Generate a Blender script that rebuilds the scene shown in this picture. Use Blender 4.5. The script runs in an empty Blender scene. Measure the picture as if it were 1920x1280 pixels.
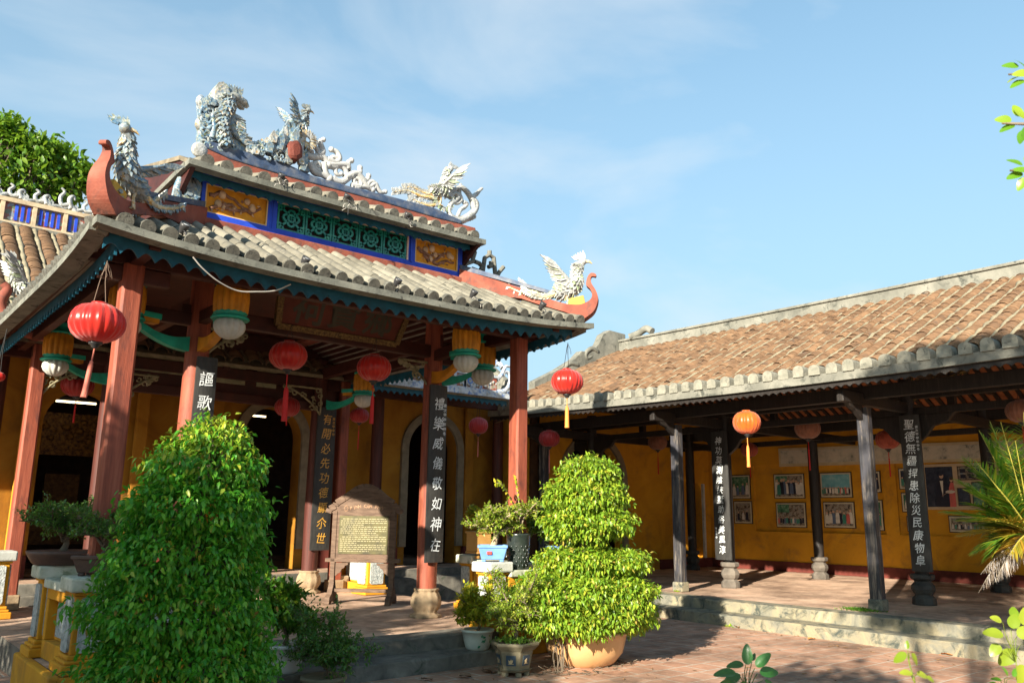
import bpy, math, random
import numpy as np
from mathutils import Vector, Matrix
random.seed(7); RNG = np.random.default_rng(11)
SC = bpy.context.scene
COL = SC.collection
R = math.radians

# ---------------------------------------------------------------- camera
FPX = 1533.77                      # focal length in pixels of the 1920 px wide photograph
_p, _r, _y = 0.20731205, 0.01138209, 0.87557249
FW = np.array([math.cos(_p)*math.cos(_y), math.cos(_p)*math.sin(_y), math.sin(_p)])
_rt = np.array([math.sin(_y), -math.cos(_y), 0.0]); _up = np.cross(_rt, FW)
RT = _rt*math.cos(_r)+_up*math.sin(_r); UP = -_rt*math.sin(_r)+_up*math.cos(_r)
EYE = np.array([0.0, 0.0, 1.65])
cam = bpy.data.cameras.new('camera'); camo = bpy.data.objects.new('camera', cam); COL.objects.link(camo)
cam.sensor_width = 36; cam.lens = FPX*36/1920; cam.clip_start = 0.05; cam.clip_end = 3000
M = Matrix.Identity(4)
for i in range(3):
    M[i][0], M[i][1], M[i][2], M[i][3] = RT[i], UP[i], -FW[i], EYE[i]
camo.matrix_world = M
cam.dof.use_dof = True; cam.dof.focus_distance = 10.5; cam.dof.aperture_fstop = 4.0
SC.camera = camo

# ---------------------------------------------------------------- sun, sky, exposure
ELEV = R(21.0); SUN_TRAVEL = Vector((0.925*math.cos(ELEV), 0.38*math.cos(ELEV), -math.sin(ELEV))).normalized()
sl = bpy.data.lights.new('sun', 'SUN'); sl.energy = 5.0; sl.angle = R(0.55); sl.color = (1.0, 0.90, 0.74)
so = bpy.data.objects.new('sun', sl); COL.objects.link(so); so.location = (-20, -8, 20)
so.rotation_euler = SUN_TRAVEL.to_track_quat('-Z', 'Y').to_euler()
W = bpy.data.worlds.new('World'); SC.world = W; W.use_nodes = True
nt = W.node_tree; nt.nodes.clear()
wo = nt.nodes.new('ShaderNodeOutputWorld'); bg = nt.nodes.new('ShaderNodeBackground')
sky = nt.nodes.new('ShaderNodeTexSky'); sky.sky_type = 'NISHITA'; sky.sun_disc = False
sky.sun_elevation = ELEV; sky.sun_rotation = math.atan2(-SUN_TRAVEL.x, -SUN_TRAVEL.y)
sky.air_density = 1.0; sky.dust_density = 1.2; sky.ozone_density = 1.3; sky.altitude = 0
bg.inputs['Strength'].default_value = 0.074
# thin high cloud streaks in the sky
tc = nt.nodes.new('ShaderNodeTexCoord'); mp = nt.nodes.new('ShaderNodeMapping')
mp.inputs['Rotation'].default_value = (0.0, 0.35, 0.5); mp.inputs['Scale'].default_value = (1.1, 1.7, 3.6)
nz = nt.nodes.new('ShaderNodeTexNoise'); nz.inputs['Scale'].default_value = 1.5; nz.inputs['Detail'].default_value = 9
nz.inputs['Roughness'].default_value = 0.52; nz.inputs['Distortion'].default_value = 0.35
cr = nt.nodes.new('ShaderNodeValToRGB'); cr.color_ramp.elements[0].position = 0.48; cr.color_ramp.elements[1].position = 0.70
cr.color_ramp.elements[0].color = (0, 0, 0, 1); cr.color_ramp.elements[1].color = (0.62, 0.62, 0.62, 1)
mx = nt.nodes.new('ShaderNodeMix'); mx.data_type = 'RGBA'; mx.inputs[7].default_value = (4.0, 4.35, 4.6, 1)
nt.links.new(tc.outputs['Generated'], mp.inputs['Vector']); nt.links.new(mp.outputs['Vector'], nz.inputs['Vector'])
nt.links.new(nz.outputs['Fac'], cr.inputs['Fac']); nt.links.new(cr.outputs['Color'], mx.inputs[0])
# pale humid haze that thickens towards the horizon
sx = nt.nodes.new('ShaderNodeSeparateXYZ'); hz_ = nt.nodes.new('ShaderNodeValToRGB'); e = hz_.color_ramp.elements; e.new(.5)
for k_, (p_, v_) in zip(e, ((0.0, 1.0), (.36, .58), (.80, .06))): k_.position = p_; k_.color = (v_, v_, v_, 1)
nt.links.new(tc.outputs['Generated'], sx.inputs[0]); nt.links.new(sx.outputs['Z'], hz_.inputs['Fac'])
hm = nt.nodes.new('ShaderNodeMix'); hm.data_type = 'RGBA'; hm.inputs[7].default_value = (2.40, 3.30, 4.05, 1)
tint = nt.nodes.new('ShaderNodeMix'); tint.data_type = 'RGBA'; tint.blend_type = 'MULTIPLY'; tint.inputs[0].default_value = 1; tint.inputs[7].default_value = (.86, 1.22, 1.20, 1)
nt.links.new(sky.outputs['Color'], tint.inputs[6]); nt.links.new(hz_.outputs['Color'], hm.inputs[0]); nt.links.new(tint.outputs[2], hm.inputs[6])
nt.links.new(hm.outputs[2], mx.inputs[6]); nt.links.new(mx.outputs[2], bg.inputs['Color'])
nt.links.new(bg.outputs['Background'], wo.inputs['Surface'])
SC.view_settings.view_transform = 'Standard'; SC.view_settings.look = 'None'
SC.view_settings.exposure = 1.55; SC.view_settings.gamma = 1.0; SC.view_settings.use_curve_mapping = False
SC.cycles.max_bounces = 6; SC.cycles.diffuse_bounces = 3; SC.cycles.glossy_bounces = 2; SC.cycles.transmission_bounces = 4
SC.cycles.use_denoising = True

# ---------------------------------------------------------------- helpers
def at(u, v, ax, val):
    d = FW+(u-960)/FPX*RT-(v-640)/FPX*UP
    i = 'XYZ'.index(ax); t = (val-EYE[i])/d[i]
    return EYE+t*d
def at_plane(u, v, p, n):
    d = FW+(u-960)/FPX*RT-(v-640)/FPX*UP; n = np.asarray(n, float)
    return EYE+d*(((np.asarray(p, float)-EYE)@n)/(d@n))

class MB:
    def __init__(s): s.v = []; s.f = []; s.m = []; s.sm = []
    def add(s, vs, fs, m=0, sm=False):
        o = len(s.v); s.v += [tuple(float(c) for c in v) for v in vs]
        for f in fs: s.f.append(tuple(i+o for i in f)); s.m.append(m); s.sm.append(sm)
        return s
    def box(s, c, d, rz=0.0, m=0, ax=None):
        x, y, z = d[0]/2, d[1]/2, d[2]/2
        vs = [Vector((a*x, b*y, e*z)) for e in (-1, 1) for b in (-1, 1) for a in (-1, 1)]
        if rz: q = Matrix.Rotation(rz, 3, 'Z'); vs = [q @ v for v in vs]
        vs = [v+Vector(c) for v in vs]
        return s.add(vs, [(0, 2, 3, 1), (4, 5, 7, 6), (0, 1, 5, 4), (2, 6, 7, 3), (0, 4, 6, 2), (1, 3, 7, 5)], m)
    def span(s, a, b, m=0):
        return s.box([(a[i]+b[i])/2 for i in range(3)], [abs(b[i]-a[i]) for i in range(3)], 0, m)
    def bar(s, a, b, w, h, m=0, up=(0, 0, 1)):
        a = Vector(a); b = Vector(b); d = (b-a).normalized(); up = Vector(up)
        sd = d.cross(up).normalized(); u = sd.cross(d)
        vs = [p+sd*(i*w/2)+u*(j*h/2) for p in (a, b) for j in (-1, 1) for i in (-1, 1)]
        return s.add(vs, [(0, 2, 3, 1), (4, 5, 7, 6), (0, 1, 5, 4), (2, 6, 7, 3), (0, 4, 6, 2), (1, 3, 7, 5)], m)
    def prism(s, poly, o, ex, ey, depth, m=0, mside=None):
        # poly in (a, b) of the plane through o with axes ex, ey; thickness depth along ex x ey, centred
        o = Vector(o); ex = Vector(ex); ey = Vector(ey); n = ex.cross(ey).normalized()
        k = len(poly); P = [o+ex*a+ey*b for a, b in poly]
        vs = [p+n*(depth/2) for p in P]+[p-n*(depth/2) for p in P]
        s.add(vs, [tuple(range(k)), tuple(range(2*k-1, k-1, -1))], m)
        return s.add(vs, [(i, i+k, (i+1) % k+k, (i+1) % k) for i in range(k)], m if mside is None else mside)
    def poly3(s, pts, n, depth, m=0):
        n = Vector(n).normalized(); k = len(pts); P = [Vector(p) for p in pts]
        vs = P+[p+n*depth for p in P]
        return s.add(vs, [tuple(range(k)), tuple(range(2*k-1, k-1, -1))]+[(i, i+k, (i+1) % k+k, (i+1) % k) for i in range(k)], m)
    def tube(s, path, rad, n=8, m=0, cap=True, sm=True, flat=1.0, nref=None):
        P = [Vector(p) for p in path]; k = len(P)
        if not hasattr(rad, '__len__'): rad = [rad]*k
        vs = []; prev = None
        for i in range(k):
            d = (P[min(i+1, k-1)]-P[max(i-1, 0)]); d = d.normalized() if d.length > 1e-9 else Vector((0, 0, 1))
            if nref is not None: a = Vector(nref)
            elif prev is None: a = Vector((0, 0, 1)) if abs(d.z) < .9 else Vector((1, 0, 0))
            else: a = prev
            a = (a-d*a.dot(d)); a = a.normalized() if a.length > 1e-6 else d.orthogonal().normalized()
            prev = a; b = d.cross(a)
            for j in range(n):
                t = 2*math.pi*j/n
                vs.append(P[i]+(a*math.cos(t)*flat+b*math.sin(t))*rad[i])
        fs = [(i*n+j, i*n+(j+1) % n, (i+1)*n+(j+1) % n, (i+1)*n+j) for i in range(k-1) for j in range(n)]
        s.add(vs, fs, m, sm)
        if cap: s.add([vs[j] for j in range(n)], [tuple(range(n-1, -1, -1))], m); s.add([vs[(k-1)*n+j] for j in range(n)], [tuple(range(n))], m)
        return s
    def lathe(s, prof, c, n=20, m=0, lob=0, amp=0.0, sm=True, sq=0.0, ph=0.0):
        vs = []; c = Vector(c); k = len(prof)
        for r, z in prof:
            for j in range(n):
                t = 2*math.pi*j/n+ph; rr = r*(1+amp*(abs(math.sin(lob*t/2))-.5)) if lob else r
                vs.append(c+Vector((rr*math.cos(t), rr*math.sin(t), z)))
        fs = [(i*n+j, i*n+(j+1) % n, (i+1)*n+(j+1) % n, (i+1)*n+j) for i in range(k-1) for j in range(n)]
        s.add(vs, fs, m, sm)
        s.add(vs[:n], [tuple(range(n-1, -1, -1))], m); s.add(vs[-n:], [tuple(range(n))], m)
        return s
    def ball(s, c, r, n=10, k=6, m=0, sc=(1, 1, 1)):
        vs = [Vector((c[0], c[1], c[2]-r*sc[2]))]
        for i in range(1, k):
            a = -math.pi/2+math.pi*i/k
            for j in range(n):
                t = 2*math.pi*j/n; vs.append(Vector((c[0]+r*sc[0]*math.cos(a)*math.cos(t), c[1]+r*sc[1]*math.cos(a)*math.sin(t), c[2]+r*sc[2]*math.sin(a))))
        vs.append(Vector((c[0], c[1], c[2]+r*sc[2]))); e = len(vs)-1
        fs = [(0, 1+(j+1) % n, 1+j) for j in range(n)]
        for i in range(k-2): fs += [(1+i*n+j, 1+i*n+(j+1) % n, 1+(i+1)*n+(j+1) % n, 1+(i+1)*n+j) for j in range(n)]
        fs += [(e, 1+(k-2)*n+j, 1+(k-2)*n+(j+1) % n) for j in range(n)]
        return s.add(vs, fs, m, True)
    def xf(s, mat, start=0):
        for i in range(start, len(s.v)): s.v[i] = tuple(mat @ Vector(s.v[i]))
        return s
    def build(s, name, mats, parent=None, bev=0.0):
        me = bpy.data.meshes.new(name); me.from_pydata(s.v, [], s.f)
        if not isinstance(mats, (list, tuple)): mats = [mats]
        for x in mats: me.materials.append(x)
        me.polygons.foreach_set('material_index', s.m); me.polygons.foreach_set('use_smooth', s.sm); me.update()
        o = bpy.data.objects.new(name, me); COL.objects.link(o)
        if parent is not None:
            o.parent = parent; o.location = -parent.location if parent.type == 'EMPTY' else (0, 0, 0)
        if bev:
            b = o.modifiers.new('bevel', 'BEVEL'); b.width = bev; b.segments = 2; b.limit_method = 'ANGLE'; b.angle_limit = R(50)
        return o
def thing(name, label, cat, loc=(0, 0, 0), group=None):
    o = bpy.data.objects.new(name, None); COL.objects.link(o); o.empty_display_size = .1
    o.location = loc; tag(o, label, cat, group); return o
def tag(o, label, cat, group=None):
    o['label'] = label; o['category'] = cat
    if group: o['group'] = group
    return o
def structure(o): o['kind'] = 'structure'; return o

def np_mesh(name, V, F, mats, parent=None, sm=False, mi=None):
    me = bpy.data.meshes.new(name); n = len(F); k = F.shape[1]
    me.vertices.add(len(V)); me.vertices.foreach_set('co', np.ascontiguousarray(V, np.float32).ravel())
    me.loops.add(n*k); me.loops.foreach_set('vertex_index', np.ascontiguousarray(F, np.int32).ravel())
    me.polygons.add(n); me.polygons.foreach_set('loop_start', np.arange(n, dtype=np.int32)*k)
    me.polygons.foreach_set('loop_total', np.full(n, k, np.int32))
    if not isinstance(mats, (list, tuple)): mats = [mats]
    for x in mats: me.materials.append(x)
    if mi is not None: me.polygons.foreach_set('material_index', np.ascontiguousarray(mi, np.int32))
    if sm: me.polygons.foreach_set('use_smooth', np.ones(n, bool))
    me.update(calc_edges=True); me.validate()
    o = bpy.data.objects.new(name, me); COL.objects.link(o)
    if parent is not None:
        o.parent = parent
        if parent.type == 'EMPTY': o.location = -parent.location
    return o

# ---------------------------------------------------------------- materials
def nodes(name):
    m = bpy.data.materials.new(name); m.use_nodes = True; t = m.node_tree
    return m, t, t.nodes['Principled BSDF']
def ramp(t, fac, stops):
    r = t.nodes.new('ShaderNodeValToRGB'); e = r.color_ramp.elements
    while len(e) < len(stops): e.new(0.5)
    for k, (p, c) in zip(e, stops): k.position = p; k.color = (*c, 1) if len(c) == 3 else c
    t.links.new(fac, r.inputs['Fac']); return r.outputs['Color']
def noise(t, scale, detail=6, rough=.6, stretch=(1, 1, 1), dist=0.0, co='Object'):
    c = t.nodes.new('ShaderNodeTexCoord'); mpn = t.nodes.new('ShaderNodeMapping'); mpn.inputs['Scale'].default_value = stretch
    n = t.nodes.new('ShaderNodeTexNoise'); n.inputs['Scale'].default_value = scale; n.inputs['Detail'].default_value = detail
    n.inputs['Roughness'].default_value = rough; n.inputs['Distortion'].default_value = dist
    t.links.new(c.outputs[co], mpn.inputs[0]); t.links.new(mpn.outputs[0], n.inputs['Vector']); return n.outputs['Fac']
def mixc(t, fac, a, b, mode='MIX'):
    x = t.nodes.new('ShaderNodeMix'); x.data_type = 'RGBA'; x.blend_type = mode
    for sock, v in ((x.inputs[0], fac), (x.inputs[6], a), (x.inputs[7], b)):
        if isinstance(v, (int, float)): sock.default_value = v
        elif isinstance(v, tuple): sock.default_value = (*v, 1)
        else: t.links.new(v, sock)
    return x.outputs[2]
def bump(t, b, h, strength=.3, dist=.02):
    n = t.nodes.new('ShaderNodeBump'); n.inputs['Strength'].default_value = strength; n.inputs['Distance'].default_value = dist
    t.links.new(h, n.inputs['Height']); t.links.new(n.outputs[0], b.inputs['Normal'])
def surf(name, stops, scale=4, stretch=(1, 1, 1), rough=.7, spots=None, spot_scale=9, spot_lo=.58, spot_hi=.68, bmp=.25, bscale=40, detail=7, dist=.3, spec=.35, isl=0.0, bdist=.01):
    m, t, b = nodes(name)
    f = noise(t, scale, detail, .6, stretch, dist); c = ramp(t, f, stops)
    if isl:
        g = t.nodes.new('ShaderNodeNewGeometry'); v = ramp(t, g.outputs['Random Per Island'], [(0, (1-isl,)*3), (1, (1+isl*.6,)*3)])
        c = mixc(t, 1.0, c, v, 'MULTIPLY')
    if spots:
        s2 = noise(t, spot_scale, 8, .7, stretch if max(stretch) < 3 else (1, 1, .4), .6); k = ramp(t, s2, [(spot_lo, (0, 0, 0)), (spot_hi, (1, 1, 1))]); c = mixc(t, k, c, spots)
    t.links.new(c, b.inputs['Base Color']); b.inputs['Roughness'].default_value = rough; b.inputs['Specular IOR Level'].default_value = spec
    if bmp: bump(t, b, noise(t, bscale, 5, .65, stretch), bmp, bdist)
    return m
def flat(name, c, rough=.6, var=.12, spec=.35, scale=6):
    lo = tuple(x*(1-var) for x in c); hi = tuple(min(1, x*(1+var)) for x in c)
    return surf(name, [(.3, lo), (.7, hi)], scale, rough=rough, bmp=.08, spec=spec)

red_wood = surf('red_wood', [(.25, (.12, .028, .018)), (.5, (.25, .062, .034)), (.8, (.34, .105, .058))], 4, (6, 6, .4), .6, spots=(.09, .032, .026), spot_scale=5, spot_lo=.55, spot_hi=.72, bscale=22, bmp=.35)
red_dark = surf('red_lacquer_beam', [(.3, (.028, .008, .006)), (.7, (.065, .016, .011))], 5, (1, 1, 1), .55)  # beam red deepened, the shade under the roofs put into the colour
black_wood = surf('blackened_wood', [(.3, (.009, .008, .008)), (.6, (.021, .017, .015)), (.85, (.06, .047, .036))], 5, (6, 6, .6), .55, bscale=20, bmp=.4)
worn_black = surf('worn_black_paint', [(.30, (.013, .014, .018)), (.50, (.03, .03, .034)), (.60, (.13, .112, .095)), (.76, (.22, .18, .145))], 3.4, (5, 5, .42), .65, spots=(.045, .045, .055), spot_scale=3.2, spot_lo=.50, spot_hi=.60, bscale=18, bmp=.5, dist=1.0)
concrete = surf('weathered_concrete', [(.25, (.07, .074, .064)), (.5, (.145, .15, .128)), (.8, (.24, .242, .205))], 3.5, rough=.9, spots=(.035, .036, .032), spot_scale=9, spot_lo=.55, spot_hi=.66, bscale=45, bmp=.5)
lichen_cap = surf('lichen_tile_end', [(.3, (.07, .07, .06)), (.6, (.13, .128, .108)), (.85, (.20, .195, .16))], 14, rough=.95, spots=(.05, .05, .045), spot_scale=26, spot_lo=.52, spot_hi=.62, bscale=70, bmp=.5)
roll_tile = surf('lime_washed_roof_roll', [(.25, (.11, .104, .082)), (.5, (.18, .168, .132)), (.8, (.25, .235, .19))], 5, rough=.92, spots=(.05, .05, .045), spot_scale=7, spot_lo=.55, spot_hi=.70, bscale=50, bmp=.5, isl=.30)
grey_ridge = surf('lichen_lime_plaster', [(.25, (.085, .087, .075)), (.5, (.17, .168, .142)), (.8, (.28, .272, .232))], 2.5, rough=.95, spots=(.06, .064, .055), spot_scale=5, spot_lo=.53, spot_hi=.66, bscale=30, bmp=.5)
pan_dark = surf('mossy_pan_tile', [(.3, (.10, .085, .06)), (.7, (.24, .20, .14))], 7, rough=.95, bmp=.4)
mortar = surf('pale_roof_mortar', [(.3, (.15, .13, .085)), (.7, (.28, .25, .17))], 8, rough=.95, spots=(.12, .11, .08), bmp=.5)
terra = surf('terracotta_tile', [(.2, (.065, .042, .026)), (.42, (.12, .069, .038)), (.62, (.168, .098, .053)), (.85, (.20, .145, .092))], 3.0, rough=.9, spots=(.075, .055, .042), spot_scale=5, spot_lo=.55, spot_hi=.70, bscale=50, bmp=.3, isl=.26)
terra_under = surf('terracotta_underside', [(.3, (.26, .085, .035)), (.7, (.44, .17, .075))], 6, rough=.9)
yellow_wall = surf('ochre_limewash', [(.22, (.32, .135, .010)), (.42, (.52, .235, .012)), (.6, (.60, .285, .014)), (.82, (.66, .345, .038))], 1.1, rough=.9, spots=(.21, .105, .03), spot_scale=1.6, spot_lo=.53, spot_hi=.78, bscale=14, bmp=.35, dist=1.4)
white_plaster = surf('white_plaster', [(.3, (.36, .37, .34)), (.7, (.52, .52, .48))], 5, rough=.9, spots=(.33, .36, .30), spot_scale=7, spot_lo=.58, spot_hi=.7, bscale=40, bmp=.5)
white_panel = surf('rough_white_relief', [(.35, (.25, .29, .285)), (.55, (.47, .50, .48))], 26, rough=.95, bscale=38, bmp=1.0, bdist=.03)
maroon = flat('maroon_skirting', (.11, .022, .015), .8, .3)
blue_paint = surf('ultramarine_paint', [(.3, (.012, .045, .42)), (.6, (.02, .075, .56)), (.85, (.09, .17, .66))], 4, rough=.6, spots=(.02, .05, .25), spot_lo=.63, spot_hi=.75)
blue_worn = surf('worn_blue_glaze', [(.25, (.03, .04, .06)), (.42, (.035, .062, .125)), (.55, (.075, .095, .14)), (.75, (.17, .175, .19))], 8, rough=.6, bmp=.4)
brick_red = surf('faded_red_stucco', [(.25, (.12, .032, .024)), (.5, (.235, .066, .042)), (.8, (.31, .125, .088))], 3, rough=.85, spots=(.085, .05, .045), spot_scale=5, spot_lo=.53, spot_hi=.70, bmp=.4)
teal = flat('teal_valance_paint', (.005, .075, .125), .6, .4)
teal_green = flat('turquoise_green_paint', (.012, .30, .215), .5, .3)
gold_paint = flat('ochre_gold_paint', (.48, .205, .012), .55, .3)
green_glaze = surf('green_glazed_ceramic', [(.3, (.006, .10, .085)), (.6, (.012, .20, .15)), (.85, (.10, .36, .24))], 12, rough=.25, spec=.6)
orange_panel = surf('ochre_orange_panel', [(.25, (.42, .15, .008)), (.6, (.62, .27, .014)), (.85, (.66, .34, .04))], 7, rough=.7, bmp=.5, bscale=20)
relief_brown = surf('relief_brown', [(.3, (.10, .045, .03)), (.6, (.27, .14, .09)), (.85, (.5, .36, .24))], 18, rough=.8)
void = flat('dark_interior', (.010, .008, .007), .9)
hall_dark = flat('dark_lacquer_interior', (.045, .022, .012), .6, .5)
def mosaic(name, stops, scale=38):
    m, t, b = nodes(name); c = t.nodes.new('ShaderNodeTexCoord'); v = t.nodes.new('ShaderNodeTexVoronoi'); v.inputs['Scale'].default_value = scale
    t.links.new(c.outputs['Object'], v.inputs['Vector']); s = t.nodes.new('ShaderNodeSeparateColor'); t.links.new(v.outputs['Color'], s.inputs[0])
    col = ramp(t, s.outputs[0], stops); col = mixc(t, ramp(t, noise(t, 6, 6), [(.48, (0, 0, 0)), (.7, (1, 1, 1))]), col, (.17, .17, .15))
    t.links.new(col, b.inputs['Base Color']); b.inputs['Roughness'].default_value = .4; bump(t, b, v.outputs['Distance'], .35, .008); return m
porcelain = mosaic('porcelain_shard_mosaic', [(.0, (.38, .38, .35)), (.30, (.45, .45, .42)), (.55, (.25, .28, .30)), (.66, (.11, .17, .24)), (.74, (.17, .22, .15)), (.86, (.42, .42, .38)), (.94, (.40, .24, .06)), (1, (.36, .36, .34))])
porcelain_blue = mosaic('blue_grey_shard_mosaic', [(.0, (.13, .21, .28)), (.25, (.055, .13, .22)), (.45, (.28, .33, .34)), (.65, (.08, .17, .26)), (.8, (.36, .37, .32)), (.92, (.11, .14, .08)), (1, (.22, .26, .27))], 44)
porcelain_white = mosaic('white_shard_mosaic', [(.0, (.34, .35, .345)), (.5, (.43, .44, .435)), (.72, (.24, .27, .29)), (.85, (.30, .32, .32)), (1, (.38, .37, .33))], 50)
frieze_mix = mosaic('painted_shard_frieze', [(.0, (.24, .05, .03)), (.55, (.28, .075, .04)), (.66, (.42, .42, .39)), (.75, (.07, .13, .30)), (.84, (.42, .39, .3)), (.92, (.08, .13, .07)), (1, (.36, .2, .05))], 16)
blue_white = mosaic('blue_white_tile_band', [(.0, (.40, .44, .48)), (.62, (.44, .47, .50)), (.72, (.08, .16, .38)), (.86, (.22, .31, .44)), (1, (.42, .44, .46))], 22)
def brickmat(name, c1, c2, mort, w, h, bias=0.0, dirt=(.12, .075, .05), msz=.006, off=.5):
    m, t, b = nodes(name); c = t.nodes.new('ShaderNodeTexCoord'); k = t.nodes.new('ShaderNodeTexBrick')
    k.inputs['Scale'].default_value = 1; k.inputs['Brick Width'].default_value = w; k.inputs['Row Height'].default_value = h
    k.inputs['Mortar Size'].default_value = msz; k.inputs['Color1'].default_value = (*c1, 1); k.inputs['Color2'].default_value = (*c2, 1); k.inputs['Mortar'].default_value = (*mort, 1)
    k.offset = off; k.inputs['Mortar Smooth'].default_value = .3
    t.links.new(c.outputs['Object'], k.inputs['Vector'])
    col = mixc(t, ramp(t, noise(t, 1.1, 8, .65), [(.38, (0, 0, 0)), (.66, (.85, .85, .85))]), k.outputs['Color'], dirt)
    col = mixc(t, ramp(t, noise(t, 5.5, 7, .7), [(.5, (0, 0, 0)), (.8, (.5, .5, .5))]), col, tuple(min(1, x*1.5) for x in c2))
    t.links.new(col, b.inputs['Base Color']); b.inputs['Roughness'].default_value = .78; b.inputs['Specular IOR Level'].default_value = .3
    h2 = t.nodes.new('ShaderNodeMath'); h2.operation = 'MULTIPLY_ADD'; h2.inputs[1].default_value = -1.0
    t.links.new(k.outputs['Fac'], h2.inputs[0]); t.links.new(noise(t, 18, 5), h2.inputs[2]); bump(t, b, h2.outputs[0], .4, .01); return m
court_tile = brickmat('terracotta_paving', (.42, .225, .145), (.53, .315, .215), (.50, .45, .37), .31, .31, msz=.011)
porch_tile = brickmat('worn_clay_porch_tile', (.56, .37, .26), (.66, .46, .335), (.46, .35, .25), .30, .30, msz=.006)
step_stone = surf('mossy_step_concrete', [(.22, (.06, .06, .05)), (.42, (.17, .165, .13)), (.6, (.26, .225, .145)), (.8, (.33, .31, .25))], 2.6, rough=.92, spots=(.05, .06, .052), spot_scale=4.5, spot_lo=.50, spot_hi=.64, bscale=30, bmp=.6, dist=1.2)
dark_step = surf('damp_dark_step', [(.25, (.05, .048, .042)), (.5, (.12, .113, .095)), (.8, (.25, .23, .19))], 3.2, rough=.88, spots=(.05, .062, .042), spot_scale=6, bscale=30, bmp=.5, dist=1.0)
stone_base = surf('carved_sandstone', [(.25, (.18, .125, .075)), (.55, (.32, .235, .145)), (.85, (.42, .335, .225))], 5, rough=.9, spots=(.18, .15, .11), bscale=40, bmp=.45)
grey_base = surf('grey_carved_stone', [(.25, (.06, .052, .043)), (.55, (.13, .112, .093)), (.85, (.21, .18, .145))], 4, rough=.9, spots=(.07, .065, .06), bscale=40, bmp=.45)
black_base = surf('black_carved_stone', [(.3, (.02, .02, .02)), (.7, (.06, .056, .05))], 5, rough=.7, bscale=30, bmp=.4)
board_black = surf('black_lacquer_board', [(.3, (.020, .020, .020)), (.7, (.040, .039, .036))], 6, (4, 4, .8), .5, bmp=.15)
silver_ink = flat('pearl_inlay', (.62, .66, .68), .35, .15)
gold_ink = flat('gold_leaf_lettering', (.55, .30, .05), .4, .25)
dark_ink = flat('dark_bronze_lettering', (.035, .03, .022), .45)
wire = flat('black_cable', (.012, .012, .012), .5)
pale_wire = flat('pale_cable', (.42, .40, .36), .6)
metal = flat('dark_lamp_metal', (.035, .035, .037), .4)

scroll_white = surf('whitewashed_scroll', [(.3, (.32, .33, .325)), (.7, (.46, .465, .455))], 9, rough=.8, spots=(.24, .235, .21), spot_scale=12, spot_lo=.6, spot_hi=.74, bmp=.2)

hall_wall = surf('shaded_ochre_limewash', [(.22, (.15, .06, .006)), (.5, (.30, .13, .009)), (.8, (.37, .18, .02))], 1.1, rough=.9, spots=(.14, .07, .018), spot_scale=1.7, spot_lo=.58, spot_hi=.8, bscale=14, bmp=.35, dist=1.4)  # darker copy of the wall ochre, the hall's shade put into the colour
hall_red = surf('shaded_red_column', [(.25, (.035, .010, .008)), (.6, (.085, .022, .015)), (.85, (.14, .045, .03))], 4, (6, 6, .4), .6, bscale=22, bmp=.3)  # darker copy of the column red, shade put into the colour
dull_trim = flat('dull_lime_trim', (.20, .165, .11), .9, .25)
# ================================================================ the setting: ground, platforms, steps
g = MB(); g.add([(-150, -150, 0), (300, -150, 0), (300, 300, 0), (-150, 300, 0)], [(0, 1, 2, 3)])
ground = structure(g.build('courtyard_ground', court_tile))
def rough_slab(name, x0, x1, y0, y1, z0, z1, mats, top=1, step=.25, wob=.012, axis=1, seed=1):
    """slab with a slightly chipped, wavy front top edge along one axis"""
    rg = random.Random(seed); m = MB(); L = (y1-y0) if axis else (x1-x0); n = max(2, int(L/step)); rows = []
    for i in range(n+1):
        t = i/n; w = rg.uniform(-wob, wob); c = rg.uniform(.004, .02)
        if axis: y = y0+L*t; rows.append([(x0+w, y, z0), (x0+w, y, z1-c), (x0+w+c, y, z1), (x1, y, z1), (x1, y, z0)])
        else: x = x0+L*t; rows.append([(x, y0+w, z0), (x, y0+w, z1-c), (x, y0+w+c, z1), (x, y1, z1), (x, y1, z0)])
    vs = [p for r in rows for p in r]; k = 5
    for j, mi in ((0, 0), (1, 0), (2, top), (3, 0)):
        fs = [(i*k+j, (i+1)*k+j, (i+1)*k+j+1, i*k+j+1) if axis == 0 else (i*k+j+1, (i+1)*k+j+1, (i+1)*k+j, i*k+j) for i in range(n)]
        m.add(vs, fs, mi)
    m.add(rows[0], [(0, 1, 2, 3, 4)], 0); m.add(rows[-1], [(4, 3, 2, 1, 0)], 0)
    return structure(m.build(name, mats))
# pavilion platform, its front edge band and its lower step
rough_slab('pavilion_platform', 1.75, 7.75, 8.30, 24.0, 0, .300, [dark_step, porch_tile], axis=0, seed=2)
rough_slab('pavilion_platform_edge', 1.75, 7.75, 7.95, 8.295, 0, .304, [dark_step, dark_step], axis=0, seed=3)
rough_slab('pavilion_step', 3.3, 6.45, 7.55, 7.945, 0, .152, [dark_step, dark_step], axis=0, seed=4)
rough_slab('hall_step', 1.0, 11.4, 13.55, 13.90, 0, .44, [dark_step, dark_step], axis=0, seed=6)
rough_slab('hall_threshold_floor', -3.0, 12.3, 13.905, 22.0, 0, .58, [dark_step, porch_tile], axis=0, seed=7)
rough_slab('gallery_lower_step', 10.98, 11.42, -4, 13.3, 0, .165, [step_stone, step_stone], axis=1, seed=8, wob=.02)
rough_slab('gallery_step_edge', 11.42, 11.80, -4, 13.3, 0, .322, [step_stone, step_stone], axis=1, seed=9, wob=.02)
rough_slab('gallery_floor', 11.805, 19.4, -4, 14.2, 0, .320, [step_stone, porch_tile], axis=1, seed=10)

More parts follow.
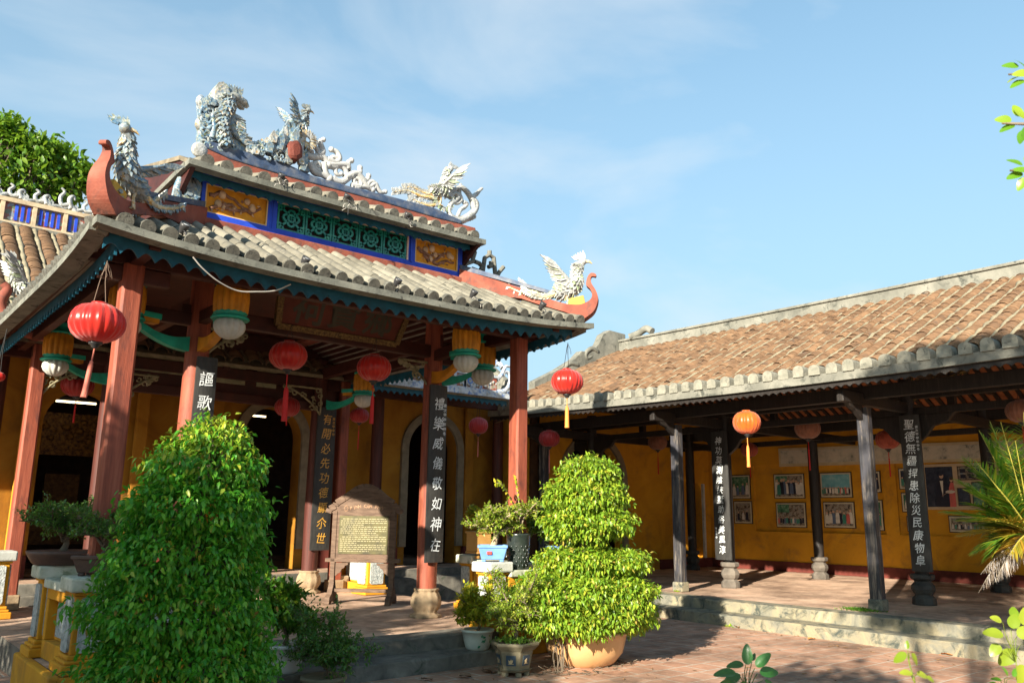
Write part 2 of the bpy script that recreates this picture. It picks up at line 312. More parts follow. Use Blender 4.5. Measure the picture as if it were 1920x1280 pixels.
# ================================================================ the pavilion
pav = thing('gate_pavilion', 'open red timber pavilion with blue clerestory and grey tiled roof full of phoenix ornaments', 'pavilion', (4.5, 10, .3))
XL, XR, YF, YB = 1.52, 7.40, 7.30, 14.6          # eave rectangle
CXL, CXR, CYF, CYB = 2.76, 6.28, 8.60, 13.4      # clerestory rectangle
ZT = 4.62                                        # top of the lower roof slope
def ze(x):  # front eave height: the corners lift
    t = (x-(XL+XR)/2)/((XR-XL)/2); return 3.93+.13*abs(t)**3
def zs(y):
    t = max(0, 1-(y-YF)/2.2); return 3.93+.13*t**3
# columns -------------------------------------------------
def sq_column(x, y, w, z0, z1, mat, bmat, bh=.16, bw=None, tap=1.0, parent=None):
    m = MB(); c = w*.12; bw = bw or w*1.25
    pr = [(-w/2+c, -w/2), (w/2-c, -w/2), (w/2, -w/2+c), (w/2, w/2-c), (w/2-c, w/2), (-w/2+c, w/2), (-w/2, w/2-c), (-w/2, -w/2+c)]
    vs = [(x+a*tap, y+b*tap, z0+bh) for a, b in pr]+[(x+a, y+b, z1) for a, b in pr]
    m.add(vs, [(i, (i+1) % 8, (i+1) % 8+8, i+8) for i in range(8)]+[tuple(range(8, 16))])
    o = m.build('column', mat, parent)
    b = MB(); b.box((x, y, z0+bh/2), (bw, bw, bh)); b.build('column_base', bmat, o, .02); return o
for x, y in ((2.05, 8.20), (6.98, 8.22), (2.2, 13.25), (7.1, 13.25)):
    sq_column(x, y, .19, .302, 3.95, red_wood, stone_base, .20, .26, parent=pav)
LOTUS = [(.20, 0), (.21, .03), (.155, .05), (.145, .07), (.165, .10), (.195, .15), (.20, .20), (.19, .26), (.165, .31), (.15, .335), (.165, .345), (.165, .365), (.14, .37)]
def round_column(x, y, r, z0, z1, mat, bmat, base, parent, lob=12, amp=.09):
    m = MB(); bz = base[-1][1]
    m.lathe([(r*.98, z0+bz), (r*1.03, z0+bz+.8), (r, (z0+z1)/2+.3), (r*.9, z1)], (x, y, 0), 20)
    o = m.build('column', mat, parent); b = MB()
    b.lathe([(a, z0+c) for a, c in base], (x, y, 0), 36, 0, lob, amp); b.build('column_base', bmat, o); return o
INN = [(3.12, 9.36), (6.42, 9.42), (3.2, 13.25), (6.62, 13.25)]
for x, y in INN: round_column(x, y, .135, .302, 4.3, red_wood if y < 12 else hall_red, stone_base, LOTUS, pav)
# beams ---------------------------------------------------
def beam(a, b, w, h, mat=red_dark, name='beam', par=None): m = MB(); m.bar(a, b, w, h); return m.build(name, mat, par or pav, .012)
for a, b in (((1.66, 8.20, 4.03), (7.28, 8.20, 4.03)), ((2.05, 7.5, 4.03), (2.05, 14.2, 4.03)), ((7.0, 7.5, 4.03), (7.0, 14.2, 4.03)),
             ((2.9, 9.38, 3.86), (6.6, 9.40, 3.86)), ((3.12, 9.3, 4.02), (3.12, 13.2, 4.02)), ((6.45, 9.3, 4.02), (6.6, 13.2, 4.02)), ((2.1, 13.25, 3.86), (7.0, 13.25, 3.86))):
    beam(a, b, .11, .18)
for a, b in (((1.75, 8.2, 3.86), (2.4, 8.2, 3.86)), ((3.12, 8.3, 3.80), (3.12, 9.4, 3.80)), ((6.25, 8.3, 3.80), (6.42, 9.4, 3.80)), ((2.05, 9.36, 3.78), (3.12, 9.36, 3.78)), ((6.42, 9.42, 3.78), (7.05, 9.36, 3.78)),
             ((3.12, 12.95, 3.45), (6.6, 13.2, 3.45))):
    beam(a, b, .10, .15)
# fretwork gable boards under the roof behind the name board
m = MB(); m.span((2.12, 13.27, 3.52), (7.05, 13.31, 4.58)); m.build('transom_board', red_dark, pav)
for x0, x1, z0, z1 in ((4.55, 5.25, 3.70, 4.12), (5.45, 5.80, 3.70, 4.12), (3.5, 4.3, 3.75, 4.0)):
    m = MB(); m.span((x0, 13.245, z0), (x1, 13.268, z1)); m.build('transom_panel', surf('greenish_transom_panel', [(.3, (.16, .15, .09)), (.7, (.34, .33, .2))], 5), pav, .004)
# lower roof ----------------------------------------------
def slope_front(x): # usable slope depth at x before the hip
    return max(.02, min(CYF, YF+(x-XL)*(CYF-YF)/(CXL-XL), YF+(XR-x)*(CYF-YF)/(XR-CXR)))
def zf(x, y): return ze(x)+(ZT-3.93-0.0)*(y-YF)/(CYF-YF)*(1-(ze(x)-3.93)/.69)
def sheet(name, P, mat, par, thick=.05, under=None):
    """grid of points P[i][j] turned into a slab of some thickness"""
    m = MB(); a, b = len(P), len(P[0]); vs = [p for r in P for p in r]; o = a*b
    vs += [(p[0], p[1], p[2]-thick) for r in P for p in r]
    q = [(i*b+j, (i+1)*b+j, (i+1)*b+j+1, i*b+j+1) for i in range(a-1) for j in range(b-1)]
    m.add(vs, q, 0); m.add(vs, [tuple(reversed([k+o for k in f])) for f in q], 1)
    e = [(i*b, (i+1)*b) for i in range(a-1)]+[((i+1)*b+b-1, i*b+b-1) for i in range(a-1)]+[(j+1, j) for j in range(b-1)]+[((a-1)*b+j, (a-1)*b+j+1) for j in range(b-1)]
    m.add(vs, [(p, q2, q2+o, p+o) for p, q2 in e], 0)
    return m.build(name, [mat, under or mat], par)
soff = surf('grey_ceiling_tile', [(.3, (.20, .185, .16)), (.7, (.36, .34, .30))], 6, rough=.9)
xs = np.linspace(XL, XR, 41)
sheet('roof_slope', [[(x, YF+(slope_front(x)-YF)*t, zf(x, YF+(slope_front(x)-YF)*t)) for t in np.linspace(0, 1, 5)] for x in xs], pan_dark, pav, .05, soff)
def zside(y, d): return zs(y)+(ZT-3.93)*d*(1-(zs(y)-3.93)/.69)
for sx, cx in ((XL, CXL), (XR, CXR)):
    ys = np.concatenate([np.linspace(YF, CYF, 9), np.linspace(CYF+.3, YB, 9)])
    G = []
    for y in ys:
        tmax = min(1, (y-YF)/(CYF-YF)); G.append([(sx+(cx-sx)*tmax*t, y, zside(y, tmax*t)) for t in np.linspace(0, 1, 5)])
    if sx == XL: G = G[::-1]
    sheet('roof_slope', G, pan_dark, pav, .05, soff)
# battens under the side slopes (run along the eave) and rafters under the front slope
m = MB()
for k in range(1, 12):
    t = k/12.0
    for sx, cx in ((XL, CXL), (XR, CXR)):
        y0 = YF+(CYF-YF)*t+.05; x = sx+(cx-sx)*t
        m.bar((x, y0, zside(y0, t)-.075), (x, YB, zside(YB, t)-.075), .045, .05)
for k in range(24):
    x = XL+.3+k*(XR-XL-.6)/23; y1 = slope_front(x)-.05
    if y1 > YF+.2: m.bar((x, YF+.12, zf(x, YF+.12)-.075), (x, y1, zf(x, y1)-.075), .045, .05)
m.build('rafter', red_dark, pav)
# ceiling over the middle, so that the inside stays dark
m = MB(); m.span((CXL+.12, CYF+.25, 4.56), (CXR-.1, CYB+1.1, 4.60)); m.build('ceiling_board', red_dark, pav)
# rounded cover-tile rolls
def rolls(lines, rad, par, name='tile_roll', seg=.36, seed=3, caprad=None):
    rg = random.Random(seed); m = MB(); caps = MB()
    for a, b in lines:
        a = Vector(a); b = Vector(b); L = (b-a).length; d = (b-a).normalized(); n = max(1, int(L/seg)); q = []
        up = Vector((0, 0, 1)); up = (up-d*up.dot(d)).normalized(); sd = d.cross(up)
        for i in range(n):
            p0 = a+d*(L*i/n-(.012 if i else 0)); p1 = a+d*(L*(i+1)/n); r0 = rad*rg.uniform(1.0, 1.07); r1 = r0*.965; vs = []
            o = up*rg.uniform(-.004, .004)+sd*rg.uniform(-.004, .004)
            for p, r in ((p0, r0), (p1, r1)):
                for j in range(9):
                    t = math.pi*(-.10+1.2*j/8); vs.append(p+o+sd*(math.cos(t)*r)+up*(math.sin(t)*r))
            m.add(vs, [(j, j+9, j+10, j+1) for j in range(8)], 0, True)
            m.add(vs[:9], [tuple(range(9))], 0)
        r = (caprad or rad)*rg.uniform(1.0, 1.12); p = a-d*rg.uniform(.005, .02); ring = [p+sd*(math.cos(2*math.pi*j/14)*r)+up*(math.sin(2*math.pi*j/14)*r*1.02+.004) for j in range(14)]
        bk = [v+d*.05 for v in ring]
        caps.add(ring+bk, [tuple(range(13, -1, -1))]+[(j, (j+1) % 14, (j+1) % 14+14, j+14) for j in range(14)], 0)
    m.build(name, roll_tile, par); caps.build('tile_end', lichen_cap, par)
L = []; x = XL+.20
while x < XR-.12:
    y1 = slope_front(x)
    if y1-YF > .12: L.append(((x, YF-.02, zf(x, YF)+.045), (x, y1, zf(x, y1)+.03)))
    x += .189
rolls(L, .064, pav)
for sx, cx in ((XL, CXL), (XR, CXR)):
    L = []; y = YF+.25
    while y < YB-.1:
        t = min(1, (y-YF)/(CYF-YF)); L.append(((sx+(-.02 if sx == XL else .02), y, zside(y, 0)+.045), (sx+(cx-sx)*t, y, zside(y, t)+.03))); y += .189
    rolls(L, .064, pav, seed=5)
# eave fascia of weathered lime concrete + scalloped valance below
def eave_strip(name, pts, nrm, z0, z1, d, mat, par, teeth=None):
    """band that follows the points; z0/z1 offsets, d thickness inward, optional (pitch, depth) pointed scallops"""
    m = MB(); nrm = Vector(nrm); n = len(pts); vs = []
    for i, p in enumerate(pts):
        p = Vector(p); s = (p-Vector(pts[0])).length
        zb = z0
        if teeth: zb = z0-teeth[1]*(1-abs(math.sin(math.pi*s/teeth[0])))
        vs += [p+Vector((0, 0, z1)), p+Vector((0, 0, zb)), p+Vector((0, 0, zb))-nrm*d, p+Vector((0, 0, z1))-nrm*d]
    fs = []
    for i in range(n-1):
        a, b = i*4, (i+1)*4; fs += [(a+j, a+(j+1) % 4, b+(j+1) % 4, b+j) for j in range(4)]
    m.add(vs, fs+[(3, 2, 1, 0), (n*4-4, n*4-3, n*4-2, n*4-1)]); return m.build(name, mat, par)
fx = np.linspace(XL-.03, XR+.03, 60)
eave_strip('eave_fascia', [(x, YF-.05, ze(x)) for x in fx], (0, -1, 0), -.055, .012, .16, concrete, pav)
fx = np.linspace(XL+.10, XR-.10, 460)
eave_strip('valance', [(x, YF+.22, ze(x)) for x in fx], (0, -1, 0), -.105, -.02, .025, teal, pav, (.150, .068))
fy = np.linspace(YF+.115, YB, 40)
for sx, s in ((XL, -1), (XR, 1)):
    eave_strip('eave_fascia', [(sx+.05*s, y, zs(y)) for y in fy], (s, 0, 0), -.055, .012, .16, concrete, pav)
    eave_strip('valance', [(sx-.20*s, y, zs(y)) for y in np.linspace(YF+.25, YB, 420)], (s, 0, 0), -.11, -.02, .025, teal, pav, (.150, .07))
# clerestory ----------------------------------------------
m = MB(); m.span((CXL-.02, CYF-.06, 4.50), (CXR+.02, CYF+.2, 4.743)); m.span((CXL-.02, CYF+.2, 4.50), (CXL+.2, CYB, 4.743)); m.span((CXR-.2, CYF+.2, 4.50), (CXR+.02, CYB, 4.743))
m.build('red_plinth_band', brick_red, pav, .015)
ZC0, ZC1 = 4.745, 5.30
def cx_at(u, v): p = at(u, v, 'Y', CYF); return p[0], p[2]
pl = cx_at(388, 345)[0], cx_at(503, 372)[0]; gr = cx_at(521, 385)[0], cx_at(763, 460)[0]; prr = cx_at(780, 447)[0], cx_at(858, 470)[0]
m = MB(); m.span((CXL, CYF+.05, ZC0), (CXR, CYF+.16, ZC1)); m.span((CXL, CYF+.16, ZC0), (CXL+.14, CYB, ZC1)); m.span((CXR-.14, CYF+.16, ZC0), (CXR, CYB, ZC1))
m.build('clerestory_wall', blue_paint, pav)
m = MB(); zb, zt = ZC0+.075, ZC0+.40
for a, b in ((CXL, pl[0]), (pl[1], gr[0]), (gr[1], prr[0]), (prr[1], CXR)): m.span((a, CYF, ZC0+.077), (b, CYF+.048, ZC0+.398))
m.span((CXL, CYF-.006, ZC0), (CXR, CYF+.048, ZC0+.076)); m.span((CXL, CYF-.006, ZC0+.399), (CXR, CYF+.048, ZC1))
m.span((pl[1]+.06, CYF-.02, ZC0+.06), (gr[0]-.06, CYF-.008, ZC0+.45)); m.span((gr[1]+.05, CYF-.02, ZC0+.06), (prr[0]-.06, CYF-.008, ZC0+.45))
m.build('clerestory_frame', blue_paint, pav, .01)
def relief(x0, x1, seed):
    rg = random.Random(seed); p = MB(); p.span((x0, CYF+.02, zb+.005), (x1, CYF+.046, zt-.005)); o = p.build('relief_panel', orange_panel, pav)
    q = MB(); w = x1-x0
    for br in range(3):   # gnarled branches
        pts = []; x = x0+w*rg.uniform(.05, .3); z = zb+.05+br*.08
        for k in range(9): pts.append((x, CYF+.015, z)); x += w*.08; z += rg.uniform(-.05, .055); z = min(max(z, zb+.04), zt-.05)
        q.tube([pp for pp in pts if x0+.03 < pp[0] < x1-.03], [.024*(1-.05*k) for k in range(9)][:len([pp for pp in pts if x0+.03 < pp[0] < x1-.03])], 6)
    for k in range(7): q.ball((rg.uniform(x0+.08, x1-.08), CYF+.012, rg.uniform(zb+.07, zt-.08)), rg.uniform(.028, .05), 8, 5, 1, (1, .6, 1.1))
    for k in range(26):
        cx, cz, a, l = rg.uniform(x0+.07, x1-.07), rg.uniform(zb+.05, zt-.06), rg.uniform(0, 6.28), rg.uniform(.03, .055)
        q.add([(cx, CYF+.0, cz), (cx+l*.5*math.cos(a+.5), CYF+.01, cz+l*.5*math.sin(a+.5)), (cx+l*math.cos(a), CYF-.004, cz+l*math.sin(a)), (cx+l*.5*math.cos(a-.5), CYF+.01, cz+l*.5*math.sin(a-.5))], [(0, 1, 2, 3)], k % 2)
    q.build('relief_figure', [relief_brown, flat('relief_peach_%d' % seed, (.5, .33, .2), .8, .4)], o)
    f = MB()
    for a, b in (((x0-.002, CYF-.004, zb), (x1+.002, CYF+.01, zb+.012)), ((x0-.002, CYF-.004, zt-.012), (x1+.002, CYF+.01, zt)), ((x0-.004, CYF-.003, zb), (x0+.010, CYF+.01, zt)), ((x1-.010, CYF-.003, zb), (x1+.004, CYF+.01, zt))): f.span(a, b)
    f.build('panel_edge', flat('pale_ochre_edge_%d' % seed, (.6, .42, .18)), o)
relief(*pl, 1); relief(*prr, 2)
m = MB(); m.span((gr[0], CYF+.035, zb), (gr[1], CYF+.049, zt)); m.build('grille_back', void, pav)  # near-black sheet in place of the unlit hollow behind the grille
w = (gr[1]-gr[0])/5
def ringm(mb, cx, cz, r, t, y0, y1, n=14, gap=None):
    vs = []
    for j in range(n):
        a = 2*math.pi*j/n
        for rr, yy in ((r, y0), (r-t, y0), (r-t, y1), (r, y1)): vs.append((cx+rr*math.cos(a), yy, cz+rr*math.sin(a)))
    mb.add(vs, [(j*4+k, j*4+(k+1) % 4, ((j+1) % n)*4+(k+1) % 4, ((j+1) % n)*4+k) for j in range(n) for k in range(4)], 0)
for i in range(5):
    q = MB(); x0 = gr[0]+i*w+.006; x1 = gr[0]+(i+1)*w-.006; cx, cz = (x0+x1)/2, (zb+zt)/2; y0, y1 = CYF+.002, CYF+.032; h = (zt-zb)
    for a, b in (((x0, y0, zb), (x0+.022, y1, zt)), ((x1-.022, y0, zb), (x1, y1, zt)), ((x0+.022, y0, zb), (x1-.022, y1, zb+.022)), ((x0+.022, y0, zt-.022), (x1-.022, y1, zt))): q.span(a, b)
    rr = w*.155
    for dx, dz in ((-1, 0), (1, 0), (0, -1), (0, 1)): ringm(q, cx+dx*rr*1.02, cz+dz*rr*1.02, rr, rr*.52, y0-.004, y1-.004)
    ringm(q, cx, cz, rr*1.0, rr*.45, y0-.007, y1)
    for dx in (-1, 1):
        for dz in (-1, 1):
            ringm(q, cx+dx*(w/2-.03), cz+dz*(h/2-.03), .065, .022, y0+.003, y1-.002, 10)
            q.bar((cx+dx*rr*1.0, y0+.015, cz+dz*rr*1.0), (cx+dx*(w/2-.02), y0+.015, cz+dz*(h/2-.02)), .026, .024, 0, (0, 1, 0))
    q.build('grille_tile', green_glaze, pav)
m = MB()
for a, b in (((gr[0]-.012, CYF-.010, zt-.012), (gr[1]+.012, CYF, zt+.012)), ((gr[1]-.004, CYF-.012, zb), (gr[1]+.02, CYF, zt-.012))): m.span(a, b)
m.build('grille_trim', flat('pale_pink_trim', (.55, .40, .34)), pav)
# upper roof ----------------------------------------------
UX0, UX1, UY0, UY1 = 2.50, 6.36, 8.25, 13.7
def zu(x): t = (x-(UX0+UX1)/2)/((UX1-UX0)/2); return 5.185+.02*abs(t)**3
RY, RZ = 8.62, 5.385
sheet('upper_roof_slope', [[(x, UY0, zu(x)), (x, RY, RZ)] for x in np.linspace(UX0, UX1, 20)], pan_dark, pav, .05)
sheet('upper_roof_slope', [[(x, RY, RZ), (x, 10.2, 5.78), (x, UY1, 5.62)] for x in np.linspace(UX0, UX1, 6)], pan_dark, pav, .05)  # unseen rear slope, raised to keep the sun off the gallery's end wall
m = MB(); m.poly3([(UX0+.02, UY0+.02, 5.15), (UX0+.02, RY, RZ-.05), (UX0+.02, 10.2, 5.72), (UX0+.02, UY1, 5.56), (UX0+.02, UY1, 4.7), (UX0+.02, 9.0, 4.7)], (1, 0, 0), .05); m.build('gable_board', red_dark, pav); m = MB(); m.poly3([(UX1-.07, UY0+.02, 5.15), (UX1-.07, RY, RZ-.05), (UX1-.07, 10.2, 5.72), (UX1-.07, UY1, 5.56), (UX1-.07, UY1, 4.7), (UX1-.07, 9.0, 4.7)], (1, 0, 0), .05); m.build('gable_board', red_dark, pav)
eave_strip('upper_fascia', [(x, UY0-.04, zu(x)) for x in np.linspace(UX0-.02, UX1+.02, 30)], (0, -1, 0), -.055, .01, .14, concrete, pav)
eave_strip('upper_valance', [(x, UY0+.20, zu(x)) for x in np.linspace(UX0+.06, UX1-.06, 300)], (0, -1, 0), -.085, -.02, .02, teal, pav, (.13, .038))
for xx, s in ((UX0, -1), (UX1, 1)): eave_strip('upper_fascia', [(xx+.03*s, y, zu(xx)-.03*(y-UY0)) for y in np.linspace(UY0+.105, 10.6, 8)], (s, 0, 0), -.055, .01, .10, concrete, pav)
L = []; x = UX0+.17
while x < UX1-.05: L.append(((x, UY0-.02, zu(x)+.032), (x, RY-.05, RZ-.06))); x += .208
rolls(L, .066, pav, seed=9)
# ---------------------------------------------------------------- ridge band and its sculptures
RP = 8.60                                                # front plane of the ridge
def rp(pts, y=RP): return [tuple(at(u, v, 'Y', y)) for u, v in pts]
b_top = [(386, 262), (412, 269), (474, 288), (541, 308), (589, 330), (650, 347), (723, 365), (817, 390), (866, 413)]
mid = [(384, 276), (430, 297), (474, 311), (541, 331), (589, 344), (650, 360), (723, 380), (817, 408), (866, 420)]
bot = [(384, 302), (430, 318), (474, 331), (541, 349), (589, 362), (650, 378), (723, 400), (817, 429), (866, 444)]
m = MB(); m.poly3(rp(mid+[(892, 427), (894, 452)]+bot[::-1]), (0, 1, 0), .22); m.build('ridge_band', brick_red, pav, .012)
m = MB(); m.poly3(rp(b_top+mid[::-1], RP-.012), (0, 1, 0), .24); m.build('ridge_band', blue_worn, pav, .015)
m = MB(); p = at(372, 283, 'Y', 8.50); m.lathe([(.03, 0), (.075, .0), (.085, .015), (.085, .045), (.07, .06), (.02, .06)], (0, 0, 0), 20)
m.xf(Matrix.Translation(p) @ Matrix.Rotation(R(90), 4, 'X')); m.build('porcelain_disc', porcelain_white, pav)

def spline(pts, n=8):
    """Catmull-Rom through points"""
    P = [Vector(p) for p in pts]; P = [P[0]*2-P[1]]+P+[P[-1]*2-P[-2]]; o = []
    for i in range(1, len(P)-2):
        for k in range(n):
            t = k/n; a, b, c, d = P[i-1], P[i], P[i+1], P[i+2]
            o.append(.5*((2*b)+(c-a)*t+(2*a-5*b+4*c-d)*t*t+(3*b-a-3*c+d)*t**3))
    o.append(P[-2]); return o
def taper(a, b, n, mid_=None):
    return [a+(b-a)*i/(n-1) if mid_ is None else (a+(mid_-a)*min(1, 2*i/(n-1)) if i < n/2 else mid_+(b-mid_)*(2*i/(n-1)-1)) for i in range(n)]
def blade(mb, p, d, side, L, w, m=0, th=.012, curl=0.0):
    """pointed feather or flame tongue: direction d, plane containing side"""
    p = Vector(p); d = Vector(d).normalized(); th *= random.uniform(.8, 1.2); side = Vector(side); side = (side-d*side.dot(d)).normalized(); n = d.cross(side); p = p+n*random.uniform(-.009, .009)
    A = [p-side*w*.35, p+d*L*.45-side*w*.55+n*curl*.3, p+d*L+side*w*.15+n*curl, p+d*L*.5+side*w*.55+n*curl*.3, p+side*w*.35]
    mb.add([a+n*th for a in A]+[a-n*th for a in A], [(0, 1, 2, 3, 4), (9, 8, 7, 6, 5)]+[(i, i+5, (i+1) % 5+5, (i+1) % 5) for i in range(5)], m)

def phoenix(parent, o, s, up, sc, mats, wings=(1.15, .55), tail=True, neck=1.0, seed=1, head=1, name='phoenix_ornament', tail_drop=0.0, hdir=None):
    """bird statue: o feet position, s unit direction it faces, up world z, sc overall height"""
    rg = random.Random(seed); o = Vector(o); s = Vector(s).normalized(); up = Vector(up); n = s.cross(up)
    def P(a, b, c=0.0): return o+(s*a+up*b+n*c)*sc
    m = MB()
    sp = spline([P(-.20, .30), P(-.08, .30), P(.08, .36), P(.17, .50), P(.18, .64*neck), P(.20, .78*neck), P(.25, .86*neck)], 5)
    rr = np.interp(np.linspace(0, 1, len(sp)), [0, .2, .4, .55, .75, .9, 1], [.05, .115, .13, .10, .062, .052, .058])*sc
    m.tube(sp, list(rr), 10)
    for i in range(2, len(sp)-1):          # rows of shard feathers wrapped round body and neck
        dd = (sp[i]-sp[i-1]).normalized(); r_ = rr[i]
        for j in range(9):
            a = 2*math.pi*(j+.5*(i % 2))/9; e1 = dd.orthogonal().normalized(); e2 = dd.cross(e1); o_ = e1*math.cos(a)+e2*math.sin(a)
            blade(m, sp[i]+o_*r_*.85, -dd+o_*rg.uniform(.35, .8), dd.cross(o_), (.085+.5*r_/sc*.25)*sc*rg.uniform(.8, 1.2), .055*sc, rg.choice((0, 0, 0, 2)), .006)
    hd = P(.27, .885*neck); m.ball(hd, .068*sc, 10, 6, 0)
    b = Vector(hd); s0 = s; s = Vector(hdir).normalized() if hdir is not None else s
    m.tube([b+s*.04*sc*head, b+(s*.11*head-up*.012)*sc, b+(s*.155*head-up*.05)*sc], [.036*sc, .022*sc, .004*sc], 6, 1)
    for k in range(6):  # crest
        blade(m, b+(up*.04-s*(.02*k-.03)*head)*sc, up*(1-.12*k)-s*head*(.25+.18*k), s, .14*sc*rg.uniform(.8, 1.2), .05*sc, 0, .008)
    s = s0
    for k in range(9):  # neck hackles
        t = .45+.05*k; q = sp[min(len(sp)-1, int(t*len(sp)))]; blade(m, q-s*.03*sc, -s*head+up*.35, up, .11*sc, .05*sc, 0, .008)
    for c in (-.05, .05):  # legs
        m.tube([P(-.02, .28, c), P(.03, .13, c), P(0, 0, c)], [.03*sc, .018*sc, .022*sc], 6, 1)
        for k in (-1, 0, 1): m.tube([P(0, .01, c), P(.07, .0, c+.03*k)], [.014*sc, .006*sc], 5, 1)
    for q in (-1, 1):     # spread wings, one feather blade after another
        root = P(.05, .46, .08*q)
        arm = spline([root, root+(up*.14*wings[0]+n*q*.10-s*.10*head)*sc, root+(up*.30*wings[0]+n*q*.20-s*.20*head)*sc], 5)
        m.tube(arm, taper(.045*sc, .018*sc, len(arm)), 6)
        for k in range(9):
            t = k/8; p = arm[int(t*(len(arm)-1))]; d = (-s*head*(1-.25*t)+n*q*(.20+.25*t)+up*(-.45+.95*t)*wings[0])
            blade(m, p, d, up, (.22+.10*t)*sc*wings[1]*1.7, .075*sc, 2 if k % 3 == 0 else 0, .009, .02*sc)
    if tail:
        for k in range(4):
            hgt = (.34, .22, .42, .12)[k]; Lg = (.95, .8, .62, .55)[k]; c = (-.05, .05, .0, .09)[k]
            tp = spline([P(-.16, .29, c*.5), P(-.16-.28*Lg, .16+.1*hgt-tail_drop*.3, c), P(-.16-.62*Lg, .12+.35*hgt-tail_drop*.6, c*1.4), P(-.16-Lg, .16+.62*hgt-tail_drop, c*1.6)], 7)
            m.tube(tp, taper(.045*sc, .016*sc, len(tp)), 6, 1)
            for i in range(1, len(tp)):
                d = (tp[i]-tp[i-1]).normalized()
                for sg in (-1, 1): blade(m, tp[i], d*.6+up*sg, d, .075*sc*rg.uniform(.8, 1.2), .04*sc, 0 if i % 4 else 2, .007)
        for k in range(12):  # curl of feathers at the feet
            a = math.pi*(.9+k*.11); blade(m, P(-.02+.2*math.cos(a), .22+.2*math.sin(a)), s*math.cos(a)+up*math.sin(a), s, .09*sc, .05*sc, 2 if k % 2 else 0, .009)
    return m.build(name, mats, parent)
ochre_shard = mosaic('ochre_shard', [(0, (.52, .32, .08)), (.5, (.58, .42, .2)), (1, (.6, .55, .4))], 40)
green_shard = mosaic('green_shard', [(0, (.16, .24, .13)), (.5, (.36, .42, .26)), (1, (.55, .58, .45))], 40)
PH = [porcelain_white, ochre_shard, green_shard]; PHB = [porcelain_blue, ochre_shard, porcelain]
X = Vector((1, 0, 0)); Z = Vector((0, 0, 1))
# right phoenix of the ridge looks back to the left, its tail sweeps left along the ridge
o = Vector(at(822, 386, 'Y', RP+.08)); phoenix(pav, o, X, Z, .66, PH, (1.0, .60), False, 1.0, 2, -1)
m = MB()
for pts, r0 in (([(822, 372), (790, 368), (765, 358), (738, 360)], .035), ([(818, 366), (795, 362), (775, 352), (757, 352)], .03), ([(826, 378), (806, 386), (782, 378), (768, 372)], .03)):
    sp = spline(rp(pts, RP+.08), 8); m.tube(sp, taper(r0, .013, len(sp)), 6, 1)
    for i in range(1, len(sp)):
        d = (sp[i]-sp[i-1]).normalized()
        for sg in (-1, 1): blade(m, sp[i], d*.5+Z*sg, d, .062, .034, 0, .008)
for k in range(15):
    a = math.pi*(1.0+k*.085); c = Vector(at(832, 372, 'Y', RP+.06)); blade(m, c+Vector((math.cos(a)*.12, 0, math.sin(a)*.12)), Vector((math.cos(a), 0, math.sin(a))), X, .075, .045, 2 if k % 3 else 0, .01)
m.build('phoenix_tail', PH, pav)
# scroll at the right ridge end
S = 5.05
def zz(l, y=RP+.08): return rp([(560+a/S, 240+b/S) for a, b in l], y)
m = MB()
for pts, a, b in (([(1420, 850), (1500, 880), (1590, 850), (1660, 790), (1680, 720), (1650, 660), (1690, 620), (1715, 590), (1738, 572)], .075, .022), ([(1660, 760), (1640, 680), (1590, 600), (1530, 560), (1520, 620), (1540, 680), (1500, 715), (1450, 700)], .05, .022),
                  ([(1400, 640), (1450, 600), (1520, 560), (1535, 530)], .05, .02), ([(1560, 700), (1590, 720), (1570, 750), (1530, 780), (1500, 850)], .035, .03), ([(1430, 660), (1470, 620), (1510, 650), (1480, 690), (1440, 720), (1420, 780), (1440, 840)], .045, .035)):
    sp = spline(zz(pts), 6); m.tube(sp, taper(a, b, len(sp)), 8, 0, flat=.9)
for k in range(10): m.ball(zz([(1480+20*k, 870-(6*(k-4))**2/30)])[0], .035, 8, 5)
m.build('scroll_ornament', porcelain_white, pav)
# chain of cloud scrolls descending along the middle of the ridge
m = MB(); gy = RP+.09
def spiral(c, r, a0, turns, sgn, t0, t1, stem=None):
    c = Vector(zz([c], gy)[0]); rr = 1.2*r/S/FPX*np.linalg.norm(np.array(c)-EYE); pts = []; n = int(14*turns)
    for i in range(n+1):
        t = i/n; a = a0+sgn*2*math.pi*turns*t; q = rr*(1-.80*t); pts.append(c+Vector((math.cos(a)*q, 0, math.sin(a)*q)))
    m.tube(pts, taper(t0*1.0, t1*1.0, len(pts)), 8, 0); m.ball(pts[-1], t1*1.4, 8, 5)
for c, r, a0, tn, sg in (((130, 215), 66, 3.6, 1.15, 1), ((330, 312), 56, 3.9, 1.1, 1), ((388, 420), 80, 4.0, 1.25, 1), ((545, 512), 52, 4.4, 1.05, 1), ((700, 556), 48, 3.3, .9, -1), ((180, 360), 42, 5.2, 1.0, -1)):
    spiral(c, r, a0, tn, sg, .042, .022)
for pts, a, b in (([(70, 250), (120, 275), (210, 275), (250, 300), (280, 350)], .05, .05), ([(180, 260), (225, 230), (210, 165), (200, 130), (235, 112)], .055, .03), ([(270, 300), (345, 330), (385, 290), (360, 230), (310, 205)], .055, .034),
                  ([(290, 350), (440, 350), (470, 390), (470, 330), (500, 310)], .055, .034), ([(440, 470), (520, 435), (575, 430), (580, 380)], .06, .036), ([(560, 440), (620, 500), (650, 490), (662, 455)], .055, .034),
                  ([(600, 500), (660, 560), (720, 530), (750, 580), (780, 610), (820, 605)], .05, .03), ([(100, 330), (150, 420), (220, 440), (300, 480), (400, 515), (450, 490), (500, 450)], .05, .045), ([(500, 545), (580, 555), (640, 560), (700, 585)], .045, .04), ([(240, 330), (250, 420), (290, 480)], .055, .05)):
    sp = spline(zz(pts, gy), 6); m.tube(sp, taper(a*.88, b*.85, len(sp)), 8); m.ball(sp[-1], b*1.1, 8, 5)
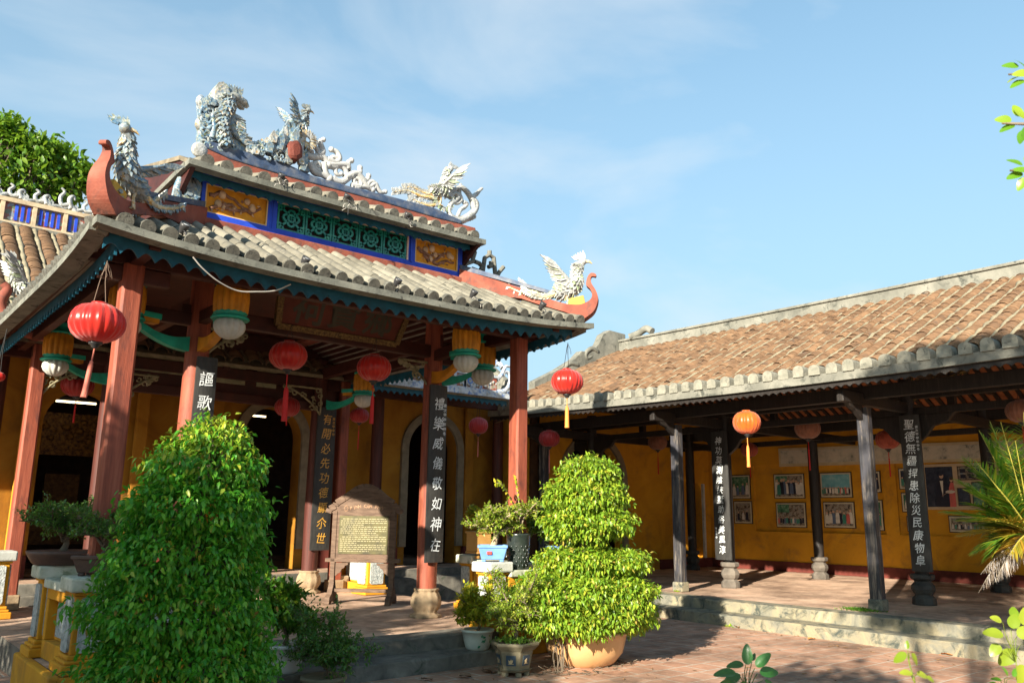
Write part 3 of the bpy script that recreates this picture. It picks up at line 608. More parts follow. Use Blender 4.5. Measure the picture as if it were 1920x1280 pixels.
m.build('scroll_ornament', scroll_white, pav)
# tall dragon fish at the left end of the ridge
def z3(l, y=RP+.0): return rp([(350+a/6.4, 150+b/6.4) for a, b in l], y)
m = MB()
m.poly3(z3([(215, 800), (190, 720), (175, 640), (185, 560), (180, 470), (205, 400), (190, 330), (180, 240), (215, 225), (260, 290), (300, 325), (335, 320), (420, 310), (455, 280), (480, 210), (530, 230), (545, 330), (525, 420), (550, 540), (590, 640), (650, 720), (740, 800), (800, 850), (700, 900), (420, 830)], RP+.02), (0, 1, 0), .18, 0)
for (a, b), r, k in (((163, 250), .055, 1.5), ((205, 415), .085, .9), ((195, 530), .10, 1.0), ((215, 650), .085, 1.0), ((240, 720), .07, .8)):
    p = z3([(a, b)], RP+.10)[0]; m.ball(p, r, 12, 7, 1, (.85, 1.15, k*.8))
p0 = z3([(385, 320)], RP+.10)[0]
m.prism([(-.075, -.12), (.075, -.12), (.08, .18), (.05, .25), (0, .275), (-.05, .25), (-.08, .18)], (p0[0], RP+.12, p0[2]), X, Z, .20, 1)
rgd = random.Random(4)
for pts, a, b in (([(470, 800), (440, 640), (430, 480), (470, 380), (500, 300), (520, 230), (570, 200)], .075, .05), ([(300, 700), (330, 560), (310, 440), (350, 400), (380, 440), (350, 480)], .035, .02), ([(480, 620), (430, 590), (410, 540), (440, 510), (470, 550)], .03, .018),
                  ([(250, 600), (300, 560), (330, 600), (300, 640), (280, 610)], .03, .018), ([(380, 640), (350, 680), (380, 720), (420, 690)], .03, .018), ([(560, 420), (540, 520), (560, 620), (640, 700), (760, 800)], .05, .025), ([(230, 470), (270, 440), (300, 480), (265, 520), (240, 495)], .03, .016)):
    sp = spline(z3(pts, RP-.005), 6); m.tube(sp, taper(a, b, len(sp)), 8, 0)
for k in range(44):
    a_, b_ = rgd.uniform(190, 560), rgd.uniform(330, 820)
    if a_ > 330+(b_-330)*.75 and a_ > 520: continue
    p = Vector(z3([(a_, b_)], RP+.012)[0]); r = rgd.uniform(.03, .06); a0 = rgd.uniform(0, 6); sg = rgd.choice((-1, 1))
    m.tube([p+Vector((math.cos(a0+sg*i*.5)*r*(1-i*.06), -.01, math.sin(a0+sg*i*.5)*r*(1-i*.06))) for i in range(13)], taper(.020, .010, 13), 6, 0)
dsp = spline(z3([(470, 800), (440, 640), (430, 480), (470, 380), (500, 300), (520, 230), (570, 200)], RP-.005), 6)
for i in range(2, len(dsp)-3):
    dd = (dsp[i]-dsp[i-1]).normalized()
    for j in range(7):
        a = 2*math.pi*(j+.5*(i % 2))/7; e1 = dd.orthogonal().normalized(); e2 = dd.cross(e1); o_ = e1*math.cos(a)+e2*math.sin(a); blade(m, dsp[i]+o_*.05, -dd+o_*.6, dd.cross(o_), .085, .055, 0 if (i+j) % 5 else 1, .008)
for k in range(60):
    t = k/59; q_ = z3([(np.interp(t, [0, .2, .4, .6, .8, 1], [185, 180, 205, 260, 335, 430]), np.interp(t, [0, .2, .4, .6, .8, 1], [620, 470, 330, 290, 320, 300]))], RP+rgd.uniform(.0, .16))[0]
    blade(m, Vector(q_), Z+X*rgd.uniform(-.9, .3), X, rgd.uniform(.06, .12), .05, rgd.choice((0, 0, 1)), .01)
h = Vector(z3([(575, 225)], RP+.06)[0]); m.ball(h, .085, 10, 6, 0, (1.1, .9, .8))
m.tube([h+X*.03, h+X*.12-Z*.02, h+X*.165-Z*.055], [.065, .05, .02], 8, 1); m.tube([h-Z*.03, h+X*.09-Z*.085, h+X*.12-Z*.09], [.045, .03, .012], 7, 1)
for k in range(7): blade(m, h+X*(-.04+.015*k)+Z*.04, Z+X*(-.8+.18*k), X, .13, .045, 0, .01)
for k in range(6): blade(m, h-X*.07-Z*(.03*k), -X+Z*(.5-.2*k), Z, .10, .05, 0, .01)
for k in range(8): blade(m, Vector(z3([(540+8*k, 400+20*k)], RP-.02)[0]), X*.9-Z*(.35+.1*k)+Vector((0, -.2, 0)), X, .17, .06, 0 if k % 2 else 2, .012)
for k in range(26):
    t = k/25; q = Vector(z3([(560+210*t, 600+215*t)], RP-.02)[0]); blade(m, q, X*(.5+.3*t)+Z*rgd.uniform(.2, .8)+Vector((0, rgd.uniform(-.3, .1), 0)), X, rgd.uniform(.06, .12), .045, rgd.choice((0, 0, 2)), .012)
m.build('dragon_ornament', [porcelain_blue, porcelain, porcelain], pav)
# flame clouds and red block that carry the middle phoenix
m = MB()
for k in range(64):
    t = k/63; u = 468+104*t+rgd.uniform(-3, 3); base = np.interp(u, [386, 474, 541, 589], [262, 288, 308, 330]); top = np.interp(u, [468, 497, 520, 535, 556, 575], [276, 258, 240, 228, 235, 262])
    fr = rgd.random(); v0 = base+2-(base-top)*.62*fr; L = (v0-(base-(base-top)*(.55+.5*fr)))
    p = Vector(at(u, v0, 'Y', RP+rgd.uniform(-.04, .15))); blade(m, p, Z+X*rgd.uniform(-.15, .2), X, max(.10, L/FPX*9.4)*rgd.uniform(.9, 1.2), .085, rgd.choice((0, 0, 1)), .03)
for k in range(34):
    u = rgd.uniform(490, 545); base = np.interp(u, [386, 474, 541, 589], [262, 288, 308, 330]); p = Vector(at(u, base-rgd.uniform(0, 28), 'Y', RP-.03)); r = rgd.uniform(.02, .04); a0 = rgd.uniform(0, 6)
    m.tube([p+Vector((math.cos(a0+i*.5)*r*(1-i*.06), 0, math.sin(a0+i*.5)*r*(1-i*.06))) for i in range(12)], taper(.016, .008, 12), 6, 0)
m.build('cloud_ornament', [porcelain_blue, porcelain], pav)
m = MB(); q = z3([(1232, 760), (1262, 720), (1330, 705), (1392, 745), (1412, 830), (1408, 915), (1335, 962), (1262, 945), (1240, 880)], RP-.10); m.poly3(q, (0, 1, 0), .34); m.build('rock_ornament', surf('dark_red_rock', [(.3, (.08, .02, .014)), (.7, (.17, .04, .025))], 7, bmp=.8), pav, .05)
o = Vector(z3([(1310, 730)], RP+.07)[0]); phoenix(pav, o, X, Z, .50, PHB, (1.0, .62), False, 1.0, 5, 1)
m = MB()
for k in range(30): a = 2*math.pi*k/30; c = Vector(z3([(1450, 720)], RP+.02)[0]); blade(m, c+Vector((math.cos(a)*.03, 0, math.sin(a)*.03)), Vector((math.cos(a), -.2, math.sin(a))), X, .10, .035, k % 2, .008)
m.build('flower_ornament', [porcelain_white, ochre_shard], pav)
# little fret ornament standing on the right and left shoulders of the lower roof
def fret(pts_list, y, mat, name, r=.028):
    q = MB()
    for pts in pts_list:
        P = [Vector(at(640+a/2.977, 440+b/2.977, 'Y', y)) for a, b in pts]
        q.tube(P, r*1.15, 8, 0, True, False, 1.0, (0, 1, 0))
        for p_ in P[1:-1]: q.ball(p_, r*1.15, 8, 5)
    return q.build(name, mat, pav)
FRT = [[(690, 215), (692, 165), (730, 150), (745, 100), (735, 88), (715, 92)], [(690, 215), (780, 245), (870, 262), (930, 270)], [(730, 190), (770, 205), (785, 180), (770, 160), (745, 150)], [(785, 235), (800, 130), (827, 112), (850, 130), (862, 250)],
       [(827, 112), (827, 90)], [(820, 180), (835, 175), (835, 150)], [(862, 250), (880, 210), (905, 180)], [(780, 245), (760, 225)], [(870, 262), (900, 248), (930, 268)]]
fret(FRT, 8.7, grey_ridge, 'fret_ornament')
m = MB()  # left shoulder: gnarled rockery of blue shards
for k in range(110):
    u = rgd.uniform(326, 372); v = rgd.uniform(335, 392); 
    if v < 335+abs(u-350)*1.6: continue
    p = Vector(at(u, v, 'Y', 8.62+rgd.uniform(-.06, .1))); blade(m, p, Z+X*rgd.uniform(-.5, .3), X, rgd.uniform(.08, .18), .07, rgd.choice((0, 1)), .03)
pts = [(352, 318), (340, 335), (332, 360), (340, 385), (352, 395)]; sp = spline(rp(pts, 8.6), 6); m.tube(sp, taper(.035, .06, len(sp)), 8, 1)
pts = [(365, 325), (372, 350), (366, 375), (372, 395)]; sp = spline(rp(pts, 8.58), 6); m.tube(sp, taper(.03, .045, len(sp)), 8, 0); m.build('rock_ornament', [porcelain_blue, porcelain_blue], pav)
# hip ridges with boat-prow ends -------------------------
a0, a1 = Vector((CXR, CYF, 0)), Vector((XR, YF, 0)); hd = (a1-a0).normalized(); hn = hd.cross(Z)
outer = [(430, 535), (500, 480), (528, 420), (533, 370), (515, 320), (490, 280), (480, 240), (492, 222), (515, 225), (520, 212), (505, 200), (480, 200), (460, 225), (450, 265), (452, 290), (478, 315), (492, 350), (485, 385), (455, 410), (400, 428), (330, 425), (280, 415), (200, 390), (100, 352), (0, 315)]
lower = [(0, 385), (100, 420), (200, 450), (300, 480), (370, 505)]
prof = []
for a, b in outer+lower:
    p = Vector(at_plane(980+a/3.764, 460+b/3.764, (XR, YF, 0), hn)); prof.append(((Vector((p.x, p.y, 0))-a1).dot(hd), p.z))
_o = [Vector((a_, z_, 0)) for a_, z_ in prof[:25]]; _sm = [(v.x, v.y) for v in spline(_o, 4)]; prof_s = _sm+prof[25:]
def hip(c0, c1, name):
    d = Vector((c1[0]-c0[0], c1[1]-c0[1], 0)).normalized(); q = MB()
    q.prism(prof_s, Vector((c1[0], c1[1], 0)), d, Z, .20); nn = d.cross(Z).normalized(); b0 = Vector((c1[0], c1[1], 0)); zt_ = max(z for a_, z in prof)
    for i, v in enumerate(q.v):            # the prow narrows towards its curled tip
        v = Vector(v); t_ = (v-b0).dot(nn); f_ = 1.0-.72*max(0, min(1, (v.z-4.15)/(zt_-4.15)))**1.2; q.v[i] = tuple(v+nn*(t_*(f_-1)))
    return q.build(name, brick_red, pav, .02), d
hip((CXR, CYF), (XR, YF), 'hip_ridge'); hip((CXL, CYF), (XL, YF), 'hip_ridge')
zm = max(z for s_, z in prof)
for c0, c1 in (((CXR, CYF), (XR, YF)), ((CXL, CYF), (XL, YF))):   # ridge from clerestory down to where the prow starts
    d = Vector((c1[0]-c0[0], c1[1]-c0[1], 0)); Ln = d.length; d.normalize(); q = MB(); e = prof[24]
    e2 = prof[25]; o_ = Vector((c1[0], c1[1], 0)); q.prism([(-Ln-.02, 4.86), (e[0]+.02, e[1]), (e2[0]+.02, e2[1]), (-Ln-.02, 4.54)], o_, d, Z, .145)
    q.build('hip_ridge', brick_red, pav, .01)
    q = MB(); q.prism([(-Ln-.02, 4.93), (e[0]+.45, e[1]-.055), (e[0]+.45, e[1]-.10), (-Ln-.02, 4.862)], o_, d, Z, .09); q.build('hip_coping', blue_worn, pav, .01)
    # gold box under the bird and the bird itself
    def PQ(a, z): return Vector((c1[0], c1[1], 0))+d*a+Z*z
    bz = 4.20; q = MB(); q.bar(PQ(-.27, bz+.13), PQ(-.06, bz+.175), .10, .15); q.build('gold_block', surf('weathered_gold_%d' % int(c0[0]*10), [(.3, (.36, .22, .04)), (.7, (.6, .38, .05))], 9), pav, .01)
    sd_ = d.cross(Z)*-1
    if c0[0] > 4: phoenix(pav, PQ(-.30, 4.27), d, Z, .80, PH, (.8, .55), True, .92, 8, 1, tail_drop=-.10)
    else: phoenix(pav, PQ(-.26, 4.26)+X*.09, d, Z, .78, PHB, (.45, .48), True, .98, 9, 1, tail_drop=-.10, hdir=(.9, -.2, 0))
# lotus-bud pendants and brackets -------------------------
def pendant(x, y, z=3.55, s=1.0):
    def L(pr, lob, amp, mat, nm, par): q = MB(); q.lathe([(r*s, z+h*s) for r, h in pr], (x, y, 0), lob*6 if lob else 24, 0, lob, amp); return q.build(nm, mat, par)
    b = L([(.15, .14), (.165, .17), (.172, .30), (.165, .42), (.145, .455)], 15, .20, gold_paint, 'pendant', pav)
    L([(.19, .075), (.20, .09), (.185, .105), (.15, .11), (.14, .125), (.175, .145), (.16, .16)], 0, 0, teal_green, 'pendant_ring', b)
    L([(.13, .445), (.18, .455), (.185, .475), (.15, .49), (.12, .50), (.14, .60)], 0, 0, teal_green, 'pendant_ring', b)
    L([(.045, -.125), (.09, -.105), (.135, -.06), (.155, -.01), (.15, .04), (.125, .075), (.10, .085)], 12, .14, white_plaster, 'pendant_bud', b)
for x, y in ((3.12, 8.42), (6.20, 8.36), (2.27, 9.15), (7.02, 9.06), (2.28, 12.5), (7.08, 12.5)): pendant(x, y)
def bracket(a, b, z, cols):
    a = Vector((a[0], a[1], z)); b = Vector((b[0], b[1], z)); d = (b-a); Ln = d.length; d.normalize(); n = 14
    low = [(Ln*t, -.20+.17*t*t) for t in np.linspace(0, 1, n)]; up_ = [(Ln*t, -.03+.07*t**2-.05*math.sin(math.pi*t)) for t in np.linspace(0, 1, n)]
    q = MB(); q.prism(low+up_[::-1], a, d, Z, .085); o = q.build('bracket', cols[0], pav, .012)
    q = MB(); q.span((0, 0, 0), (.001, .001, .001)); q = MB(); c = b-d*.13; q.bar(c+Z*.065-d*.09, c+Z*.065+d*.09, .11, .05); q.build('bracket_band', cols[1], o)
    q = MB(); q.bar(c+Z*.12-d*.11, c+Z*.12+d*.11, .13, .06); q.build('bracket_block', cols[2], o)
for a, b in (((3.0, 9.34), (2.40, 9.18)), ((3.12, 9.25), (3.12, 8.55)), ((6.36, 9.30), (6.24, 8.50)), ((6.52, 9.38), (6.92, 9.12)), ((3.0, 12.66), (2.4, 12.54)), ((6.7, 13.1), (7.0, 12.65))):
    bracket(a, b, 3.60, (gold_paint, teal_green, teal_green) if a[1] < 9.32 else (teal_green, gold_paint, teal_green))
# carved corner fretwork under the inner beams
def fretwork(c, d, L, H, mat, seed, name='carved_fretwork', par=None):
    rg = random.Random(seed); q = MB(); c = Vector(c); d = Vector(d)
    for k in range(16):
        t = rg.random(); h = rg.uniform(0, 1)*(1-t); p = c+d*(L*t)-Z*(H*h*1.0+.02); r = rg.uniform(.025, .05); a0 = rg.uniform(0, 6)
        q.tube([p+(d*math.cos(a0+i*.55)+Z*math.sin(a0+i*.55))*r*(1-i*.05) for i in range(11)], taper(.016, .009, 11), 6)
    q.tube(spline([c+d*L, c+d*L*.6-Z*H*.25, c+d*L*.25-Z*H*.6, c-Z*H], 6), .018, 6); q.tube([c, c+d*L], .018, 6); q.tube([c, c-Z*H], .018, 6)
    return q.build(name, mat, par or pav)
mossgold = surf('worn_gilt_carving', [(.3, (.10, .09, .05)), (.6, (.28, .25, .15)), (.85, (.45, .42, .33))], 14, rough=.8)
fretwork((6.55, 13.05, 3.75), (-1, 0, 0), .7, .45, mossgold, 1); fretwork((6.35, 9.4, 3.70), (-1, 0, 0), .5, .36, mossgold, 2); fretwork((3.2, 9.4, 3.72), (1, 0, 0), .5, .36, mossgold, 3)
fretwork((2.25, 13.2, 3.6), (1, 0, 0), .45, .4, mossgold, 4); fretwork((3.2, 12.7, 3.6), (1, 0, 0), .5, .4, mossgold, 5)
# ================================================================ main hall behind the pavilion
hall = thing('main_hall', 'ochre communal hall with arched doorways and shard frieze behind the red pavilion', 'hall', (6, 15, .6))
def arch_wall(name, x0, x1, zt, y, th, opens, mat, par, axis='X'):
    """wall in the XZ plane at y with arched openings (xa, xb, spring z, base z)"""
    q = MB(); cur = x0
    def seg(a, b, c, d): q.span((a, y, c), (b, y+th, d))
    for xa, xb, sp_, zb_ in opens:
        seg(cur, xa, .3, zt); r = (xb-xa)/2; c = (xa+xb)/2; n = 16
        pts = [(c-r*math.cos(math.pi*i/n), sp_+r*math.sin(math.pi*i/n)) for i in range(n+1)]
        q.poly3([(px, y, pz) for px, pz in pts]+[(xb, y, zt), (xa, y, zt)], (0, 1, 0), th)
        if zb_ > .35: seg(xa, xb, .3, zb_)
        cur = xb
    seg(cur, x1, .3, zt); return q.build(name, mat, par)
OP = [(2.66, 3.80, 3.0, .58), (5.98, 7.15, 3.02, .58), (9.62, 10.92, 3.0, .58)]
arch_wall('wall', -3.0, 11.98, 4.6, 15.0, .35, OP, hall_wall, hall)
for xa, xb, sp_, _z in OP[1:]:
    q = MB(); r = (xb-xa)/2; c = (xa+xb)/2; n = 18; vs = []
    for rr, yy in ((r-.0, 14.93), (r+.17, 14.93), (r+.17, 14.998), (r-.0, 14.998)):
        vs += [(c-rr, yy, .95)]+[(c-rr*math.cos(math.pi*i/n), yy, sp_+rr*math.sin(math.pi*i/n)) for i in range(n+1)]+[(c+rr, yy, .95)]
    k = n+3; q.add(vs, [(a*k+i, a*k+i+1, ((a+1) % 4)*k+i+1, ((a+1) % 4)*k+i) for a in range(4) for i in range(k-1)]); q.build('arch_trim', dull_trim, hall)
cur = -3.0
for xa, xb, _s, _z in OP+[(11.98, 12, 0, 0)]:
    q = MB(); q.span((cur, 14.955, .58), (xa-(.18 if xa > 4 else .0), 14.998, .93)); cur = xb+(.18 if xa > 4 else 0); q.build('skirting', maroon, hall)
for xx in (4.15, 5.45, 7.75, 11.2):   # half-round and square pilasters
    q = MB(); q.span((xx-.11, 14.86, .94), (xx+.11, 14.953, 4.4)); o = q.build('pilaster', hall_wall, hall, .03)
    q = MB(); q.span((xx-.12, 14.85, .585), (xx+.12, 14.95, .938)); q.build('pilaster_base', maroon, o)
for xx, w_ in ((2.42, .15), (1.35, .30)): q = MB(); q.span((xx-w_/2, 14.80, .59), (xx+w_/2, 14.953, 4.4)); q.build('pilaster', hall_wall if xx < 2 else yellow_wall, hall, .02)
for xx, yy in ((1.9, 14.5), (4.9, 14.55), (8.6, 14.55), (11.75, 14.55)):
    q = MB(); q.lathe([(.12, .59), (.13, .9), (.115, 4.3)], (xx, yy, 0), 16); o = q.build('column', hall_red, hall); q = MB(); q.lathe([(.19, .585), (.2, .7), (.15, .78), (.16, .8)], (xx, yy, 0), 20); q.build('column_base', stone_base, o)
# inside: dark room with lacquered back wall and a gilded screen
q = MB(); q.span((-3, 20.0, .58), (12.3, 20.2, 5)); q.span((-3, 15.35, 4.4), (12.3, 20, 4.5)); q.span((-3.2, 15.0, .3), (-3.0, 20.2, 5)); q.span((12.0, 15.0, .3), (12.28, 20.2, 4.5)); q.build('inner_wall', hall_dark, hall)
q = MB(); rgs = random.Random(3)
for k in range(60): q.ball((rgs.uniform(2.2, 5.0), 17.6, rgs.uniform(2.75, 3.35)), rgs.uniform(.04, .09), 6, 4, 0, (1, .3, .7))
q.span((2.0, 17.62, 2.65), (5.2, 17.7, 3.45)); q.build('gilded_screen', surf('dim_gilded_carving', [(.35, (.05, .02, .01)), (.6, (.30, .15, .03)), (.8, (.45, .26, .06))], 20, rough=.5, bmp=.6), hall)
q = MB()
for a, b in (((2.2, 17.3, 1.25), (4.6, 17.9, 1.35)), ((2.3, 17.4, .6), (2.5, 17.8, 1.25)), ((4.3, 17.4, .6), (4.5, 17.8, 1.25)), ((2.5, 17.45, 1.0), (4.3, 17.5, 1.25)), ((2.6, 17.75, 1.35), (2.9, 17.85, 2.1)), ((3.3, 17.75, 1.35), (3.9, 17.85, 2.3))): q.span(a, b)
q.build('altar', surf('dim_altar_wood', [(.3, (.06, .03, .015)), (.7, (.22, .12, .04))], 14), hall)
# roof: front slope, ridge frieze, eave frieze
EY, EZ, RYh, RZh = 13.0, 4.02, 17.0, 6.75
hx0, hx1 = -5.0, 10.75
def hz(y): return EZ+(RZh-EZ)*(y-EY)/(RYh-EY)
sheet('roof_slope', [[(x, y, hz(y)-.03) for y in np.linspace(EY, RYh, 3)] for x in np.linspace(hx0, hx1-.0, 9)][::1], mortar, hall, .06, red_dark)
sheet('roof_slope', [[(x, y, RZh-.03-(y-RYh)*.66) for y in np.linspace(RYh, 21.2, 3)] for x in np.linspace(hx0, hx1, 4)], mortar, hall, .06, red_dark)
def barrel_rows(name, rows, rad, pitch, par, mat, seed, flat_=.62, length=.2, mort=.15):
    """overlapping cover tiles; rows = list of (lower point, upper point)"""
    rg = np.random.default_rng(seed); V = []; F = []; A = np.linspace(-.08*math.pi, 1.08*math.pi, 7); nv = 0; MV = MB()
    for a, b in rows:
        a = np.array(a, float); b = np.array(b, float); L = np.linalg.norm(b-a); d = (b-a)/L; sd = np.cross(d, [0, 0, 1.0]); sd /= np.linalg.norm(sd); up = np.cross(sd, d); n = int(L/pitch)
        woff = rg.normal(0, .004); steps = [0.0]
        while steps[-1] < L-.05: steps.append(steps[-1]+pitch*(rg.uniform(.38, .58) if rg.random() < .86 else rg.uniform(1.0, 1.8)))
        for i, s0 in enumerate(steps):
            s1 = min(L, s0+length); r = rad*rg.uniform(.95, 1.06); tilt = rg.normal(0, .004); lift = .009+rg.uniform(0, .005); sh = sd*(rg.normal(0, .0025)+woff+.006*math.sin(i*.4+seed))
            lo = a+d*(s0+rg.normal(0, .004))+up*lift+sh; hi = a+d*s1+up*-.004+sh
            ring = lambda p, rr, tl: [p+sd*(math.cos(t)*rr)+up*(math.sin(t)*rr*flat_+tl*math.cos(t)) for t in A]
            vs = ring(lo, r, tilt)+ring(hi, r*.93, 0)+ring(lo, r*.90, tilt)
            V += vs; F += [(nv+j, nv+j+7, nv+j+8, nv+j+1) for j in range(6)]+[(nv+j+14, nv+j, nv+j+1, nv+j+15) for j in range(6)]; nv += 21
        if mort:
            k_ = max(2, int(L/.16)); pp = [a+d*(L*i/k_)+sd*(mort+rg.normal(0, .004))+up*(.012+rg.normal(0, .006)) for i in range(k_+1)]
            MV.tube(pp, [max(.012, (mort-rad)*rg.uniform(.75, 1.7)) for _ in pp], 6, 0, False)
    o = np_mesh(name, np.array(V), np.array(F), mat, par, True)
    if mort: MV.build('roof_mortar', mortar, par)
    return o
rows = []
x = hx0+.1
while x < hx1-.05: rows.append(((x, EY+.0, hz(EY)+.02), (x, RYh-.05, hz(RYh-.05)+.02))); x += .30
barrel_rows('roof_tile', rows, .115, .115, hall, terra, 5, mort=.15)
q = MB(); q.span((hx0, RYh-.14, RZh-.25), (hx1, RYh+.14, RZh+.02)); q.build('ridge_base', grey_ridge, hall)
q = MB(); q.span((hx0, RYh-.07, RZh+.02), (hx1, RYh+.07, RZh+.42)); q.build('ridge_panel', frieze_mix, hall)
q = MB(); q.span((hx0, RYh-.13, RZh+.42), (hx1, RYh+.13, RZh+.50)); q.span((hx0, RYh-.12, RZh+.02), (hx1, RYh+.12, RZh+.06))
x = hx0+.1
while x < hx1: q.span((x, RYh-.12, RZh+.06), (x+.07, RYh+.12, RZh+.42)); x += .52
q.build('ridge_rail', flat('faded_ochre_stone', (.45, .36, .24), .9, .3), hall)
q = MB(); x = 2.1
while x < 3.2: q.span((x, RYh-.085, RZh+.10), (x+.05, RYh-.073, RZh+.40)); x += .10
q.build('ridge_lattice', blue_paint, hall)
q = MB(); rgs = random.Random(8)
for k in range(20):
    x = .6+k*.42; s_ = rgs.choice((-1, 1))
    for pts in ([(0, 0), (.12, .10), (.26, .08), (.30, .20), (.24, .30), (.30, .36)], [(0, .02), (-.10, .06), (-.2, .03)], [(.1, .05), (.14, .2), (.08, .26), (.05, .2)]):
        sp = spline([(x+a*s_, RYh, RZh+.52+b*.8*(1.0 if k % 3 else 1.5)) for a, b in pts], 5); q.tube(sp, taper(.055, .02, len(sp)), 6)
    for j in range(4): blade(q, (x+.1*s_*j*.6, RYh, RZh+.56), (s_*.3, 0, 1), (1, 0, 0), .12, .07, 0, .02)
q.build('ridge_ornament', porcelain_white, hall)
# gable parapet at the right end and the eave frieze of blue and white shards
q = MB(); q.poly3([(hx1-.0, EY-.1, EZ-.1), (hx1, RYh+.1, RZh-.1), (hx1, RYh+.1, RZh+.45), (hx1, RYh-.4, RZh+.3), (hx1, RYh-1.0, hz(RYh-1)+.4), (hx1, EY+1.4, hz(EY+1.4)+.32), (hx1, EY+.3, hz(EY+.3)+.30), (hx1, EY-.1, EZ+.25)], (1, 0, 0), .16); q.build('gable_parapet', grey_ridge, hall, .02)
FY = EY-.06; FX0 = 7.25
q = MB(); q.span((FX0, FY-.04, EZ-.06), (hx1+.12, FY+.16, EZ+.045)); q.build('eave_cornice', blue_white, hall)
q = MB(); q.span((FX0, FY, EZ+.047), (hx1-.35, FY+.10, EZ+.34)); q.build('frieze_panel', frieze_mix, hall)
q = MB(); q.span((FX0, FY-.022, EZ+.345), (hx1-.30, FY+.12, EZ+.39)); q.span((FX0, FY-.022, EZ+.047), (hx1-.30, FY-.002, EZ+.085))
pxs = [at(u, 715, 'Y', FY)[0] for u in (806, 828, 858, 868, 886, 925)]
x = pxs[2]
for k, xx in enumerate([pxs[4]-.07, pxs[3], pxs[2]-.1]+[pxs[0]-.55*i for i in range(3)]): q.span((xx, FY-.03, EZ+.087), (xx+.06, FY-.002, EZ+.343)); q.span((xx+.24, FY-.03, EZ+.087), (xx+.30, FY-.002, EZ+.343))
q.build('frieze_rail', blue_white, hall)
q = MB()
for k, xx in enumerate([pxs[3]+.01]+[pxs[0]-.50-1.1*i for i in range(1)]):
    for r_, mi in ((.10, 0), (.065, 1), (.035, 0)):
        s0 = len(q.v); q.lathe([(r_, 0), (r_, .012+(.1-r_)*.2)], (0, 0, 0), 16, mi); q.xf(Matrix.Translation((xx+.15, FY-.012, EZ+.215)) @ Matrix.Rotation(R(90), 4, 'X'), s0)
q.build('frieze_medallion', [porcelain_white, flat('cobalt_shard', (.06, .16, .45), .3)], hall)
q = MB(); x = FX0+.05
while x < hx1-.3:   # relief blossoms on the frieze
    q.ball((x, FY-.01, EZ+.20+rgs.uniform(-.07, .07)), rgs.uniform(.02, .045), 6, 4, 0, (1, .4, 1)); x += .07
q.build('frieze_relief', porcelain_white, hall)
q = MB(); c = Vector((hx1-.12, FY+.03, EZ+.2))
for pts, a, b in (([(-.20, -.13), (-.02, -.10), (.10, .0), (.16, .16), (.10, .30), (.0, .30), (-.03, .22)], .06, .03), ([(-.2, .12), (-.08, .25), (.02, .42), (.14, .44)], .05, .025), ([(.05, -.1), (.22, -.05), (.30, .08), (.26, .2)], .05, .02)):
    sp = spline([c+Vector((p, 0, z)) for p, z in pts], 6); q.tube(sp, taper(a, b, len(sp)), 8)
q.build('corner_ornament', blue_white, hall)
q = MB()   # ornaments that climb the right hip
for k in range(9):
    y = EY+.4+k*.38; c = Vector((hx1+.08, y, hz(y)+.38)); sp = spline([c+Vector((0, a, b)) for a, b in ((-.12, 0), (0, .12), (.12, .10), (.1, .22), (.02, .26))], 5); q.tube(sp, taper(.06, .025, len(sp)), 7, k % 2)
q.build('gable_ornament', [blue_white, porcelain], hall)
eave_strip('valance', [(x, FY+.10, EZ) for x in np.linspace(FX0, hx1, 260)], (0, -1, 0), -.15, -.062, .025, teal, hall, (.13, .06))
q = MB(); q.bar((hx0, 13.9, 3.95), (11.9, 13.9, 3.95), .14, .2); q.bar((hx0, 14.55, 4.3), (12.0, 14.55, 4.3), .16, .22)
for x in (1.9, 4.9, 8.6, 11.4): q.bar((x, 13.15, 3.98), (x, 15, 4.25), .10, .14)
q.build('beam', red_dark, hall)
# small corner prow with a phoenix on the hall's far left eave, seen over the pavilion eave
q = MB(); c = Vector(at(12, 600, 'Y', 12.8)); sp = spline([c+Vector((a, 0, b)) for a, b in ((.6, -.12), (.25, -.10), (0, .02), (-.10, .22), (-.04, .42), (-.1, .5))], 7); q.tube(sp, taper(.12, .05, len(sp)), 10); q.build('hip_ridge', brick_red, hall)
phoenix(hall, Vector(at(45, 578, 'Y', 12.8)), Vector((-1, 0, 0)), Z, .78, PH, (1.0, .5), True, .95, 12, -1)
# ================================================================ open gallery on the right
gal = thing('side_gallery', 'long open gallery with black columns, ochre back wall and terracotta tiled roof', 'gallery', (15, 8, .32))
GX0, GXR, GX1 = 11.20, 15.40, 19.6; GY0, GY1 = -1.5, 14.2
def ge(y): return 3.72+.0028*(y-6.8)**2          # eave height
GZR = 5.72
def gz(x, y): return ge(y)+(GZR-ge(y))*(x-GX0)/(GXR-GX0)
G = [[(x, y, gz(x, y)-.02) for x in np.linspace(GX0, GXR, 4)] for y in np.linspace(GY0, GY1, 40)]
sheet('roof_slope', G[::-1], pan_dark, gal, .05, terra_under)
sheet('roof_slope', [[(x, y, GZR-(x-GXR)*.48) for x in (GXR, GX1+.6)] for y in (GY1, GY0)], pan_dark, gal, .05, terra_under)
ys = []; y = 2.35
while y < GY1-.1: ys.append(y); y += .2655
barrel_rows('roof_tile', [((GX0+.16, y, gz(GX0+.16, y)+.02), (GXR-.10, y, gz(GXR-.1, y)+.02)) for y in ys], .096, .115, gal, terra, 7, .82, .20, .1327)
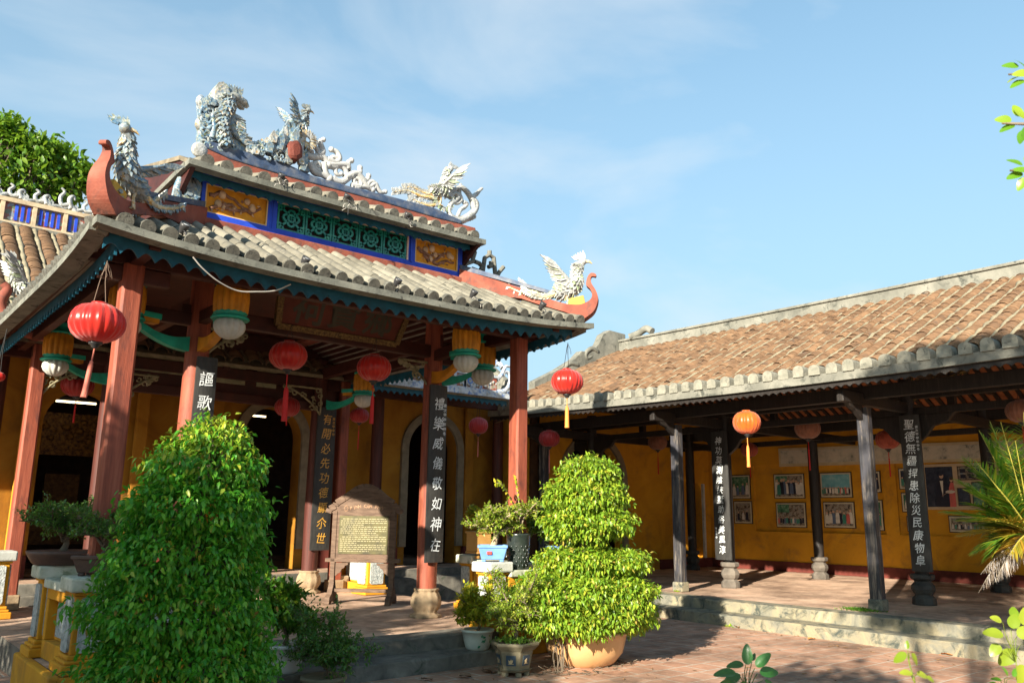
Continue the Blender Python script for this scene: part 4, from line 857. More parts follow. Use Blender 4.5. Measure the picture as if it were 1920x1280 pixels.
# lime cement end blocks and fascia
caps = MB(); rg = random.Random(6)
for y in ys:
    r = .088*rg.uniform(.95, 1.08); z0 = ge(y)-.005; hh = rg.uniform(.155, .18); n = 10; k = rg.uniform(.6, .8)
    prof_ = [(-r, 0)]+[(-r*math.cos(math.pi*i/n)*(1 if abs(math.cos(math.pi*i/n)) < .99 else 1), hh*.45+hh*.55*math.sin(math.pi*i/n)**k) for i in range(n+1)]+[(r, 0)]
    caps.prism(prof_, (GX0+.07+rg.uniform(-.012, .012), y, z0), (0, -1, 0), (0, 0, 1), .24)
caps.build('tile_end_block', surf('lime_end_block', [(.25, (.12, .122, .10)), (.55, (.23, .222, .18)), (.85, (.34, .33, .27))], 7, rough=.95, spots=(.055, .06, .052), spot_scale=12, spot_lo=.56, spot_hi=.68, bmp=.5), gal, .012)
eave_strip('eave_fascia', [(GX0-.03, y, ge(y)) for y in np.linspace(GY1, GY0, 60)], (-1, 0, 0), -.125, .004, .16, grey_ridge, gal)
eave_strip('eave_board', [(GX0+.03, y, ge(y)) for y in np.linspace(GY1, GY0, 1500)], (-1, 0, 0), -.185, -.128, .03, black_wood, gal, (.1327, .035))
# ridge wall
q = MB(); P = []
for y in np.linspace(GY1-.1, GY0, 24): P.append((y, GZR-.14, GZR+.22+.006*(y-6)**2*.12))
q.poly3([(GXR-.10, y, a) for y, a, b in P]+[(GXR-.10, y, b) for y, a, b in P[::-1]], (1, 0, 0), .20)
q.build('ridge_wall', grey_ridge, gal, .02)
q = MB(); q.poly3([(GXR-.14, y, b) for y, a, b in P]+[(GXR-.14, y, b+.06) for y, a, b in P[::-1]], (1, 0, 0), .28); q.build('ridge_coping', grey_ridge, gal, .015)
# stepped scroll end of the ridge and the curved verge that runs down to the eave
def vz(x): return gz(x, GY1)+.08
pf = [(GX0+1.2, vz(GX0+1.2)-.1), (GX0+1.2, vz(GX0+1.2)+.18), (GX0+1.9, vz(GX0+1.9)+.22), (GX0+2.5, vz(GX0+2.5)+.30), (GX0+2.75, vz(GX0+2.75)+.42), (GX0+3.05, vz(GX0+3.05)+.30), (GX0+3.35, vz(GX0+3.35)+.42), (GX0+3.5, vz(GX0+3.5)+.62), (GX0+3.75, vz(GX0+3.75)+.66), (GXR+.15, GZR+.52), (GXR+.15, GZR-.1)]
q = MB(); q.poly3([(a, GY1+.06, b) for a, b in pf], (0, -1, 0), .22); q.build('verge_wall', grey_ridge, gal, .02)
q = MB()
for pts in ([(3.3, .5), (3.1, .62), (2.9, .55), (2.95, .42), (3.1, .42)], [(2.6, .38), (2.35, .48), (2.15, .40), (2.2, .28)]):
    sp = spline([(GX0+a, GY1-.13, vz(GX0+a)+b-.25) for a, b in pts], 6); q.tube(sp, taper(.07, .045, len(sp)), 8)
q.tube(spline([(GXR-.15, GY1-.55, GZR+.33), (GXR-.02, GY1-.75, GZR+.42), (GXR-.02, GY1-1.0, GZR+.5), (GXR-.02, GY1-1.2, GZR+.40)], 6), .09, 8); q.build('scroll_ornament', grey_ridge, gal)
# timber frame
GALB = [(.165, 0), (.17, .02), (.165, .10), (.14, .125), (.118, .15), (.145, .185), (.166, .24), (.158, .30), (.12, .345), (.112, .36), (.165, .395), (.17, .455), (.15, .47)]
YS = (-1.15, 2.5, 6.12, 9.74, 13.4)
for y in YS:
    sq_column(12.13, y, .175, .322, 3.30, worn_black, step_stone, .17, .215, parent=gal)
    mt, bm_ = (black_wood, black_base) if y < 8 else (black_wood, grey_base)
    o = None; q = MB(); q.lathe([(.105, .76), (.115, 1.8), (.11, 3.9)], (13.62, y, 0), 18); o = q.build('column', mt, gal)
    b = MB(); b.lathe([(a*1.06, .322+z) for a, z in GALB], (13.62, y, 0), 8, 0, ph=R(22.5), sm=False); b.build('column_base', bm_, o, .01)
for y in (2.6, 6.3, 9.94, 13.4):
    q = MB(); q.lathe([(.105, .76), (.115, 1.8), (.11, 3.9)], (17.2, y, 0), 18); o = q.build('column', black_wood, gal)
    b = MB(); b.lathe([(a*1.06, .322+z) for a, z in GALB], (17.2, y, 0), 8, 0, ph=R(22.5), sm=False); b.build('column_base', grey_base if 7 < y < 11 else black_base, o, .01)
q = MB()
for x, z in ((12.13, 3.52), (13.62, 3.66), (17.2, 3.62)): q.bar((x, GY0, z), (x, GY1, z), .13, .20)
q.bar((13.62, GY0, 3.36), (13.62, GY1, 3.36), .08, .12); q.bar((17.2, GY0, 3.34), (17.2, GY1, 3.34), .08, .12)
for y in YS[:4]+(13.4,):
    q.bar((11.45, y, 3.42), (18.7, y, 3.42), .11, .17); q.bar((13.6, y, 4.1), (17.3, y, 4.1), .11, .17); q.bar((15.4, y, 3.5), (15.4, y, 5.5), .13, .13, 0, (0, 1, 0))
q.build('beam', black_wood, gal, .01)
q = MB(); x = GX0+.5
while x < GXR-.1: q.bar((x, GY0, gz(x, 6)-.13), (x, GY1, gz(x, 6)-.13), .09, .11); x += .82
q.build('purlin', black_wood, gal)
q = MB(); y = GY0+.1
while y < GY1-.05: q.bar((GX0+.12, y, gz(GX0+.12, y)-.085), (GXR, y, gz(GXR, y)-.085), .085, .035); q.bar((GXR, y, GZR-.085), (GX1, y, GZR-.085-(GX1-GXR)*.48), .085, .035); y += .225
q.build('rafter', black_wood, gal)
for y in (2.5, 6.12, 9.74, 13.4):
    for s in (-1, 1):
        q = MB(); q.poly3([(13.57, y+s*.11, 3.30), (13.57, y+s*.75, 3.30), (13.57, y+s*.62, 3.16), (13.57, y+s*.40, 3.10), (13.57, y+s*.28, 2.95), (13.57, y+s*.11, 2.82)], (1, 0, 0), .09); q.build('carved_bracket', black_wood, gal, .01)
    q = MB(); q.poly3([(11.5, y-.04, 3.40), (12.03, y-.04, 3.34), (12.03, y-.04, 3.10), (11.9, y-.04, 3.18), (11.82, y-.04, 3.24), (11.7, y-.04, 3.27)], (0, 1, 0), .08); q.build('carved_bracket', black_wood, gal, .01)
fretwork((13.62, 6.0, 3.95), (0, -1, 0), .9, .4, surf('dull_gilt_carving', [(.4, (.03, .025, .02)), (.7, (.3, .2, .05))], 14), 8, par=gal)
# walls
q = MB(); q.poly3([(11.3, 14.02, 3.60), (15.4, 14.02, 5.62), (19.3, 14.02, 3.75), (18.8, 14.02, 4.05), (12.6, 14.02, 4.05)], (0, 1, 0), .12); q.build('gable_board', flat('pale_gable_plaster', (.30, .20, .10), .9, .3), gal)
WX = 18.8
q = MB()
q.span((WX, -1.6, .30), (WX+.3, 14.3, 1.28)); q.span((WX, -1.6, 2.95), (WX+.3, 14.3, 4.2)); q.span((WX+.06, -1.6, 1.28), (WX+.3, 14.3, 2.95))
for a, b in ((12.60, 14.3), (8.86, 9.16), (4.9, 5.2)): q.span((WX, a, 1.28), (WX+.06, b, 2.95))
q.build('wall', yellow_wall, gal)
q = MB(); q.span((WX-.03, -1.6, .325), (WX-.002, 14.0, .56)); q.build('skirting', maroon, gal)
q = MB(); q.span((16.62, 13.95, .325), (WX-.05, 13.998, .56)); q.build('skirting', maroon, gal)
arch_wall('wall', 12.75, WX-.002, 4.3, 14.0, .25, [(13.30, 15.25, 2.45, .30), (17.86, 18.42, 2.25, .58)], yellow_wall, gal)
q = MB(); n = 18; xa, xb, sp_ = 13.3, 15.25, 2.45; r = (xb-xa)/2; c = (xa+xb)/2; vs = []
for rr, yy in ((r, 13.93), (r+.16, 13.93), (r+.16, 13.998), (r, 13.998)): vs += [(c-rr, yy, .56)]+[(c-rr*math.cos(math.pi*i/n), yy, sp_+rr*math.sin(math.pi*i/n)) for i in range(n+1)]+[(c+rr, yy, .56)]
k = n+3; q.add(vs, [(a*k+i, a*k+i+1, ((a+1) % 4)*k+i+1, ((a+1) % 4)*k+i) for a in range(4) for i in range(k-1)]); q.build('arch_trim', dull_trim, gal)
q = MB(); q.span((18.425, 13.94, .56), (18.50, 13.998, 2.5)); q.build('door_jamb', white_plaster, gal)
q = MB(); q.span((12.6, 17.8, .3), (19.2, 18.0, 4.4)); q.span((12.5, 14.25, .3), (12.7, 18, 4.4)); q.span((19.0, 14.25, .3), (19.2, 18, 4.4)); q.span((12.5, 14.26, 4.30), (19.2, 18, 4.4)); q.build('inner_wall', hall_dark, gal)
q = MB(); q.span((17.6, 15.2, .3), (18.98, 15.3, 3.0)); q.build('inner_screen_wall', yellow_wall, gal)
q = MB()
for k in range(5): q.span((13.35+.12*k, 14.9, 2.95), (13.40+.12*k, 14.95, 3.35))
q.build('window_bar', white_plaster, gal)
q = MB(); q.span((12.98, 14.7, .32), (13.9, 14.75, 2.9)); q.build('door_leaf', black_wood, gal)
q = MB(); q.bar((18.75, 6.05, 3.83), (18.75, 6.95, 3.83), .04, .18); q.build('sign_board', flat('crimson_board', (.28, .02, .03)), gal)
# the gap wall between hall and gallery
q = MB(); q.span((11.99, 14.3, .3), (12.50, 14.9, 4.3)); q.build('pier', yellow_wall, gal, .02)
# ---------------------------------------------------------------- framed photographs and the scroll
def pic_mat(name, stops, scale):
    m, t, b = nodes(name); c = t.nodes.new('ShaderNodeTexCoord'); v = t.nodes.new('ShaderNodeTexNoise'); v.inputs['Scale'].default_value = scale; v.inputs['Detail'].default_value = 5; v.inputs['Roughness'].default_value = .75
    t.links.new(c.outputs['Object'], v.inputs['Vector']); t.links.new(ramp(t, v.outputs['Fac'], stops), b.inputs['Base Color']); b.inputs['Roughness'].default_value = .25; return m
frame_dark = flat('dark_picture_frame', (.05, .03, .018), .4); mount = flat('cream_mount', (.52, .46, .33), .6)
SUITS = [flat('suit_%d' % i, c, .5, .2) for i, c in enumerate(((.015, .017, .035), (.05, .22, .16), (.62, .58, .5), (.55, .12, .1), (.10, .14, .22), (.55, .38, .10)))]
skin = flat('printed_skin', (.52, .33, .22), .5)
BACK = [pic_mat('photo_court', [(.36, (.035, .04, .05)), (.46, (.16, .13, .10)), (.55, (.36, .30, .23)), (.64, (.12, .18, .22)), (.75, (.5, .45, .36))], 11), pic_mat('photo_green', [(.35, (.02, .07, .05)), (.55, (.10, .24, .14)), (.75, (.45, .5, .4))], 9), pic_mat('photo_sky', [(.3, (.10, .30, .36)), (.6, (.2, .45, .5)), (.8, (.5, .6, .55))], 3), pic_mat('photo_dusk', [(.35, (.012, .018, .035)), (.65, (.05, .06, .09)), (.85, (.2, .18, .16))], 6)]
def photo(label, y0, y1, z0, z1, back, people, seed, ground=None, group='framed photographs on the gallery wall', fr=.02, mo=.035, x=WX+.055, big=False):
    rg = random.Random(seed); t = thing('framed_photo', label, 'photo', (x, (y0+y1)/2, z0), group)
    a, b = min(y0, y1), max(y0, y1)
    q = MB(); q.span((x-.02, a, z0), (x+.003, b, z1)); q.build('frame', frame_dark, t)
    q = MB(); q.span((x-.024, a+fr, z0+fr), (x-.0205, b-fr, z1-fr)); q.build('mount', mount, t)
    A, B, Z0, Z1 = a+fr+mo, b-fr-mo, z0+fr+mo, z1-fr-mo; H = Z1-Z0
    q = MB(); q.span((x-.028, A, Z0), (x-.0245, B, Z1)); o = q.build('picture', BACK[back], t)
    q = MB(); mats = SUITS+[skin, BACK[0], BACK[1], frame_dark]
    if ground: q.span((x-.0295, A, Z0), (x-.0285, B, Z0+H*ground), 7)
    if seed % 2: q.span((x-.0300, B-(B-A)*.45, Z0+H*.62), (x-.0296, B, Z1), 8)
    if people:
        n, hh = people
        for i in range(n):
            yy = A+(B-A)*(i+.5+rg.uniform(-.2, .2))/n; h = H*hh*rg.uniform(.85, 1.1); w = max(.014, h*.17); zz_ = Z0+H*(.08+rg.uniform(0, .05)); xo = x-.0302-.0003*(i % 5)
            c = rg.choice((0, 0, 0, 1, 2, 3, 4, 2) if not big else (0, 2))
            q.add([(xo, yy-w, zz_), (xo, yy-w*.9, zz_+h*.6), (xo, yy-w*.6, zz_+h*.8), (xo, yy+w*.6, zz_+h*.8), (xo, yy+w*.9, zz_+h*.6), (xo, yy+w, zz_)], [(0, 1, 2, 3, 4, 5)], c)
            q.add([(xo-.0002, yy+w*.55*math.cos(k*math.pi/4), zz_+h*.9+h*.1*math.sin(k*math.pi/4)) for k in range(8)], [tuple(range(8))], 6)
    q.build('printed_figures', mats, o); return t
photo('small framed photo of a group in a garden, upper one right of the gallery board', 13.30, 12.68, 2.10, 2.73, 1, (4, .55), 1, .25, x=WX-.004)
photo('small framed photo of people before a pale wall, lower one right of the gallery board', 13.22, 12.66, 1.46, 2.05, 0, (3, .5), 2, .2, x=WX-.004)
photo('framed photo of a standing row in suits and green dress, upper left of the niche', 12.02, 11.16, 2.10, 2.72, 0, (11, .72), 3, .12)
photo('framed photo of a courtyard with pillared houses, lower left of the wall niche', 12.00, 11.16, 1.39, 2.01, 0, (13, .30), 5, .35)
photo('framed photo with turquoise backdrop over a crowd, upper right of the niche', 10.74, 9.92, 2.11, 2.72, 2, (16, .32), 4, .38)
photo('framed photo of men walking down a street, lower right of the wall niche', 10.70, 9.90, 1.40, 2.02, 0, (8, .62), 6, .3)
photo('narrow framed photo peeking out behind the worn front gallery column, upper one', 9.58, 9.22, 2.22, 2.72, 3, (3, .6), 8, .2)
photo('narrow framed photo peeking out behind the worn front gallery column, lower one', 9.62, 9.22, 1.36, 2.06, 1, (3, .5), 10, .3)
photo('small framed photo of men at a table, top one left of the big print', 8.80, 8.30, 2.28, 2.76, 3, (4, .55), 12, .3)
photo('small framed photo with a green curtain, middle of the three left of the big print', 8.78, 8.30, 1.78, 2.22, 1, (4, .5), 14, .3)
photo('small framed photo in bright turquoise, lowest of the three left of the big print', 8.70, 8.28, 1.36, 1.70, 2, (5, .4), 16, .3)
photo('wide framed photo of a red and white shop hall, under the big print', 7.80, 6.95, 1.36, 1.72, 0, (12, .45), 18, .25)
# the big print: a man in a dark suit beside a woman with flowers, and inset pictures
t = thing('photo_print', 'large unframed print of a suited man and a woman holding flowers', 'print', (WX+.05, 7.5, 1.9), 'framed photographs on the gallery wall')
x = WX+.05; q = MB(); q.span((x-.02, 6.35, 1.84), (x+.005, 8.22, 2.82)); q.build('backing', flat('beige_print_backing', (.50, .38, .24), .5), t)
q = MB(); q.span((x-.024, 7.62, 1.90), (x-.0205, 8.20, 2.76)); o = q.build('picture', BACK[3], t)
q = MB(); xo = x-.026
def blob(c, ry, rz, k, m_, n=12): q.add([(xo-.0004*k, c[0]+ry*math.cos(i*2*math.pi/n), c[1]+rz*math.sin(i*2*math.pi/n)) for i in range(n)], [tuple(range(n))], m_)
q.add([(xo, 8.02, 1.90), (xo, 8.0, 2.35), (xo, 7.93, 2.50), (xo, 7.80, 2.50), (xo, 7.72, 2.3), (xo, 7.74, 1.90)], [(0, 1, 2, 3, 4, 5)], 0); q.add([(xo-.001, 7.90, 2.46), (xo-.001, 7.86, 2.10), (xo-.001, 7.83, 2.46)], [(0, 1, 2)], 2)
blob((7.86, 2.565), .045, .06, 3, 6); blob((7.87, 2.60), .048, .035, 4, 0); q.add([(xo-.002, 7.73, 1.90), (xo-.002, 7.72, 2.30), (xo-.002, 7.68, 2.42), (xo-.002, 7.62, 2.42), (xo-.002, 7.60, 2.2), (xo-.002, 7.60, 1.90)], [(0, 1, 2, 3, 4, 5)], 3)
blob((7.66, 2.475), .035, .05, 6, 6); blob((7.66, 2.505), .04, .035, 7, 9); q.bar((xo-.004, 7.88, 2.13), (xo-.004, 7.64, 2.28), .003, .035, 6, (1, 0, 0)); blob((7.70, 2.22), .10, .035, 12, 2)
q.build('printed_figures', SUITS+[skin, BACK[0], BACK[1], frame_dark], o)
for a, b, c, d, bk in ((7.56, 7.30, 1.92, 2.30, 3), (7.26, 6.86, 1.92, 2.42, 1), (7.52, 6.98, 2.46, 2.76, 0)):
    q = MB(); q.span((x-.026, b, c), (x-.0215, a, d)); q.span((x-.028, b+.02, c+.02), (x-.0262, a-.02, d-.02), 1); o2 = q.build('inset_picture', [frame_dark, BACK[bk]], t)
    if bk == 0:
        q = MB()
        for i in range(3):
            for j in range(2): q.span((x-.030, b+.05+.16*i, c+.04+.12*j), (x-.0284, b+.05+.16*i+.11, c+.04+.12*j+.08), 0)
        q.build('printed_figures', SUITS[0], o2)
# landscape scroll over the photos
t = thing('landscape_scroll', 'long pale landscape scroll hung above the framed photographs', 'scroll', (WX, 9, 2.9))
q = MB(); q.poly3([(WX-.05, 11.78, 2.90), (WX-.05, 5.0, 2.82), (WX-.05, 5.0, 3.22), (WX-.05, 11.78, 3.36)][::1], (1, 0, 0), .03); q.build('scroll_border', flat('scroll_paper', (.46, .38, .24), .8), t)
q = MB(); q.poly3([(WX-.056, 11.72, 2.97), (WX-.056, 5.1, 2.88), (WX-.056, 5.1, 3.16), (WX-.056, 11.72, 3.30)], (1, 0, 0), .005); q.build('ink_painting', pic_mat('ink_landscape', [(.32, (.10, .12, .11)), (.42, (.40, .38, .31)), (.55, (.52, .47, .37)), (.8, (.56, .5, .4))], 4.5), t)
# ================================================================ lettering
_tc = {}
def glyph(s, size=1.0, bold=.0, ext=.0):
    """flat mesh of a text, centred on its own bounds -> verts, faces"""
    k = (s, bold)
    if k not in _tc:
        c = bpy.data.curves.new('lettering', 'FONT'); c.body = s; c.size = 1; c.offset = bold; c.resolution_u = 2
        o = bpy.data.objects.new('lettering', c); COL.objects.link(o)
        me = bpy.data.meshes.new_from_object(o.evaluated_get(bpy.context.evaluated_depsgraph_get()))
        V = np.array([v.co[:] for v in me.vertices]); F = [tuple(p.vertices) for p in me.polygons]
        bpy.data.objects.remove(o); bpy.data.curves.remove(c); bpy.data.meshes.remove(me)
        V[:, :2] -= (V[:, :2].min(0)+V[:, :2].max(0))/2; _tc[k] = (V, F)
    V, F = _tc[k]; return V*size, F
def hash_(s): return (sum((i+3)*ord(c) for i, c in enumerate(s))*7919 % 1000)/1000
def write(mb, s, o, ex, ey, size, bold=.012, slant=.0, rot=0.0, m=0, wid=1.0):
    V, F = glyph(s, size, bold); ex = Vector(ex); ey = Vector(ey); o = Vector(o); c, q = math.cos(rot), math.sin(rot); vs = []
    ph = (hash_(s)*6.3, hash_(s+'b')*6.3)
    for x, y, _ in V:
        if bold < .008 or slant: x, y = x+.022*math.sin(7*y/size+ph[0]+2*x/size)*size+.010*math.sin(23*y/size+ph[1])*size, y+.022*math.sin(6*x/size+ph[1])*size+.010*math.sin(21*x/size+ph[0])*size
        x = x*wid+slant*y; x, y = x*c-y*q, x*q+y*c; vs.append(o+ex*x+ey*y)
    mb.add(vs, F, m)
def couplet(label, P0, P1, z0, z1, nrm, text, zt, zb_, size, ink, small=None, sside=1, boardmat=None, group='inscribed couplet boards on the columns'):
    """upright board between plan points P0 (left seen from the front) and P1, face normal nrm"""
    P0 = Vector((P0[0], P0[1], 0)); P1 = Vector((P1[0], P1[1], 0)); nrm = Vector(nrm); ex = (P1-P0).normalized(); c = (P0+P1)/2; w = (P1-P0).length
    t = thing('couplet_board', label, 'couplet board', (c.x, c.y, z0), group)
    q = MB(); k = 7; vs = []
    for z in (z0, z1):
        for i in range(k): s = i/(k-1)*2-1; vs.append(c+ex*(w/2*s)+nrm*(.018*(1-s*s))+Z*z)
        for i in range(k): s = 1-i/(k-1)*2; vs.append(c+ex*(w/2*s)+nrm*(.018*(1-s*s)-.028)+Z*z)
    n = 2*k; q.add(vs, [(i, (i+1) % n, (i+1) % n+n, i+n) for i in range(n)]+[tuple(range(n-1, -1, -1)), tuple(range(n, 2*n))]); q.build('board', boardmat or board_black, t)
    q = MB(); N = len(text); rgw = random.Random(len(text)+int(z0*100))
    for i, ch in enumerate(text):
        z = zt+(zb_-zt)*i/(N-1); write(q, ch, c+nrm*.022+Z*z, ex, Z, size*rgw.uniform(.93, 1.06), .004, .14, rgw.uniform(-.05, .05), 0, .92)
    q.build('lettering', ink, t)
    if small:
        q = MB()
        for i, ch in enumerate(small[0]): write(q, ch, c+ex*(w*.36*sside)+nrm*.014+Z*(small[1]-size*.34*i), ex, Z, size*.28, .01)
        q.build('small_lettering', ink, t)
    q = MB(); q.bar(c-nrm*.03+Z*(z1-.06), c-nrm*.005+Z*(z1-.06), .03, .03); q.build('hook', metal, t); return t
# pavilion boards (face the courtyard, -Y) ---------------
def zat(u, v, y): return at(u, v, 'Y', y)[2]
yb = 9.24; xa, xb = at(803, 870, 'Y', yb)[0], at(835, 870, 'Y', yb)[0]
couplet('black board with eight pale characters on the round column beside the info stand', (xa, yb), (xb, yb), zat(812, 1054, yb), zat(822, 722, yb), (0, -1, 0), '禮樂威儀敬如神在', zat(822, 757, yb), zat(813, 1021, yb), .19, silver_ink, ('歲次甲申年仲冬', zat(830, 760, yb)))
yb = 9.18; xa, xb = at(366, 720, 'Y', yb)[0], at(405, 720, 'Y', yb)[0]
couplet('black board with pale characters rising above the tall left bush', (xa, yb), (xb, yb), 1.0, zat(392, 670, yb), (0, -1, 0), '謳歌', zat(381, 710, yb), zat(376, 754, yb), .19, silver_ink)
yb = 13.08; xa, xb = at(589, 900, 'Y', yb)[0], at(624, 900, 'Y', yb)[0]
couplet('black board with gold characters left of the info stand', (xa, yb), (xb, yb), zat(600, 1031, yb), zat(615, 764, yb), (0, -1, 0), '有開必先功德顯尒世', zat(611, 786, yb), zat(598, 1008, yb), .20, gold_ink, ('歲次甲申仲', zat(622, 785, yb)))
yb = 13.08; xa, xb = at(196, 850, 'Y', yb)[0], at(226, 850, 'Y', yb)[0]
couplet('black board with gold characters half hidden behind the red corner column', (xa, yb), (xb, yb), 1.0, 3.35, (0, -1, 0), '靈之', zat(213, 872, yb), zat(207, 912, yb), .20, gold_ink)
# gallery boards (face the courtyard, -X); seen from the front the left end is at larger Y
xg = 13.46
ya, yb2 = at(1337, 930, 'X', xg)[1], at(1367, 930, 'X', xg)[1]
def zgx(u, v): return at(u, v, 'X', xg)[2]
couplet('black board with pale characters on the gallery column just right of the round bush', (xg, ya), (xg, yb2), zgx(1357, 1049), zgx(1350, 808), (-1, 0, 0), '神功莫測陰扶墅助俗美風淳', zgx(1352, 826), zgx(1361, 1030), .165, silver_ink, ('歲次甲申', zgx(1352, 990)), -1)
ya, yb2 = at(1698, 930, 'X', xg)[1], at(1736, 930, 'X', xg)[1]
couplet('black board with pale characters on the gallery column nearest the palm', (xg, ya), (xg, yb2), zgx(1730, 1071), zgx(1702, 778), (-1, 0, 0), '聖德無疆捍患除災民康物阜', zgx(1702, 796), zgx(1722, 1050), .175, silver_ink, ('歲次甲申年仲冬', zgx(1716, 800)), 1)
# red name board under the pavilion beam -----------------
t = thing('name_board', 'dark red name board with three bronze characters under the pavilion eave', 'name board', (4.85, 9.2, 3.86))
nb = Vector((0, -.90, -.42)).normalized(); ey = Vector((0, -.42, .90)).normalized(); o0 = Vector((4.86, 9.17, 4.12)); q = MB()
q.prism([(-.80, -.24), (.80, -.24), (.88, .26), (-.88, .26)], o0, X, ey, .04); q.build('panel', surf('dark_red_board', [(.3, (.07, .015, .010)), (.7, (.14, .032, .02))], 5), t)
q = MB()
for a, b in (((-.84, -.28), (.84, -.28)), ((.84, -.28), (.92, .30)), ((.92, .30), (-.92, .30)), ((-.92, .30), (-.84, -.28))):
    q.bar(o0+X*a[0]+ey*a[1]+nb*.01, o0+X*b[0]+ey*b[1]+nb*.01, .075, .075, 0, nb)
q.build('frame', surf('carved_gilt_frame', [(.35, (.05, .03, .015)), (.55, (.16, .10, .035)), (.75, (.28, .19, .07))], 40, bmp=.8), t)
q = MB()
for i, ch in enumerate('祠賢鄉'): write(q, ch, o0+X*(-.50+.50*i)+nb*.024+ey*.0, X, ey, .44, .02)
q.build('lettering', dark_ink, t)

# ================================================================ lanterns
def silk(name, c, c2, rough=.42):
    m, t, b = nodes(name); cdn = t.nodes.new('ShaderNodeTexCoord'); f = noise(t, 9, 4)
    col = ramp(t, f, [(.3, c), (.7, c2)]); t.links.new(col, b.inputs['Base Color']); b.inputs['Roughness'].default_value = rough
    b.inputs['Sheen Weight'].default_value = .35; bump(t, b, noise(t, 26, 4, .6, (1, 1, .25)), .35, .01); b.inputs['Specular IOR Level'].default_value = .4
    tr = t.nodes.new('ShaderNodeBsdfTranslucent'); t.links.new(col, tr.inputs['Color']); ms = t.nodes.new('ShaderNodeMixShader'); ms.inputs[0].default_value = .32
    out = t.nodes['Material Output']; t.links.new(b.outputs[0], ms.inputs[1]); t.links.new(tr.outputs[0], ms.inputs[2]); t.links.new(ms.outputs[0], out.inputs['Surface']); return m
silk_red = silk('red_lantern_silk', (.50, .012, .010), (.62, .03, .016), .3); silk_orange = silk('orange_lantern_silk', (.66, .10, .012), (.74, .17, .02), .35)
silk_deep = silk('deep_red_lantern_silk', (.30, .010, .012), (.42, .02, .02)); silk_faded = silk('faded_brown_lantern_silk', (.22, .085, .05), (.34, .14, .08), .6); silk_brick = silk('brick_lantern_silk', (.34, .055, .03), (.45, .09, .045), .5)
tassel_pink = flat('faded_tassel', (.46, .13, .09), .7); tassel_red = flat('red_tassel', (.50, .02, .02), .7); tassel_orange = flat('orange_tassel', (.75, .24, .05), .7)
def lantern(label, c, r, zc, mat, tmat=tassel_red, tl=1.9, ribs=20, h=.77, thick=.045, lean=(0, 0), twig=False, group='silk lanterns'):
    """c centre of the globe, r radius, zc height of the hanging point"""
    c = Vector(c); t = thing('silk_lantern', label, 'lantern', c, group); H = r*h
    pr = [(.30*r, H*.98), (.42*r, H*.97), (.62*r, H*.88), (.82*r, H*.66), (.95*r, H*.36), (1.0*r, H*.04), (.97*r, -H*.26), (.86*r, -H*.56), (.68*r, -H*.80), (.45*r, -H*.95), (.26*r, -H)]
    q = MB(); q.lathe(pr, c, ribs*4, 0, ribs, .075); rgk = random.Random(int(c.x*100)); cre = [rgk.uniform(-.03, .03) for _ in range(ribs)]; nn = ribs*4
    for i in range(len(pr)*nn):     # uneven ribs and small puckers in the cloth
        v = Vector(q.v[i])-c; j = i % nn; f_ = 1+cre[(j//4) % ribs]+rgk.uniform(-.006, .006); q.v[i] = (c.x+v.x*f_, c.y+v.y*f_, c.z+v.z*(1+.4*cre[(j//4) % ribs]))
    q.build('silk_globe', mat, t)
    q = MB(); q.lathe([(.27*r, H*.95), (.30*r, H*.97), (.30*r, H*1.10), (.26*r, H*1.10)], c, 20); q.build('top_rim', mat, t)
    q = MB(); q.lathe([(.05*r, -H*1.34), (.13*r, -H*1.28), (.16*r, -H*1.16), (.24*r, -H*1.12), (.27*r, -H*1.0), (.2*r, -H*.98)], c, 16); q.build('bottom_cap', metal, t)
    q = MB(); b = c-Z*H*1.3; e = b+Vector((lean[0], lean[1], -tl*r)); k = b+(e-b)*.30
    q.tube([b, k], r*.03, 6); q.ball(k, r*.075, 8, 5); q.tube([k, k+(e-k)*.1, e], [r*thick*.8, r*thick*1.2, r*thick*1.4], 8)
    if thick > .07:
        for s in (-1, 1): q.tube([k+(e-k)*.1, e+RTv*(r*.06*s)], [r*thick*.6, r*thick*.9], 6)
    q.build('tassel', tmat, t)
    q = MB(); top = Vector((c.x+.02, c.y, zc))
    for s in (-1, 1): q.tube([c+Vector((.22*r*s, .05*r, H*1.08)), c+Vector((.10*r*s, 0, H*1.08+(zc-c.z-H*1.08)*.5)), top], .0035, 5)
    if twig:
        rgt = random.Random(3)
        for k in range(4):
            p = top-Z*.01; pts = [p]; d = Vector((rgt.uniform(-.25, .25), rgt.uniform(-.25, .25), -1))
            for _ in range(4): pts.append(pts[-1]+d*.035+Vector((rgt.uniform(-.015, .015), rgt.uniform(-.015, .015), 0)))
            q.tube(pts, .002, 4)
    q.build('cord', twig_cord if twig else wire, t); return t
twig_cord = flat('dry_vine', (.16, .11, .08), .8)
RTv = Vector((float(RT[0]), float(RT[1]), 0)).normalized()
def lan(u, v, ax, val, wpx, zc, label, mat, **k):
    p = at(u, v, ax, val); d = float((p-EYE) @ FW); return lantern(label, p, wpx/2*d/FPX, zc, mat, **k)
lan(183, 606, 'Y', 7.50, 97, 3.76, 'big glossy red lantern with pink sheen beside the red corner column', silk_red, tmat=tassel_pink, tl=1.95, thick=.075, lean=(-.045, -.02), twig=True, h=.74)
lan(541, 667, 'Y', 9.15, 68, 3.86, 'red lantern hanging under the left end of the red name board', silk_red, tl=2.6, thick=.12)
lan(701, 690, 'Y', 9.15, 63, 3.86, 'red lantern hanging under the right end of the red name board', silk_red, tl=2.3, thick=.09)
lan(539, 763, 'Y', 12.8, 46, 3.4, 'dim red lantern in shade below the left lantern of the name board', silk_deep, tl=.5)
lan(674, 779, 'Y', 12.8, 35, 3.62, 'small deep red lantern in front of a lotus bud pendant in the pavilion shade', silk_deep, tl=2.6)
